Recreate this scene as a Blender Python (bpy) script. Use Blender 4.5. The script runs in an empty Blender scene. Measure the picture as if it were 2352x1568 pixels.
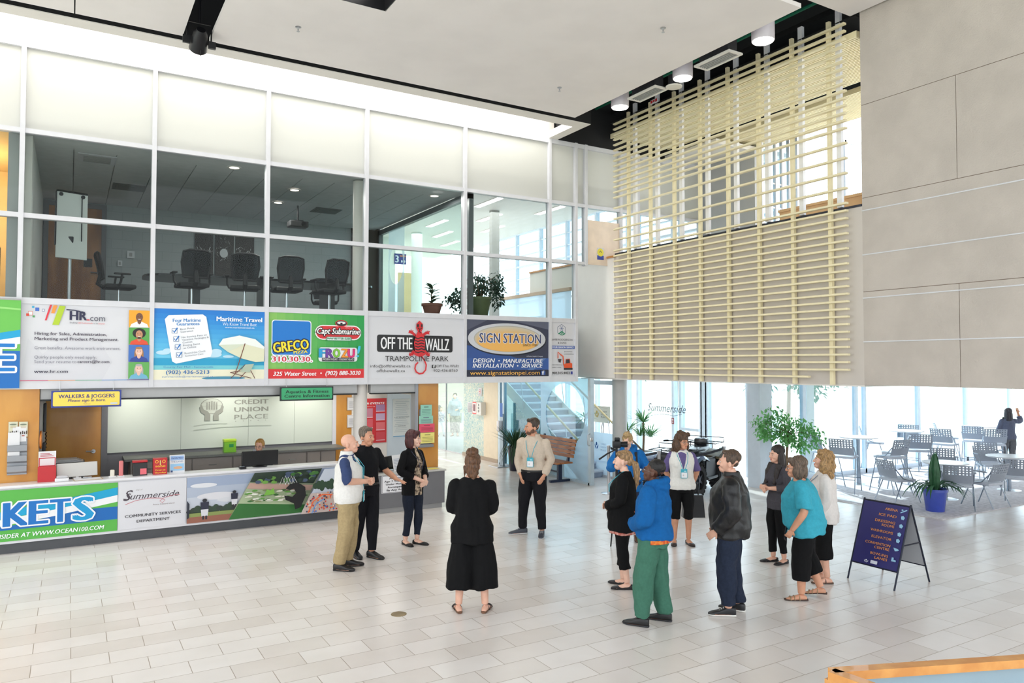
import bpy, bmesh, math, random
from mathutils import Vector, Matrix, noise
random.seed(7)
S = bpy.context.scene
COL = S.collection
# ---------------------------------------------------------------- camera
F_PX, PITCH, ROLL, YAW, CAM_H = 1707.94, 0.029884, 0.00094, 0.536872, 2.70
_fw = Vector((math.cos(PITCH)*math.sin(YAW), math.cos(PITCH)*math.cos(YAW), math.sin(PITCH)))
_r = Vector((math.cos(YAW), -math.sin(YAW), 0)); _up = _r.cross(_fw)
R2 = _r*math.cos(ROLL)+_up*math.sin(ROLL); U2 = -_r*math.sin(ROLL)+_up*math.cos(ROLL)
CAM = Vector((0, 0, CAM_H))
cd = bpy.data.cameras.new('camera'); cam = bpy.data.objects.new('camera', cd); COL.objects.link(cam)
cd.sensor_width = 36.0; cd.lens = F_PX/2352*36.0; cd.clip_end = 300; cd.clip_start = 0.05
m = Matrix.Identity(4)
for i in range(3):
    m[i][0] = R2[i]; m[i][1] = U2[i]; m[i][2] = -_fw[i]; m[i][3] = CAM[i]
cam.matrix_world = m
S.camera = cam
# ---------------------------------------------------------------- world, sun, exposure
S.view_settings.view_transform = 'Standard'; S.view_settings.look = 'None'
S.view_settings.gamma = 1.0; S.view_settings.use_curve_mapping = False
S.view_settings.exposure = 0.10
S.cycles.use_denoising = True
S.cycles.max_bounces = 7; S.cycles.diffuse_bounces = 4; S.cycles.glossy_bounces = 3
S.cycles.transmission_bounces = 4; S.cycles.transparent_max_bounces = 12
S.cycles.caustics_reflective = False; S.cycles.caustics_refractive = False
S.cycles.sample_clamp_indirect = 6.0
S.cycles.use_adaptive_sampling = True; S.cycles.adaptive_threshold = 0.02
w = bpy.data.worlds.new('sky'); S.world = w; w.use_nodes = True
bg = w.node_tree.nodes['Background']; bg.inputs[0].default_value = (0.91, 0.955, 1.0, 1)
_n = w.node_tree.nodes; _l = w.node_tree.links            # bright hazy sky, stronger on the sun side
_tc = _n.new('ShaderNodeTexCoord'); _dp = _n.new('ShaderNodeVectorMath'); _dp.operation = 'DOT_PRODUCT'; _dp.inputs[1].default_value = (0.62, 0.75, 0.22)
_mr = _n.new('ShaderNodeMapRange'); _mr.inputs[1].default_value = -0.1; _mr.inputs[2].default_value = 0.9; _mr.inputs[3].default_value = 2.5; _mr.inputs[4].default_value = 5.2; _mr.clamp = True
_l.new(_tc.outputs['Generated'], _dp.inputs[0]); _l.new(_dp.outputs['Value'], _mr.inputs[0]); _l.new(_mr.outputs[0], bg.inputs[1])
def lamp(name, kind, loc, energy, color=(1, 1, 1), size=1.0, size_y=None, target=None):
    l = bpy.data.lights.new(name, kind); l.energy = energy; l.color = color
    if kind == 'AREA':
        l.size = size
        if size_y: l.shape = 'RECTANGLE'; l.size_y = size_y
    if kind == 'SUN': l.angle = math.radians(size)
    if kind in ('POINT', 'SPOT'): l.shadow_soft_size = size
    if kind == 'SPOT': l.spot_blend = 1.0; l.spot_size = math.radians(95)
    o = bpy.data.objects.new(name, l); COL.objects.link(o); o.location = loc
    if target is not None:
        o.rotation_euler = (Vector(target)-Vector(loc)).to_track_quat('-Z', 'Y').to_euler()
    return o
lamp('sun', 'SUN', (18, 20, 15), 6.0, (1.0, 0.97, 0.92), 1.0, target=(18-1.6, 20-5.0, 15-4.3))
# ---------------------------------------------------------------- pixel -> place helpers (photo pixels, 2352 x 1568)
def ray(x, y): return _fw + R2*((x-1176)/F_PX) - U2*((y-784)/F_PX)
def ground(x, y, z=0.0):
    d = ray(x, y); return CAM + d*((z-CAM_H)/d.z)
def atY(x, y, Y):
    d = ray(x, y); return CAM + d*(Y/d.y)
def atX(x, y, X):
    d = ray(x, y); return CAM + d*(X/d.x)
# ---------------------------------------------------------------- colours and materials
def lin(c):
    c = c/255.0
    return c/12.92 if c <= 0.04045 else ((c+0.055)/1.055)**2.4
def rgb(c): return (lin(c[0]), lin(c[1]), lin(c[2]), 1.0)
MATS = {}
def mat(name, c=(200, 200, 200), rough=0.6, metal=0.0, noise_amt=0.0, noise_scale=8.0, bump=0.0, bump_scale=60.0, stretch=(1, 1, 1), spec=0.5, c2=None, coat=0.0, emit=0.0, transl=0.0):
    if name in MATS: return MATS[name]
    m = bpy.data.materials.new(name); MATS[name] = m; m.use_nodes = True
    nt = m.node_tree; b = nt.nodes['Principled BSDF']
    b.inputs['Base Color'].default_value = rgb(c); b.inputs['Roughness'].default_value = rough
    b.inputs['Metallic'].default_value = metal; b.inputs['Specular IOR Level'].default_value = spec
    if coat: b.inputs['Coat Weight'].default_value = coat
    if emit:
        b.inputs['Emission Color'].default_value = rgb(c); b.inputs['Emission Strength'].default_value = emit
    if noise_amt or bump or c2:
        tc = nt.nodes.new('ShaderNodeTexCoord'); mp = nt.nodes.new('ShaderNodeMapping')
        mp.inputs['Scale'].default_value = stretch
        nt.links.new(tc.outputs['Object'], mp.inputs['Vector'])
    if noise_amt or c2:
        n = nt.nodes.new('ShaderNodeTexNoise'); n.inputs['Scale'].default_value = noise_scale; n.inputs['Detail'].default_value = 6
        nt.links.new(mp.outputs[0], n.inputs['Vector'])
        mx = nt.nodes.new('ShaderNodeMix'); mx.data_type = 'RGBA'
        a = rgb(c); k = noise_amt
        if c2: A, B = a, rgb(c2)
        else: A, B = tuple(v*(1-k) for v in a[:3])+(1,), tuple(min(1, v*(1+k)) for v in a[:3])+(1,)
        mx.inputs[6].default_value = A; mx.inputs[7].default_value = B
        rp = nt.nodes.new('ShaderNodeValToRGB'); rp.color_ramp.elements[0].position = 0.38; rp.color_ramp.elements[1].position = 0.62
        nt.links.new(n.outputs['Fac'], rp.inputs['Fac']); nt.links.new(rp.outputs['Color'], mx.inputs[0])
        nt.links.new(mx.outputs[2], b.inputs['Base Color'])
    if bump:
        n2 = nt.nodes.new('ShaderNodeTexNoise'); n2.inputs['Scale'].default_value = bump_scale; n2.inputs['Detail'].default_value = 4
        nt.links.new(mp.outputs[0], n2.inputs['Vector'])
        bp = nt.nodes.new('ShaderNodeBump'); bp.inputs['Strength'].default_value = bump; bp.inputs['Distance'].default_value = 0.01
        nt.links.new(n2.outputs['Fac'], bp.inputs['Height']); nt.links.new(bp.outputs[0], b.inputs['Normal'])
    if transl:
        tr = nt.nodes.new('ShaderNodeBsdfTranslucent'); tr.inputs[0].default_value = rgb(c)
        ms = nt.nodes.new('ShaderNodeMixShader'); ms.inputs[0].default_value = transl
        out = nt.nodes['Material Output']
        nt.links.new(b.outputs[0], ms.inputs[1]); nt.links.new(tr.outputs[0], ms.inputs[2]); nt.links.new(ms.outputs[0], out.inputs[0])
    return m
def glow(name, c, strength):
    if name in MATS: return MATS[name]
    m = bpy.data.materials.new(name); MATS[name] = m; m.use_nodes = True; nt = m.node_tree
    nt.nodes.remove(nt.nodes['Principled BSDF']); e = nt.nodes.new('ShaderNodeEmission')
    e.inputs[0].default_value = rgb(c); e.inputs[1].default_value = strength
    nt.links.new(e.outputs[0], nt.nodes['Material Output'].inputs[0]); return m
def glass(name, tint=(225, 232, 228), refl=0.05, haze=0.0, hazec=(225, 232, 238)):
    if name in MATS: return MATS[name]
    m = bpy.data.materials.new(name); MATS[name] = m; m.use_nodes = True; nt = m.node_tree
    nt.nodes.remove(nt.nodes['Principled BSDF'])
    t = nt.nodes.new('ShaderNodeBsdfTransparent'); t.inputs[0].default_value = rgb(tint)
    g = nt.nodes.new('ShaderNodeBsdfGlossy'); g.inputs['Roughness'].default_value = 0.02
    lw = nt.nodes.new('ShaderNodeFresnel'); lw.inputs[0].default_value = 1.25
    ms = nt.nodes.new('ShaderNodeMixShader')
    if refl > 0:
        mm = nt.nodes.new('ShaderNodeMath'); mm.operation = 'MULTIPLY'; mm.inputs[1].default_value = refl/0.0125
        nt.links.new(lw.outputs[0], mm.inputs[0]); mm.use_clamp = True
        m3 = nt.nodes.new('ShaderNodeMath'); m3.operation = 'MINIMUM'; m3.inputs[1].default_value = refl*2.5; nt.links.new(mm.outputs[0], m3.inputs[0]); nt.links.new(m3.outputs[0], ms.inputs[0])
    else: ms.inputs[0].default_value = 0
    nt.links.new(t.outputs[0], ms.inputs[1]); nt.links.new(g.outputs[0], ms.inputs[2])
    last = ms
    if haze:
        d = nt.nodes.new('ShaderNodeBsdfDiffuse'); d.inputs[0].default_value = rgb(hazec)
        tl = nt.nodes.new('ShaderNodeBsdfTranslucent'); tl.inputs[0].default_value = rgb(hazec)
        m1 = nt.nodes.new('ShaderNodeMixShader'); m1.inputs[0].default_value = 0.55
        nt.links.new(d.outputs[0], m1.inputs[1]); nt.links.new(tl.outputs[0], m1.inputs[2])
        m2 = nt.nodes.new('ShaderNodeMixShader'); m2.inputs[0].default_value = haze
        nt.links.new(ms.outputs[0], m2.inputs[1]); nt.links.new(m1.outputs[0], m2.inputs[2]); last = m2
    nt.links.new(last.outputs[0], nt.nodes['Material Output'].inputs[0]); return m
def wood(name, c1, c2, rough=0.4, stretch=(14, 14, 1.2), sc=2.0):
    if name in MATS: return MATS[name]
    return mat(name, c1, rough, c2=c2, noise_scale=sc, stretch=stretch, coat=0.15)
# ---------------------------------------------------------------- mesh builder
class MB:
    def __init__(s): s.v = []; s.f = []; s.m = []; s.mi = 0
    def add(s, vs, fs):
        o = len(s.v); s.v += [tuple(v) for v in vs]; s.f += [tuple(i+o for i in f) for f in fs]; s.m += [s.mi]*len(fs); return s
    def box(s, lo, hi, M=None):
        x0, y0, z0 = lo; x1, y1, z1 = hi
        vs = [Vector(p) for p in ((x0,y0,z0),(x1,y0,z0),(x1,y1,z0),(x0,y1,z0),(x0,y0,z1),(x1,y0,z1),(x1,y1,z1),(x0,y1,z1))]
        if M is not None: vs = [M @ v for v in vs]
        return s.add(vs, ((3,2,1,0),(4,5,6,7),(0,1,5,4),(1,2,6,5),(2,3,7,6),(3,0,4,7)))
    def cbox(s, c, d, M=None):
        return s.box((c[0]-d[0]/2, c[1]-d[1]/2, c[2]-d[2]/2), (c[0]+d[0]/2, c[1]+d[1]/2, c[2]+d[2]/2), M)
    def bbox(s, lo, hi, b=0.01, M=None, seg=2):
        bm = bmesh.new(); bmesh.ops.create_cube(bm, size=1)
        for v in bm.verts: v.co = Vector(((lo[i]+hi[i])/2 + v.co[i]*(hi[i]-lo[i]) for i in range(3)))
        bmesh.ops.bevel(bm, geom=list(bm.edges), offset=b, segments=seg, profile=0.5, affect='EDGES')
        bm.verts.index_update()
        vs = [v.co.copy() for v in bm.verts]
        if M is not None: vs = [M @ v for v in vs]
        s.add(vs, [[v.index for v in f.verts] for f in bm.faces]); bm.free(); return s
    def ring(s, c, ax, ay, n): return [c + ax*math.cos(2*math.pi*i/n) + ay*math.sin(2*math.pi*i/n) for i in range(n)]
    def loft(s, rings, cap=True):
        n = len(rings[0]); vs = [v for r in rings for v in r]; fs = []
        for k in range(len(rings)-1):
            for i in range(n):
                j = (i+1) % n; fs.append((k*n+i, k*n+j, (k+1)*n+j, (k+1)*n+i))
        if cap: fs.append(tuple(reversed(range(n)))); fs.append(tuple((len(rings)-1)*n+i for i in range(n)))
        return s.add(vs, fs)
    def tube(s, pts, r, n=8, cap=True, ref=None):
        pts = [Vector(p) for p in pts]; R = r if isinstance(r, (list, tuple)) and not (len(r) == 2 and len(pts) > 2) else [r]*len(pts)
        rings = []; prev = None
        for i, p in enumerate(pts):
            t = (pts[min(i+1, len(pts)-1)]-pts[max(i-1, 0)]).normalized()
            if prev is None:
                a = Vector((0, 0, 1)) if abs(t.z) < 0.9 else Vector((1, 0, 0))
                ax = t.cross(a).normalized()
            else:
                ax = (prev - t*prev.dot(t))
                ax = ax.normalized() if ax.length > 1e-6 else t.orthogonal().normalized()
            prev = ax; ay = t.cross(ax)
            rr = R[i]
            if isinstance(rr, (tuple, list)): rings.append(s.ring(p, ax*rr[0], ay*rr[1], n))
            else: rings.append(s.ring(p, ax*rr, ay*rr, n))
        return s.loft(rings, cap)
    def cyl(s, p0, p1, r, n=16, r1=None): return s.tube([p0, p1], [r, r if r1 is None else r1], n)
    def lathe(s, prof, c=(0, 0, 0), n=24, cap=True):
        c = Vector(c); rings = [[c+Vector((r*math.cos(2*math.pi*i/n), r*math.sin(2*math.pi*i/n), z)) for i in range(n)] for r, z in prof]
        return s.loft(rings, cap)
    def ell(s, c, r, M=None, n=14, k=9):
        vs = []; fs = []; c = Vector(c)
        for a in range(k+1):
            th = math.pi*a/k
            for b in range(n):
                ph = 2*math.pi*b/n
                p = Vector((r[0]*math.sin(th)*math.cos(ph), r[1]*math.sin(th)*math.sin(ph), r[2]*math.cos(th)))
                vs.append(c + (M @ p if M is not None else p))
        for a in range(k):
            for b in range(n):
                q = (b+1) % n
                if a == 0: fs.append((b, n+b, n+q))
                elif a == k-1: fs.append((a*n+b, (a+1)*n+b, a*n+q))
                else: fs.append((a*n+b, (a+1)*n+b, (a+1)*n+q, a*n+q))
        return s.add(vs, fs)
    def prism(s, poly, d, M=None):
        n = len(poly); vs = [Vector(p) for p in poly]; d = Vector(d); vs += [v+d for v in vs]
        if M is not None: vs = [M @ v for v in vs]
        return s.add(vs, [tuple(reversed(range(n))), tuple(range(n, 2*n))]+[(i, (i+1) % n, n+(i+1) % n, n+i) for i in range(n)])
    def quad(s, *vs): return s.add(vs, [tuple(range(len(vs)))])
    def mesh(s, name, mats, smooth=False):
        me = bpy.data.meshes.new(name); me.from_pydata([tuple(v) for v in s.v], [], s.f)
        for mm in (mats if isinstance(mats, (list, tuple)) else [mats]): me.materials.append(mm)
        me.polygons.foreach_set('material_index', s.m)
        bm = bmesh.new(); bm.from_mesh(me)
        bmesh.ops.recalc_face_normals(bm, faces=bm.faces); bm.to_mesh(me); bm.free()
        if smooth:
            me.polygons.foreach_set('use_smooth', [True]*len(me.polygons))
            try: me.set_sharp_from_angle(angle=math.radians(40))
            except Exception: pass
        me.update(); return me
    def build(s, name, mats, parent=None, smooth=False, M=None, label=None):
        o = bpy.data.objects.new(name, s.mesh(name, mats, smooth)); COL.objects.link(o)
        if parent is not None: o.parent = parent
        if M is not None: o.matrix_local = M
        if label: o['label'] = label
        return o
def tag(o, label=None, cat=None, group=None, kind=None):
    if label: o['label'] = label
    if cat: o['category'] = cat
    if group: o['group'] = group
    if kind: o['kind'] = kind
    return o
def thing(name, label, cat, loc=(0, 0, 0), rz=0.0, group=None):
    o = bpy.data.objects.new(name, None); COL.objects.link(o); o.empty_display_size = 0.1
    o.location = loc; o.rotation_euler = (0, 0, rz); return tag(o, label, cat, group)
def struct(name, mb, mats, smooth=False): return tag(mb.build(name, mats, smooth=smooth), kind='structure')
def kids(o): return [c for c in bpy.data.objects if c.parent is o]
def dup(root, loc, rz, label, group=None):
    r = root.copy(); COL.objects.link(r); r.location = loc; r.rotation_euler = (0, 0, rz); r['label'] = label
    if group: r['group'] = group
    for ch in kids(root):
        c = ch.copy(); COL.objects.link(c); c.parent = r
        for g in kids(ch):
            d = g.copy(); COL.objects.link(d); d.parent = c
    return r
# ---------------------------------------------------------------- printed artwork: coloured shapes and lettering in one mesh
_fontcache = {}
def text_mesh(txt, shear=0.0, bold=0.0, spacing=1.0):
    k = (txt, shear, bold, spacing)
    if k in _fontcache: return _fontcache[k]
    cu = bpy.data.curves.new('t', 'FONT'); cu.body = txt; cu.size = 1.0; cu.shear = shear; cu.offset = bold; cu.space_character = spacing
    cu.resolution_u = 2; cu.fill_mode = 'FRONT'
    ob = bpy.data.objects.new('t', cu); COL.objects.link(ob)
    dg = bpy.context.evaluated_depsgraph_get(); me = bpy.data.meshes.new_from_object(ob.evaluated_get(dg))
    vs = [v.co.copy() for v in me.vertices]; fs = [tuple(p.vertices) for p in me.polygons]
    bpy.data.objects.remove(ob); bpy.data.curves.remove(cu); bpy.data.meshes.remove(me)
    _fontcache[k] = (vs, fs); return vs, fs
class Art:
    """flat print on a w x h panel; u to the right, v up, layers a fraction of a millimetre apart"""
    def __init__(s, w, h, layer=0.0012): s.w = w; s.h = h; s.mb = MB(); s.cols = []; s.L = 0; s.layer = layer
    def mi(s, c, emit=0):
        if c not in s.cols: s.cols.append(c)
        s.mb.mi = s.cols.index(c)
    def poly(s, pts, c, up=True):
        s.mi(c)
        if up: s.L += 1
        s.mb.add([(x*s.w, y*s.h, s.L*s.layer) for x, y in pts], [tuple(range(len(pts)))]); return s
    def rect(s, x0, y0, x1, y1, c): return s.poly([(x0, y0), (x1, y0), (x1, y1), (x0, y1)], c)
    def ell(s, x, y, rx, ry, c, n=28, a0=0, a1=360):
        return s.poly([(x+rx*math.cos(math.radians(a0+(a1-a0)*i/n)), y+ry*math.sin(math.radians(a0+(a1-a0)*i/n))) for i in range(n+(0 if a1-a0 >= 360 else 1))], c)
    def rrect(s, x0, y0, x1, y1, r, c):
        rx, ry = r, r*s.w/s.h; pts = []
        for cx, cy, a in ((x1-rx, y1-ry, 0), (x0+rx, y1-ry, 90), (x0+rx, y0+ry, 180), (x1-rx, y0+ry, 270)):
            for k in range(5):
                t = math.radians(a+k*22.5); pts.append((cx+rx*math.cos(t), cy+ry*math.sin(t)))
        return s.poly(pts, c)
    def stroke(s, pts, wd, c):
        """constant-width line; wd in panel-height units"""
        s.mi(c); s.L += 1; P = [Vector((x*s.w, y*s.h, s.L*s.layer)) for x, y in pts]; hw = wd*s.h/2; vs = []; fs = []
        W = [hw]*len(P)
        for i, p in enumerate(P):
            t = (P[min(i+1, len(P)-1)]-P[max(i-1, 0)]).normalized(); nn = Vector((-t.y, t.x, 0))*W[i]
            vs += [p+nn, p-nn]
            if i: fs.append((2*i-2, 2*i-1, 2*i+1, 2*i))
        s.mb.add(vs, fs); return s
    def text(s, txt, x, y, hgt, c, width=None, align='L', shear=0.0, bold=0.0, rot=0.0, spacing=1.0, up=True):
        """x, y = baseline anchor in panel units; hgt = cap height in panel-height units; width = forced text width in panel-width units"""
        rep = (0,) if bold > .035 or not bold else (-bold*1.3, 0, bold*1.3); vs, fs = text_mesh(txt, shear, bold if bold > .035 else 0.0, spacing); s.mi(c)
        if up: s.L += 1
        xs = [v.x for v in vs] or [0]; x0, x1 = min(xs), max(xs)
        sy = hgt*s.h/0.70; sx = sy if width is None else width*s.w/max(1e-6, x1-x0)
        off = {'L': 0, 'C': -(x1-x0)/2, 'R': -(x1-x0)}[align]
        ca, sa = math.cos(math.radians(rot)), math.sin(math.radians(rot))
        for kk, dxx in enumerate(rep):
            out = []; zz = s.L*s.layer+kk*s.layer*.22
            for v in vs:
                px, py = (v.x-x0+off+dxx)*sx, v.y*sy
                out.append((x*s.w+px*ca-py*sa, y*s.h+px*sa+py*ca, zz))
            s.mb.add(out, fs)
        return s
    def otext(s, txt, x, y, hgt, c, oc, width, r, shear=0.0, bold=0.0, rot=0.0):
        """lettering with a rounded outline of radius r (panel-height units)"""
        L0 = s.layer
        for k in range(14):
            a = 2*math.pi*k/14; s.layer = L0; l = s.L
            s.text(txt, x+r*math.cos(a)*s.h/s.w, y+r*math.sin(a), hgt, oc, width, shear=shear, rot=rot, bold=bold, up=False)
            n = len(text_mesh(txt, shear, 0.0, 1.0)[0])*(3 if bold else 1); s.mb.v[-n:] = [(v[0], v[1], v[2]+L0*(.1+.04*k)) for v in s.mb.v[-n:]]
        s.L += 2
        return s.text(txt, x, y, hgt, c, width, shear=shear, bold=bold, rot=rot)
    def build(s, name, parent, M=None, rough=0.45):
        ms = [mat('print_%d_%d_%d' % c, c, rough) for c in s.cols]
        return s.mb.build(name, ms, parent, M=M)
def face_Y(x, y, z):  # panel origin at lower-left, facing -Y (towards the camera), u along +X
    return Matrix(((1, 0, 0, x), (0, 0, -1, y), (0, 1, 0, z), (0, 0, 0, 1)))
def face_X(x, y, z):  # panel facing -X, u along -Y
    return Matrix(((0, 0, -1, x), (-1, 0, 0, y), (0, 1, 0, z), (0, 0, 0, 1)))
# ================================================================ STRUCTURE
def tile_mat():
    m = bpy.data.materials.new('floor_tile'); m.use_nodes = True; nt = m.node_tree; b = nt.nodes['Principled BSDF']
    tc = nt.nodes.new('ShaderNodeTexCoord'); mp = nt.nodes.new('ShaderNodeMapping'); mp.inputs['Location'].default_value = (-0.665+0.3048, -7.374, 0)
    br = nt.nodes.new('ShaderNodeTexBrick'); br.offset = 0.5; br.offset_frequency = 2; br.squash = 1
    for k, v in (('Scale', 1.0), ('Mortar Size', 0.0035), ('Mortar Smooth', 0.1), ('Bias', -0.2), ('Brick Width', 0.6096), ('Row Height', 0.3048)): br.inputs[k].default_value = v
    br.inputs['Color1'].default_value = rgb((237, 232, 229)); br.inputs['Color2'].default_value = rgb((223, 215, 209)); br.inputs['Mortar'].default_value = rgb((158, 146, 134))
    nt.links.new(tc.outputs['Object'], mp.inputs[0]); nt.links.new(mp.outputs[0], br.inputs['Vector'])
    n = nt.nodes.new('ShaderNodeTexNoise'); n.inputs['Scale'].default_value = 1.3; n.inputs['Detail'].default_value = 8
    nt.links.new(tc.outputs['Object'], n.inputs['Vector'])
    mx = nt.nodes.new('ShaderNodeMix'); mx.data_type = 'RGBA'; mx.blend_type = 'MULTIPLY'; mx.inputs[0].default_value = 0.35
    cr = nt.nodes.new('ShaderNodeValToRGB'); cr.color_ramp.elements[0].position = 0.3; cr.color_ramp.elements[0].color = (0.78, 0.74, 0.70, 1); cr.color_ramp.elements[1].position = 0.65
    nt.links.new(n.outputs['Fac'], cr.inputs[0]); nt.links.new(br.outputs['Color'], mx.inputs[6]); nt.links.new(cr.outputs[0], mx.inputs[7])
    nt.links.new(mx.outputs[2], b.inputs['Base Color'])
    mr = nt.nodes.new('ShaderNodeMapRange'); mr.inputs[3].default_value = 0.25; mr.inputs[4].default_value = 0.55
    nt.links.new(br.outputs['Fac'], mr.inputs[0]); nt.links.new(mr.outputs[0], b.inputs['Roughness']); b.inputs['Specular IOR Level'].default_value = 0.7
    bp = nt.nodes.new('ShaderNodeBump'); bp.inputs['Strength'].default_value = 0.25; bp.inputs['Distance'].default_value = 0.004; bp.invert = True
    nt.links.new(br.outputs['Fac'], bp.inputs['Height']); nt.links.new(bp.outputs[0], b.inputs['Normal'])
    return m
def mosaic_mat():
    m = bpy.data.materials.new('mosaic_tile'); m.use_nodes = True; nt = m.node_tree; b = nt.nodes['Principled BSDF']
    tc = nt.nodes.new('ShaderNodeTexCoord'); vo = nt.nodes.new('ShaderNodeTexVoronoi'); vo.inputs['Scale'].default_value = 32; vo.distance = 'CHEBYCHEV'
    nt.links.new(tc.outputs['Object'], vo.inputs['Vector'])
    n = nt.nodes.new('ShaderNodeTexNoise'); n.inputs['Scale'].default_value = 0.9; nt.links.new(tc.outputs['Object'], n.inputs['Vector'])
    sp = nt.nodes.new('ShaderNodeSeparateColor'); nt.links.new(vo.outputs['Color'], sp.inputs[0])
    ad = nt.nodes.new('ShaderNodeMath'); ad.operation = 'ADD'; nt.links.new(sp.outputs[0], ad.inputs[0]); nt.links.new(n.outputs['Fac'], ad.inputs[1])
    ml = nt.nodes.new('ShaderNodeMath'); ml.operation = 'MULTIPLY'; ml.inputs[1].default_value = 0.62; nt.links.new(ad.outputs[0], ml.inputs[0])
    cr = nt.nodes.new('ShaderNodeValToRGB'); e = cr.color_ramp.elements; e[0].position = 0.12; e[0].color = rgb((92, 140, 150)); e[1].position = 0.9; e[1].color = rgb((226, 226, 205))
    q = e.new(0.36); q.color = rgb((140, 182, 186)); q = e.new(0.55); q.color = rgb((198, 212, 200)); q = e.new(0.7); q.color = rgb((170, 196, 192))
    nt.links.new(ml.outputs[0], cr.inputs[0]); nt.links.new(cr.outputs[0], b.inputs['Base Color']); b.inputs['Roughness'].default_value = 0.35
    return m
def block_mat(name, c, wd=0.4, ht=0.2, bumps=0.3):
    m = bpy.data.materials.new(name); m.use_nodes = True; nt = m.node_tree; b = nt.nodes['Principled BSDF']
    tc = nt.nodes.new('ShaderNodeTexCoord'); sp = nt.nodes.new('ShaderNodeSeparateXYZ'); cb = nt.nodes.new('ShaderNodeCombineXYZ')
    ad = nt.nodes.new('ShaderNodeMath'); ad.operation = 'ADD'
    nt.links.new(tc.outputs['Object'], sp.inputs[0]); nt.links.new(sp.outputs[0], ad.inputs[0]); nt.links.new(sp.outputs[1], ad.inputs[1])
    nt.links.new(ad.outputs[0], cb.inputs[0]); nt.links.new(sp.outputs[2], cb.inputs[1])
    br = nt.nodes.new('ShaderNodeTexBrick')
    for k, v in (('Scale', 1.0), ('Mortar Size', 0.005), ('Brick Width', wd), ('Row Height', ht)): br.inputs[k].default_value = v
    d = tuple(int(x*0.9) for x in c)
    br.inputs['Color1'].default_value = rgb(c); br.inputs['Color2'].default_value = rgb(tuple(int(x*0.98) for x in c)); br.inputs['Mortar'].default_value = rgb(d)
    nt.links.new(cb.outputs[0], br.inputs['Vector']); nt.links.new(br.outputs['Color'], b.inputs['Base Color']); b.inputs['Roughness'].default_value = 0.7
    return m
WHITE = mat('white_paint', (228, 224, 218), 0.6, noise_amt=0.015, noise_scale=3)
CEIL = mat('ceiling_board', (238, 233, 231), 0.75, noise_amt=0.02, noise_scale=1.5, bump=0.03, bump_scale=300)
FRAME = mat('frame_aluminium', (212, 212, 217), 0.38, 0.0, noise_amt=0.02)
BLACK = mat('black_plenum', (22, 22, 24), 0.8, noise_amt=0.2, noise_scale=2)
DUCT = mat('dark_duct', (58, 58, 62), 0.45, noise_amt=0.15, noise_scale=3)
STONE = mat('stone_panel', (196, 187, 178), 0.85, noise_amt=0.045, noise_scale=2.2, bump=0.55, bump_scale=45)
STONEJ = mat('stone_joint', (128, 108, 92), 0.9, noise_amt=0.1)
BEIGE = mat('beige_wall', (206, 198, 190), 0.7, noise_amt=0.015, noise_scale=2)
GREYW = mat('grey_wall', (176, 178, 180), 0.7, noise_amt=0.02, noise_scale=2)
SLAT = mat('slat_paint', (240, 228, 190), 0.45, noise_amt=0.03, noise_scale=6)
POSTW = mat('post_white', (232, 232, 236), 0.4, noise_amt=0.02)
OAK = wood('oak_trim', (196, 140, 78), (178, 120, 62), 0.35)
BIRCH = mat('birch_panel', (212, 152, 66), 0.35, c2=(196, 132, 50), noise_scale=1.6, stretch=(1.6, 1.6, 0.5), coat=0.2)
FROST = mat('frosted_glass', (211, 211, 206), 0.35, noise_amt=0.01, noise_scale=1.2, transl=0.25)
CLEAR = glass('clear_glass', (232, 236, 235), 0.009)
CLEAR2 = glass('window_glass', (236, 246, 250), 0.02)
FILM = glass('frosted_film', (226, 238, 246), 0.02, haze=0.70, hazec=(236, 243, 249))
STEEL = mat('steel', (190, 192, 196), 0.28, 0.9, noise_amt=0.03)
GREYM = mat('grey_laminate', (112, 112, 116), 0.5, noise_amt=0.02)
DGREY = mat('dark_grey_laminate', (78, 80, 84), 0.5, noise_amt=0.03)
CARPET = mat('carpet', (226, 224, 230), 0.95, noise_amt=0.12, noise_scale=14, bump=0.5, bump_scale=400)
# floor
mb = MB(); mb.box((-9, -5, -0.12), (27, 31, 0.0)); fl = struct('floor', mb, tile_mat())
mb = MB(); mb.box((13.05, 3.0, 0.001), (27, 11.42, 0.012))
mb.v = [(v[0], v[1] if v[1] > 5 else 7.33, v[2]) for v in mb.v]; struct('floor_carpet', mb, CARPET)
mb = MB(); mb.box((-60, -60, -0.3), (140, 140, -0.2)); tag(mb.build('ground', mat('outside_ground', (190, 196, 184), 0.9, noise_amt=0.1, noise_scale=0.2)), kind='structure')
# ---- curtain wall
FX = [-4.14, -2.39, -0.642, 1.108, 2.866, 4.623, 6.642, 8.643, 9.314, 9.579, 10.55, 11.05, 13.0]
ZB, ZS, Z3, Z2, ZT = 2.382, 3.617, 4.870, 6.120, 7.405
mb = MB(); hw = 0.032
for i, x in enumerate(FX):
    z0 = ZB if i <= 8 else Z3 if i == 9 else Z3+0.0
    mb.box((x-hw, 12.94, z0-0.05), (x+hw, 13.08, ZT+0.05))
struct('trim_1', mb, FRAME)
mb = MB()
for z, x1, h in ((ZB, 9.35, 0.06), (ZS, 9.35, 0.045), (Z3, 9.35, 0.035), (Z2, 13.03, 0.035), (ZT, 13.03, 0.045)):
    mb.box((-6, 12.955, z-h), (x1, 13.075, z+h))
mb.box((9.35, 12.955, Z3-0.03), (9.612, 13.075, Z3+0.03))
struct('trim_2', mb, FRAME)
wn = 0
def pane(x0, x1, z0, z1, m, y=13.02):
    global wn
    wn += 1; mb = MB(); mb.box((x0, y-0.006, z0), (x1, y+0.006, z1)); struct('window_%d' % wn, mb, m)
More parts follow.
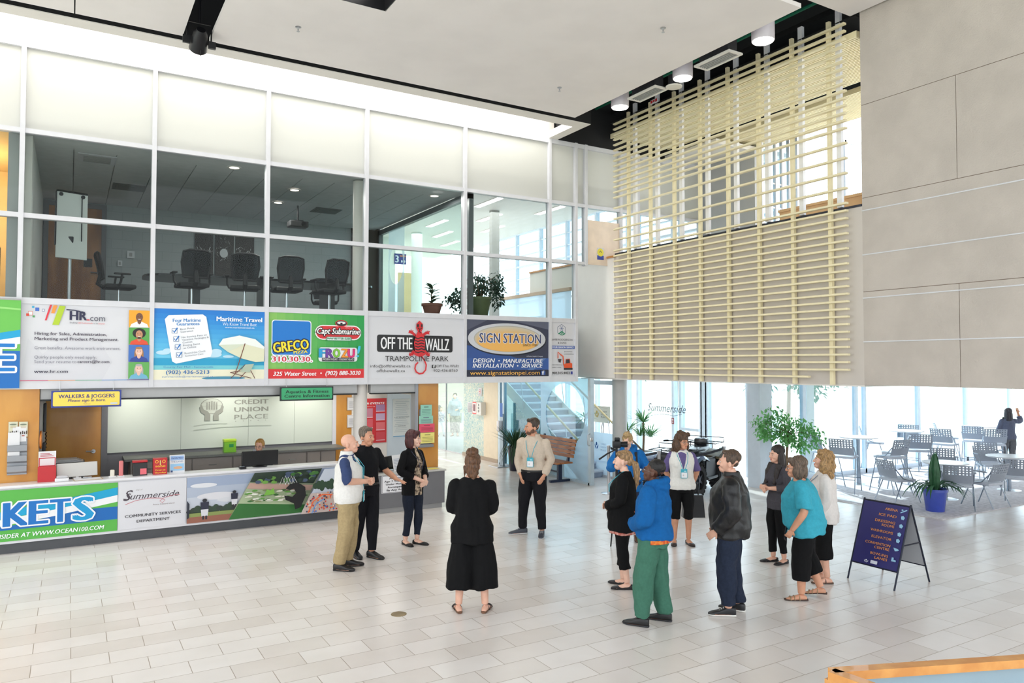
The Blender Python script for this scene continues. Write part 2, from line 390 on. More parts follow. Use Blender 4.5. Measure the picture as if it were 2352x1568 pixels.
for i in range(len(FX)-1):
    pane(FX[i]+hw, FX[i+1]-hw, Z2+0.035, ZT-0.045, FROST)
    if FX[i+1] > 0 and FX[i] < 12.9 and i not in (8,):
        pane(FX[i]+hw, FX[i+1]-hw, Z3+0.035, Z2-0.035, CLEAR)
        if i < 8: pane(FX[i]+hw, FX[i+1]-hw, ZS+0.045, Z3-0.035, CLEAR)
    elif i in (8,):
        pane(FX[i]+hw, FX[i+1]-hw, Z3+0.035, Z2-0.035, CLEAR)
    else:
        for a, b in ((ZS+0.045, Z3-0.035), (Z3+0.035, Z2-0.035)): pane(FX[i]+hw, FX[i+1]-hw, a, b, CLEAR)
# slab behind the advertising band
mb = MB(); mb.box((-6, 13.09, 2.40), (9.33, 14.0, 3.58)); mb.box((-6, 14.0, 2.40), (10.0, 18.6, 3.58)); struct('wall_slab', mb, mat('slab_grey', (150, 150, 150), 0.8, noise_amt=0.03))
# upper wall over the curtain wall and the black roof space
mb = MB(); mb.box((-9, 13.12, 7.46), (14.6, 13.3, 9.0)); struct('wall_upper', mb, BLACK)
mb = MB(); mb.box((-9, -3, 9.0), (14.6, 13.3, 9.2)); mb.box((10.4, 2, 8.3), (14.6, 13.3, 8.4)); mb.box((-9, 11.795, 7.464), (8.83, 11.82, 8.6)); mb.box((8.832, 11.795, 7.47), (8.85, 13.0, 8.6)); struct('ceiling_plenum', mb, BLACK)
# luminous cove over the wall and its white soffit
mb = MB(); mb.box((-9, 11.79, 7.45), (8.83, 12.06, 7.463)); mb.box((8.6, 12.06, 7.45), (8.83, 13.0, 7.60)); mb.box((-9, 12.06, 7.45), (8.6, 12.08, 8.0)); mb.box((-9, 13.085, 7.45), (8.83, 13.11, 8.0)); mb.box((-9, 12.06, 8.0), (8.83, 13.1, 8.05))
struct('ceiling_soffit', mb, WHITE)
mb = MB(); mb.box((-9, 12.10, 7.93), (8.58, 13.0, 7.97)); tag(mb.build('cove_light', glow('cove_glow', (255, 253, 248), 6.0)), 'long bright white light strip recessed in the soffit above the frosted panels', 'light')
# cloud ceiling panels
mb = MB()
mb.box((-9, 2, 7.45), (-0.02, 11.61, 7.51)); mb.box((-0.005, 2, 7.45), (1.34, 11.61, 7.51))
struct('ceiling_left', mb, CEIL)
mb = MB(); hx0, hx1, hy0, hy1 = 2.85, 3.60, 8.65, 9.39
mb.box((1.70, 6.44, 7.45), (hx0, 11.61, 7.51)); mb.box((hx1, 6.44, 7.45), (8.32, 11.61, 7.51)); mb.box((hx0, 6.44, 7.45), (hx1, hy0, 7.51)); mb.box((hx0, hy1, 7.45), (hx1, 11.61, 7.51))
struct('ceiling', mb, CEIL)
mb = MB(); mb.box((7.0, -3, 8.0), (10.15, 6.98, 8.12)); struct('ceiling_right', mb, CEIL)
mb = MB(); mb.box((10.13, -3, 8.03), (10.22, 6.9, 8.10)); struct('trim_3', mb, DGREY)
# ---- stone wall
mb = MB(); XS = 10.2; YC = 6.855; g = 0.004
rows = [(2.385, 3.779, [5.46, 2.2]), (3.779, 5.188, [3.9, 1.0]), (5.188, 6.593, [5.46, 2.2]), (6.593, 8.3, [3.9, 1.0])]
for z0, z1, js in rows:
    ys = [YC]+js+[-3.0]
    for a, b in zip(ys[:-1], ys[1:]): mb.box((XS, b+g, z0+g), (XS+0.04, a-(0 if a == YC else g), z1-g))
struct('wall_right', mb, STONE)
mb = MB(); mb.box((XS+0.008, -3, 2.39), (XS+0.3, YC-0.002, 8.3)); struct('wall_right_core', mb, STONEJ)
for i, (y0, lab) in enumerate(((484, 'highest'), (585.6, 'second highest'), (684.8, 'third highest'), (785, 'lowest'))):
    z = atX(1981.6, y0, XS).z; mb = MB(); mb.tube([(XS-0.006, YC, z), (XS-0.006, 4.0, z+0.004), (XS-0.006, -3, z)], 0.009, 6)
    tag(mb.build('wire', mat('wire_silver', (226, 228, 232), .35)), '%s of the four thin silver wires strung across the stone wall' % lab, 'wire', 'wires across the stone wall')
# ---- balcony front behind the slats
ZW = 5.07
mb = MB(); mb.box((XS, YC, 2.385), (XS+0.25, 12.74, ZW)); struct('wall_balcony', mb, BEIGE)
mb = MB(); mb.box((XS-0.01, YC, ZW), (XS+0.27, 12.74, ZW+0.035)); struct('trim_4', mb, mat('dark_cap', (40, 44, 58), 0.4, noise_amt=0.05))
mb = MB(); mb.box((XS-0.02, 12.745, 2.39), (XS+0.2, 14.25, 5.02)); mb.box((XS-0.02, 14.25, 4.5), (XS+0.2, 16.2, 5.02)); struct('wall_bridge', mb, WHITE)
mb = MB(); mb.box((XS-0.05, 12.70, 5.02), (XS+0.23, 16.2, 5.06)); struct('trim_5', mb, OAK)
mb = MB(); mb.box((XS, YC, 2.36), (XS+0.9, 14.0, 2.384)); mb.box((XS+0.25, -3, 2.40), (26, 11.40, 3.55)); struct('wall_floor_edge', mb, WHITE)
# ---- second floor behind the screen
mb = MB(); mb.box((13.09, 11.40, 3.6), (13.3, 13.1, 7.5)); struct('wall_grey', mb, GREYW)
def ribs(name, x0, x1, y0, y1, z):
    mb = MB(); n = int((x1-x0)/0.055)
    for i in range(n):
        x = x0+i*(x1-x0)/n; e = random.choice((0, 0, 0.12, 0.25)); mb.box((x, y0, z), (x+0.03, y1-(i % 3)*0.05, z+0.09))
    mb.box((x0, y0, z+0.09), (x1, y1, z+0.10)); struct(name, mb, SLAT)
ribs('ceiling_ribs', 10.22, 11.95, 6.93, 12.92, 7.68); ribs('ceiling_ribs_far', 12.35, 13.7, 6.93, 12.92, 7.68)
mb = MB(); mb.box((10.2, 6.93, 8.0), (14.4, 12.9, 8.02)); struct('ceiling_void', mb, BLACK)
# upper window beyond, with a grid of mullions
mb = MB()
for x in [13.32, 13.62, 13.78, 14.0, 14.24, 14.52, 16.3, 18.2]: mb.box((x-0.03, 11.37, 4.6), (x+0.03, 11.45, 8.2))
for z in (4.6, 8.2): mb.box((13.3, 11.37, z-0.05), (20, 11.45, z+0.05))
for z in (5.15, 5.7, 6.25, 6.8): mb.box((13.3, 11.39, z-0.018), (14.52, 11.43, z+0.018))
struct('trim_6', mb, FRAME)
mb = MB(); mb.box((13.3, 11.405, 4.6), (20, 11.415, 8.2)); struct('window_80', mb, CLEAR2)
mb = MB(); mb.box((13.3, 11.38, 3.55), (26, 11.46, 4.55)); struct('wall_parapet', mb, WHITE)
# ---- cafe windows on the ground floor
mb = MB()
for x, wd in ((14.7, 0.05), (16.65, 0.05), (17.0, 0.03), (19.3, 0.05), (21.6, 0.05), (24, 0.05)): mb.box((x-wd, 11.40, 0), (x+wd, 11.5, 2.4))
for z0, z1 in ((0, 0.12), (2.34, 2.4)): mb.box((13.0, 11.40, z0), (26, 11.5, z1))
struct('trim_7', mb, mat('window_frame_blue', (210, 222, 234), 0.4, noise_amt=0.03))
mb = MB(); mb.box((13.0, 11.44, 0.12), (26, 11.45, 2.34)); struct('window_81', mb, CLEAR2)
mb = MB(); mb.box((14.78, 11.41, 0.12), (15.05, 11.47, 2.34)); struct('trim_8', mb, mat('pale_panel', (214, 232, 236), 0.5, noise_amt=0.02))
# white clad column and entry glazing
mb = MB(); mb.box((12.90, 11.15, 0), (13.12, 11.5, 2.4)); mb.box((13.14, 11.2, 0), (13.34, 11.5, 2.4)); struct('wall_column', mb, mat('column_clad', (214, 222, 232), 0.5, noise_amt=0.02))
mb = MB()
for y in (16.9, 16.45, 15.0, 14.72, 13.97, 13.77, 12.45, 18.4, 20, 21.6, 23.2): mb.box((13.95, y-0.04, 0), (14.1, y+0.04, 7.5))
mb.box((13.95, 13.77, 0), (14.1, 13.97, 2.4))
for z in (2.38, 3.6, 4.9, 6.2, 7.4): mb.box((13.96, 11.5, z-0.03), (14.08, 26, z+0.03))
for z in (5.3, 5.75, 6.6, 7.0): mb.box((13.97, 13.5, z-0.015), (14.07, 26, z+0.015))
mb.box((13.95, 14.05, 0.95), (14.05, 14.68, 1.02))
struct('trim_9', mb, mat('entry_frame', (210, 220, 232), 0.4, noise_amt=0.03))
mb = MB(); mb.box((14.02, 11.5, 0.05), (14.03, 26, 7.4)); struct('window_82', mb, CLEAR2)
mb = MB(); mb.box((12.0, 11.5, 7.5), (14.4, 30, 7.6)); mb.box((6.9, 13.35, 6.75), (12.0, 26, 6.85)); mb.box((-6, 18.4, 7.45), (7, 19, 7.5)); struct('ceiling_hall', mb, WHITE)
mb = MB(); mb.cyl((10.73, 13.26, 0), (10.73, 13.26, 2.38), 0.165, 28); struct('wall_round_column', mb, mat('column_paint', (186, 184, 180), 0.5, noise_amt=0.02), True)
# ---- ground floor corridor on the right
MOS = mosaic_mat(); CREAM = mat('cream_paint', (236, 222, 196), 0.5, noise_amt=0.02)
mb = MB(); mb.box((10.05, 18.42, 0.1), (10.25, 19.68, 2.4)); struct('wall_mosaic', mb, MOS)
mb = MB(); mb.box((10.04, 17.62, 0), (10.28, 18.42, 2.4)); struct('wall_pier', mb, CREAM)
mb = MB(); mb.box((10.02, 17.60, 0), (10.05, 19.7, 0.1)); struct('baseboard_right', mb, mat('base_tan', (176, 158, 138), 0.5))
mb = MB(); mb.box((10.09, 19.7, 0.02), (10.1, 26, 2.4)); struct('window_83', mb, glass('hall_glass', (226, 236, 232), 0.06))
mb = MB()
for y in (20.95, 22.3, 24): mb.box((10.07, y-0.012, 0), (10.12, y+0.012, 2.4))
mb.box((10.07, 19.7, 0), (10.12, 26, 0.03)); struct('trim_10', mb, FRAME)
mb = MB(); mb.box((9.9, 26.6, 0), (18, 26.8, 2.6)); mb.box((9.9, 26.58, 0), (18, 26.6, 0.14)); struct('wall_back', mb, block_mat('cream_block', (232, 226, 206)))
mb = MB(); mb.box((10.1, 19.7, 2.42), (18, 26.8, 2.5)); mb.box((-3, 18.6, 2.42), (10.0, 27, 2.5)); struct('ceiling_corridor', mb, WHITE)
mb = MB(); mb.box((10.12, 19.7, 0.002), (18, 26.6, 0.006)); struct('floor_hall', mb, mat('hall_floor', (176, 182, 190), 0.4, noise_amt=0.05))
# glass stair enclosure
mb = MB()
for y in (17.45, 17.25, 13.40): mb.box((9.98, y-0.05, 0), (10.08, y+0.05, 2.38))
mb.box((9.98, 13.40, 0), (10.06, 17.45, 0.05)); struct('trim_11', mb, mat('enclosure_frame', (190, 206, 216), 0.35, 0.2, noise_amt=0.03))
mb = MB(); mb.box((10.02, 15.47, 0.05), (10.03, 17.4, 2.38)); struct('window_84', mb, glass('stair_glass', (205, 232, 242), 0.03))
def film_panel():   # frosted film with a clear oval cut out of it
    mb = MB(); y0, y1, z0, z1 = 13.42, 15.45, 0.05, 2.38; cy, cz, ry, rz = 14.42, 1.50, 0.80, 0.74; N = 48; o = []; e = []
    for i in range(N):
        a = 2*math.pi*i/N; c, s = math.cos(a), math.sin(a); e.append((cy+ry*c, cz+rz*s))
        t = min(((y1-cy) if c > 0 else (cy-y0))/max(1e-6, abs(c)), ((z1-cz) if s > 0 else (cz-z0))/max(1e-6, abs(s))); o.append((cy+t*c, cz+t*s))
    for i in range(N):
        j = (i+1) % N
        for x in (10.02,):
            mb.add([(x, *e[i]), (x, *e[j]), (x, *o[j]), (x, *o[i])], [(0, 1, 2, 3)])
    for (yy, zz) in ((y0, z0), (y1, z0), (y1, z1), (y0, z1)):
        k = min(range(N), key=lambda i: (o[i][0]-yy)**2+(o[i][1]-zz)**2)
        for d in (-1, 1):
            mb.add([(10.02, *o[k]), (10.02, *o[(k+d) % N]), (10.02, yy, zz)], [(0, 1, 2)])
    return mb
struct('window_85', film_panel(), FILM)
mb = MB(); mb.box((10.035, 13.42, 0.05), (10.04, 15.45, 2.38)); struct('window_86', mb, glass('oval_glass', (222, 240, 246), 0.03))
# ---- wall and ceiling behind the service counter
FRB = mat('back_glass_panel', (206, 214, 202), 0.3, noise_amt=0.015, noise_scale=1)
mb = MB(); YB = 15.5
for a, b in ((0.62, 1.853), (1.857, 3.093), (3.097, 4.0), (4.004, 4.80)): mb.box((a, YB, 1.06), (b, YB+0.02, 2.32))
struct('wall_counter_panels', mb, FRB)
mb = MB(); mb.box((-6, YB+0.025, 0), (5.9, YB+0.2, 2.42)); struct('wall_counter', mb, GREYM)
mb = MB(); mb.box((4.80, YB-0.02, 0.9), (4.88, YB+0.02, 2.4)); struct('trim_12', mb, FRAME)
mb = MB(); mb.box((4.88, YB-0.01, 0), (5.22, YB+0.02, 2.42)); struct('wall_birch', mb, BIRCH)
mb = MB(); mb.box((5.22, YB-0.02, 0), (6.02, YB+0.02, 2.42)); struct('wall_booth_back', mb, WHITE)
mb = MB(); mb.box((6.02, YB-0.01, 0.35), (6.75, YB, 2.42)); struct('window_79', mb, FILM)
for k in range(4): mb = MB(); mb.box((5.70+0.10*k, 13.4, 2.10+0.06*k), (5.80+0.10*k, 15.45, 2.15+0.06*k)); struct('trim_%d' % (30+k), mb, mat('valance_yellow', (226, 206, 70), .5) if k == 3 else mat('valance_grey', (206, 200, 188), .5, noise_amt=.02))
mb = MB(); mb.box((-0.34, YB-0.06, 0), (0.52, YB-0.015, 2.1)); d1 = struct('door_1', mb, BIRCH)
mb = MB(); mb.cyl((0.40, YB-0.06, 1.12), (0.40, YB-0.12, 1.12), 0.035, 14); mb.tube([(0.40, YB-0.12, 1.12), (0.28, YB-0.125, 1.125)], 0.014, 8); mb.build('door_handle', STEEL, d1, True)
mb = MB(); mb.box((0.52, YB-0.08, 0), (0.62, YB-0.01, 2.42)); mb.box((-0.42, YB-0.08, 0), (-0.34, YB-0.01, 2.42)); mb.box((-0.42, YB-0.08, 2.1), (0.62, YB-0.01, 2.42)); struct('trim_13', mb, GREYM)
mb = MB(); mb.box((-6, 13.1, 2.39), (6.3, 15.6, 2.40)); struct('ceiling_counter', mb, WHITE)
# shutter heads over both counters
mb = MB()
mb.box((-0.36, 13.12, 2.16), (4.52, 13.28, 2.38)); mb.box((4.78, 13.12, 2.16), (5.66, 13.28, 2.38)); mb.mi = 1
mb.box((-0.36, 13.10, 2.135), (4.52, 13.2, 2.16)); mb.box((4.78, 13.10, 2.135), (5.66, 13.2, 2.16))
struct('trim_14', mb, [mat('shutter_box', (172, 172, 172), 0.4, 0.3, noise_amt=0.02), mat('shutter_lip', (20, 20, 20), 0.5)])
mb = MB(); mb.box((5.66, 13.1, 0.7), (5.72, 13.3, 2.4)); struct('trim_15', mb, mat('grey_jamb', (150, 152, 158), 0.4, 0.3))
mb = MB(); mb.cyl((4.645, 13.3, 0), (4.645, 13.3, 2.38), 0.125, 28); struct('wall_white_column', mb, mat('column_white', (222, 216, 210), 0.45, noise_amt=0.01), True)
mb = MB(); mb.box((5.74, 13.14, 0), (6.16, 13.45, 2.38)); struct('wall_birch_pier', mb, BIRCH)
mb = MB(); mb.box((-2.4, 13.08, 0), (-0.37, 13.35, 2.38)); struct('wall_birch_left', mb, BIRCH)
# right booth behind the second desk: white wall, then a wall with a roll of ceiling beams
mb = MB(); mb.box((6.80, 15.3, 0), (6.88, 18.4, 2.4)); struct('wall_booth', mb, CREAM)
# ---- meeting room
ZF = 3.60
CB = block_mat('grey_block', (172, 178, 180))
CT = mat('grey_ceiling_tile', (222, 222, 222), 0.85, noise_amt=0.03, noise_scale=6)
mb = MB(); mb.box((-0.6, 18.25, ZF), (6.1, 18.4, 6.2)); struct('wall_meeting_back', mb, CB)
mb = MB(); mb.box((6.1, 18.2, ZF), (6.86, 18.4, 6.2)); struct('wall_meeting_dark', mb, mat('dark_brown', (62, 54, 50), 0.4, noise_amt=0.1))
mb = MB(); mb.box((-0.66, 13.1, ZF), (-0.52, 18.4, 6.2)); struct('wall_meeting_left', mb, WHITE)
mb = MB(); mb.box((-6, 13.1, 3.58), (9.33, 14.0, ZF)); mb.box((-6, 14.0, 3.58), (9.9, 18.4, ZF)); struct('floor_upper', mb, mat('dark_carpet', (60, 60, 66), 0.9, noise_amt=0.2, noise_scale=30))
mb = MB()
for i in range(13):
    for j in range(5):
        x0 = -0.6+i*0.61; y0 = 13.75+j*0.95
        if x0 < 6.6: mb.box((x0+0.006, y0+0.004, 6.13), (min(x0+0.604, 6.8), min(y0+0.946, 18.3), 6.16))
mb.box((-0.6, 13.08, 6.12), (6.8, 13.74, 6.16)); mb.box((-0.66, 13.08, 6.16), (6.85, 18.4, 6.3)); struct('ceiling_meeting', mb, CT)
mb = MB(); mb.box((6.80, 13.1, 6.0), (6.90, 18.3, 6.12)); mb.box((6.80, 13.1, ZF), (6.90, 18.3, ZF+0.05)); mb.box((6.80, 18.1, ZF), (6.9, 18.25, 6.12)); mb.box((6.80, 13.1, ZF), (6.9, 13.18, 6.12)); struct('trim_16', mb, mat('partition_frame', (120, 126, 130), 0.4, noise_amt=0.03))
mb = MB(); mb.box((6.845, 13.18, ZF), (6.855, 18.1, 6.05)); struct('window_87', mb, glass('partition_glass', (236, 246, 244), 0.02))
dx0 = atY(112, 500, 18.2).x; dx1 = atY(234, 500, 18.2).x; dz = atY(234, 482, 18.2).z
mb = MB(); mb.box((dx0, 18.18, ZF), (dx1, 18.24, dz)); d2 = struct('door_2', mb, wood('amber_door', (176, 112, 44), (138, 80, 28), 0.35, (1.2, 1.2, 0.35), 3.0))
mb = MB(); h = atY(228, 627, 18.15); mb.cyl((h.x, 18.18, h.z), (h.x, 18.12, h.z), 0.04, 14); mb.tube([(h.x, 18.12, h.z), (h.x-0.16, 18.11, h.z)], 0.016, 8); mb.build('door_handle', STEEL, d2, True)
mb = MB(); mb.box((dx0-0.09, 18.16, ZF), (dx0, 18.25, dz+0.1)); mb.box((dx1, 18.16, ZF), (dx1+0.09, 18.25, dz+0.1)); mb.box((dx0, 18.16, dz), (dx1, 18.25, dz+0.1)); struct('trim_17', mb, GREYM)
# lounge left of the meeting room
mb = MB(); mb.box((-6, 16.0, ZF), (-0.9, 16.1, 6.2)); mb.box((-6, 13.1, 6.12), (-0.7, 16.1, 6.2)); struct('wall_lounge', mb, mat('amber_wall', (238, 196, 130), 0.6, noise_amt=0.03))
mb = MB(); mb.box((-0.82, 13.1, ZF), (-0.67, 16.1, 6.2)); struct('wall_lounge_end', mb, mat('grey_jamb2', (176, 176, 176), 0.6))
# ---- upper hall beyond
PALE = mat('pale_wall', (226, 230, 224), 0.6, noise_amt=0.015)
mb = MB(); mb.box((6.5, 22.5, ZF), (9.0, 22.7, 6.8)); mb.box((6.5, 18.4, 6.12), (7.0, 22.6, 6.8)); struct('wall_hall', mb, PALE)
mb = MB(); mb.box((6.9, 18.4, 3.5), (10.2, 24, ZF)); struct('floor_hall_upper', mb, mat('hall_carpet', (150, 150, 150), 0.9))
a = atY(916, 620, 22.4); b = atY(950, 620, 22.4)
mb = MB(); mb.box((a.x, 22.42, ZF), (b.x, 22.5, atY(930, 626, 22.4).z)); struct('door_3', mb, mat('light_wood_door', (226, 200, 150), 0.45, noise_amt=0.04, noise_scale=3))
a = atY(953, 600, 21.0); mb = MB(); mb.cyl((a.x+0.15, 21.2, ZF), (a.x+0.15, 21.2, 6.76), 0.17, 24); struct('wall_hall_column', mb, PALE, True)
a = atY(1130, 600, 17.0); b = atY(1147, 600, 17.0); mb = MB(); mb.box((a.x, 17.0, 3.0), (b.x, 17.15, 6.76)); struct('wall_hall_post', mb, mat('grey_post', (170, 170, 166), 0.6, noise_amt=0.02))
mb = MB(); mb.box((10.06, 14.26, 4.42), (10.16, 18.3, 4.50)); struct('trim_18', mb, mat('guard_cap', (196, 170, 146), 0.45, noise_amt=0.05))
mb = MB(); mb.box((10.10, 14.26, 3.4), (10.11, 18.3, 4.42)); struct('window_88', mb, FILM)
mb = MB(); mb.box((9.62, 12.985, 4.86), (10.52, 13.005, 5.83)); struct('trim_19', mb, mat('pale_wood_board', (236, 216, 196), 0.5, noise_amt=0.05, noise_scale=4))

lamp('counter_spot', 'SPOT', (0.9, 14.6, 2.36), 60, (1.0, .96, .9), .06, target=(1.2, 15.6, 1.6)); lamp('counter_spot', 'SPOT', (2.6, 14.6, 2.36), 60, (1.0, .96, .9), .06, target=(2.8, 15.6, 1.6)); lamp('counter_spot', 'SPOT', (4.1, 14.6, 2.36), 60, (1.0, .96, .9), .06, target=(4.2, 15.6, 1.6))
lamp('corridor_fill', 'AREA', (8.2, 19.0, 2.36), 65, (1.0, .95, .88), 2.0, 6.0, target=(8.2, 19.0, 0)); lamp('hall_fill_low', 'AREA', (12.5, 23.5, 2.4), 200, (1, .98, .95), 3.0, 4.0, target=(12.5, 23.5, 0))  # unseen area fills added to brighten the corridor and the hall behind the glass
lamp('booth_fill', 'AREA', (5.5, 14.5, 2.36), 22, (1, .96, .9), .8, 1.2, target=(5.5, 14.9, 0))  # added fill without a fitting, lifts the booth walls

a = atX(1790, 489, 12.5); b = atX(1975, 447, 12.5)
mb = MB(); mb.box((12.5, 6.95, 3.6), (12.6, a.y, a.z)); mb.box((12.46, 6.95, a.z), (12.64, a.y, a.z+.05)); struct('wall_oak_guard', mb, mat('oak_guard', (226, 186, 140), .4, noise_amt=.05, noise_scale=3))
# ================================================================ ADVERTISING PANELS on the curtain wall
def ad(i, label, name='advertising_panel'):
    x0, x1, z0, z1 = FX[i]+hw, FX[i+1]-hw, ZB+0.06, ZS-0.045
    t = thing(name, label, 'sign', (x0, 12.985, z0), 0, 'advertising panels along the upper floor')
    mb = MB(); mb.box((0, -0.004, 0), (x1-x0, 0.02, z1-z0)); mb.build('panel', mat('panel_white', (216, 216, 221), 0.4), t)
    return t, Art(x1-x0, z1-z0)
PM = face_Y(0, -0.0045, 0)
def portrait(A, x0, y0, x1, y1, bgc, skin, hair, top, style):
    w_, h_ = x1-x0, y1-y0; X = lambda u: x0+u*w_; Y = lambda v: y0+v*h_
    A.rect(x0, y0, x1, y1, bgc)
    if style == 'long': A.ell(X(.5), Y(.58), .21*w_, .30*h_, hair); A.rect(X(.28), Y(.22), X(.72), Y(.6), hair)
    if style == 'afro': A.ell(X(.5), Y(.68), .32*w_, .30*h_, hair)
    A.poly([(X(.04), Y(0)), (X(.12), Y(.2)), (X(.38), Y(.34)), (X(.62), Y(.34)), (X(.88), Y(.2)), (X(.96), Y(0))], top)
    A.poly([(X(.40), Y(.42)), (X(.42), Y(.26)), (X(.5), Y(.18)), (X(.58), Y(.26)), (X(.60), Y(.42))], skin)
    A.ell(X(.5), Y(.60), .17*w_, .25*h_, skin)
    if style == 'long': A.ell(X(.5), Y(.82), .17*w_, .07*h_, hair)
    for sx in (.43, .57): A.ell(X(sx), Y(.64), .022*w_, .018*h_, (50, 36, 30))
    A.ell(X(.5), Y(.50), .07*w_, .035*h_, (250, 240, 236), a0=180, a1=360)
    if style == 'afro': A.ell(X(.5), Y(.40), .10*w_, .05*h_, (40, 28, 24))
# --- job panel
t, A = ad(2, 'white job recruitment panel with slanted colour bars, text lines and four portrait photos'); P = lambda x, y: ((x-285)/1730, (1318-y)/1093)
A.poly([(0, 0), (.62, 0), (.70, .25), (.60, .5), (.35, .6), (.16, .35), (.05, .55)], (211, 211, 217))
for x, y, s_, c in ((430, 267, 15, (70, 170, 210)), (483, 300, 25, (66, 110, 200)), (560, 310, 17, (120, 130, 170)), (397, 358, 29, (220, 120, 90)), (362, 380, 18, (222, 70, 50)), (438, 402, 14, (80, 160, 90))):
    a = P(x-s_, y+s_); b = P(x+s_, y-s_); A.rect(a[0], a[1], b[0], b[1], c)
    if s_ in (17, 29): A.rect(a[0]+.003, a[1]+.005, b[0]-.003, b[1]-.005, (238, 238, 242))
for pts, c in ((((645, 230), (672, 230), (605, 455), (582, 455)), (222, 48, 66)), (((690, 235), (745, 235), (705, 350), (662, 350)), (240, 150, 60)), (((768, 238), (850, 240), (765, 515), (680, 515)), (176, 202, 40))):
    A.poly([P(*q) for q in pts], c)
A.text('HR', *P(912, 440), .122, (28, 28, 66), .128, bold=.03); A.text('.', *P(1140, 440), .10, (220, 40, 60), .016, bold=.03); A.text('com', *P(1180, 447), .085, (84, 84, 100), .118)
A.stroke([P(860, 292), P(960, 296), P(1040, 312), P(1100, 345)], .014, (28, 28, 66))
A.text('Enabling', *P(910, 488), .02, (90, 90, 100), .058); A.text('HR Professionals', *P(1020, 490), .02, (222, 90, 90), .113); A.text('to be', *P(1228, 492), .02, (90, 90, 100), .034); A.text('Smarter', *P(1294, 493), .02, (222, 90, 90), .052)
DK = (58, 48, 70); LT = (128, 128, 142)
for tx, x, y, wd, c, b in (('Hiring for Sales, Administration,', 458, 664, .550, DK, .012), ('Marketing and Product Management.', 458, 737, .645, DK, .012), ('Great benefits. Awesome work environment.', 458, 868, .663, LT, 0), ('Quirky people only need apply.', 458, 1000, .472, LT, 0), ('Send your resume to', 458, 1066, .316, LT, 0), ('careers@hr.com', 1022, 1064, .248, DK, .012), ('www.hr.com', 458, 1205, .253, (36, 34, 60), .012)):
    A.text(tx, *P(x, y), .040, c, wd, bold=b)
for k, (y0, y1, bgc, sk, ha, to, st) in enumerate(((268, 528, (238, 166, 34), (120, 76, 52), (30, 22, 20), (240, 236, 236), 'bald'), (532, 788, (86, 164, 74), (196, 140, 104), (24, 18, 18), (226, 76, 44), 'afro'), (792, 1045, (62, 112, 190), (236, 190, 168), (170, 120, 70), (42, 66, 150), 'long'), (1050, 1300, (96, 170, 84), (232, 190, 172), (176, 172, 172), (110, 176, 206), 'long'))):
    portrait(A, P(1718, y1)[0], P(0, y1)[1], 1.0, P(0, y0)[1], bgc, sk, ha, to, st)
for k, c in enumerate(((196, 46, 96), (220, 150, 90), (90, 170, 130), (50, 130, 200), (80, 70, 150))): A.rect(k*.205, 0, min(1, (k+1)*.205), .008, c)
A.build('printed_artwork', t, PM)
# --- travel panel
t, A = ad(3, 'bright blue travel agency panel with a beach parasol, deck chair and checklist card'); P = lambda x, y: ((x-1185)/852, (668-y)/576)
for k in range(10): A.rect(0, .30+k*.07, 1, .30+(k+1)*.07, (int(110-10.5*k), int(206-9*k), int(240-3*k)))
A.rect(0, .20, 1, .30, (30, 160, 205)); A.rect(0, .14, 1, .20, (120, 205, 215)); A.rect(0, 0, 1, .14, (238, 234, 208))
for x, y, rx, ry in ((.08, .38, .06, .03), (.12, .41, .04, .03), (.52, .36, .08, .045), (.55, .40, .05, .04), (.66, .33, .05, .02)): A.ell(x, y, rx, ry, (190, 226, 244))
A.ell(.62, .015, .2, .025, (70, 140, 170))
A.poly([P(1262, 178), P(1290, 145), P(1545, 130), P(1572, 150), P(1622, 440), P(1610, 480), P(1350, 538), P(1320, 520)], (244, 246, 250))
A.text('Four Maritime', *P(1322, 200), .048, (36, 126, 196), .245, bold=.02, rot=2.5); A.text('Guarantees', *P(1350, 228), .044, (36, 126, 196), .20, bold=.02, rot=3)
for x, y, ls in ((1335, 272, ('Best Price', 'Guarantee')), (1347, 338, ('No Service Fees on', 'Vacation Packages &', 'Cruises')), (1358, 404, ('Pricing Same', 'as Online')), (1370, 468, ('Round the Clock', 'Customer Care'))):
    u, v = P(x, y); A.rect(u-.024, v-.035, u+.024, v+.035, (90, 120, 160)); A.rect(u-.020, v-.029, u+.020, v+.029, (244, 246, 250))
    A.stroke([(u-.016, v+.005), (u-.004, v-.022), (u+.024, v+.044)], .016, (20, 110, 190))
    for k, l in enumerate(ls): A.text(l, u+.048+.004*k, v+.012-.037*k, .024, (96, 104, 120), .0125*len(l), rot=8)
A.text('Maritime Travel', *P(1650, 182), .066, (246, 248, 250), .425, bold=.025); A.text('We Know Travel Best', *P(1697, 218), .046, (226, 240, 250), .318); A.text('www.maritimetravel.ca', *P(1716, 240), .026, (240, 246, 250), .275)
A.poly([P(1668, 382), P(1700, 330), P(1830, 300), P(1960, 330), P(2035, 395), P(2030, 520), P(1960, 524), P(1850, 494), P(1740, 440)], (226, 226, 196))
A.poly([P(1668, 382), P(1700, 330), P(1830, 300), P(1960, 330), P(2035, 395), P(2030, 412), P(1875, 372)], (240, 244, 240)); A.poly([P(1668, 382), P(1875, 372), P(1740, 440)], (214, 222, 200))
A.stroke([P(1876, 366), P(1822, 552), P(1800, 618)], .012, (120, 66, 44))
for a, b in (((1760, 612), (1930, 662)), ((1765, 660), (1880, 545)), ((1835, 662), (1945, 540)), ((1920, 590), (1958, 664)), ((1758, 612), (1840, 600))): A.stroke([P(*a), P(*b)], .010, (104, 54, 44))
A.poly([P(1880, 545), P(1950, 540), P(1915, 610), P(1840, 606)], (176, 190, 170))
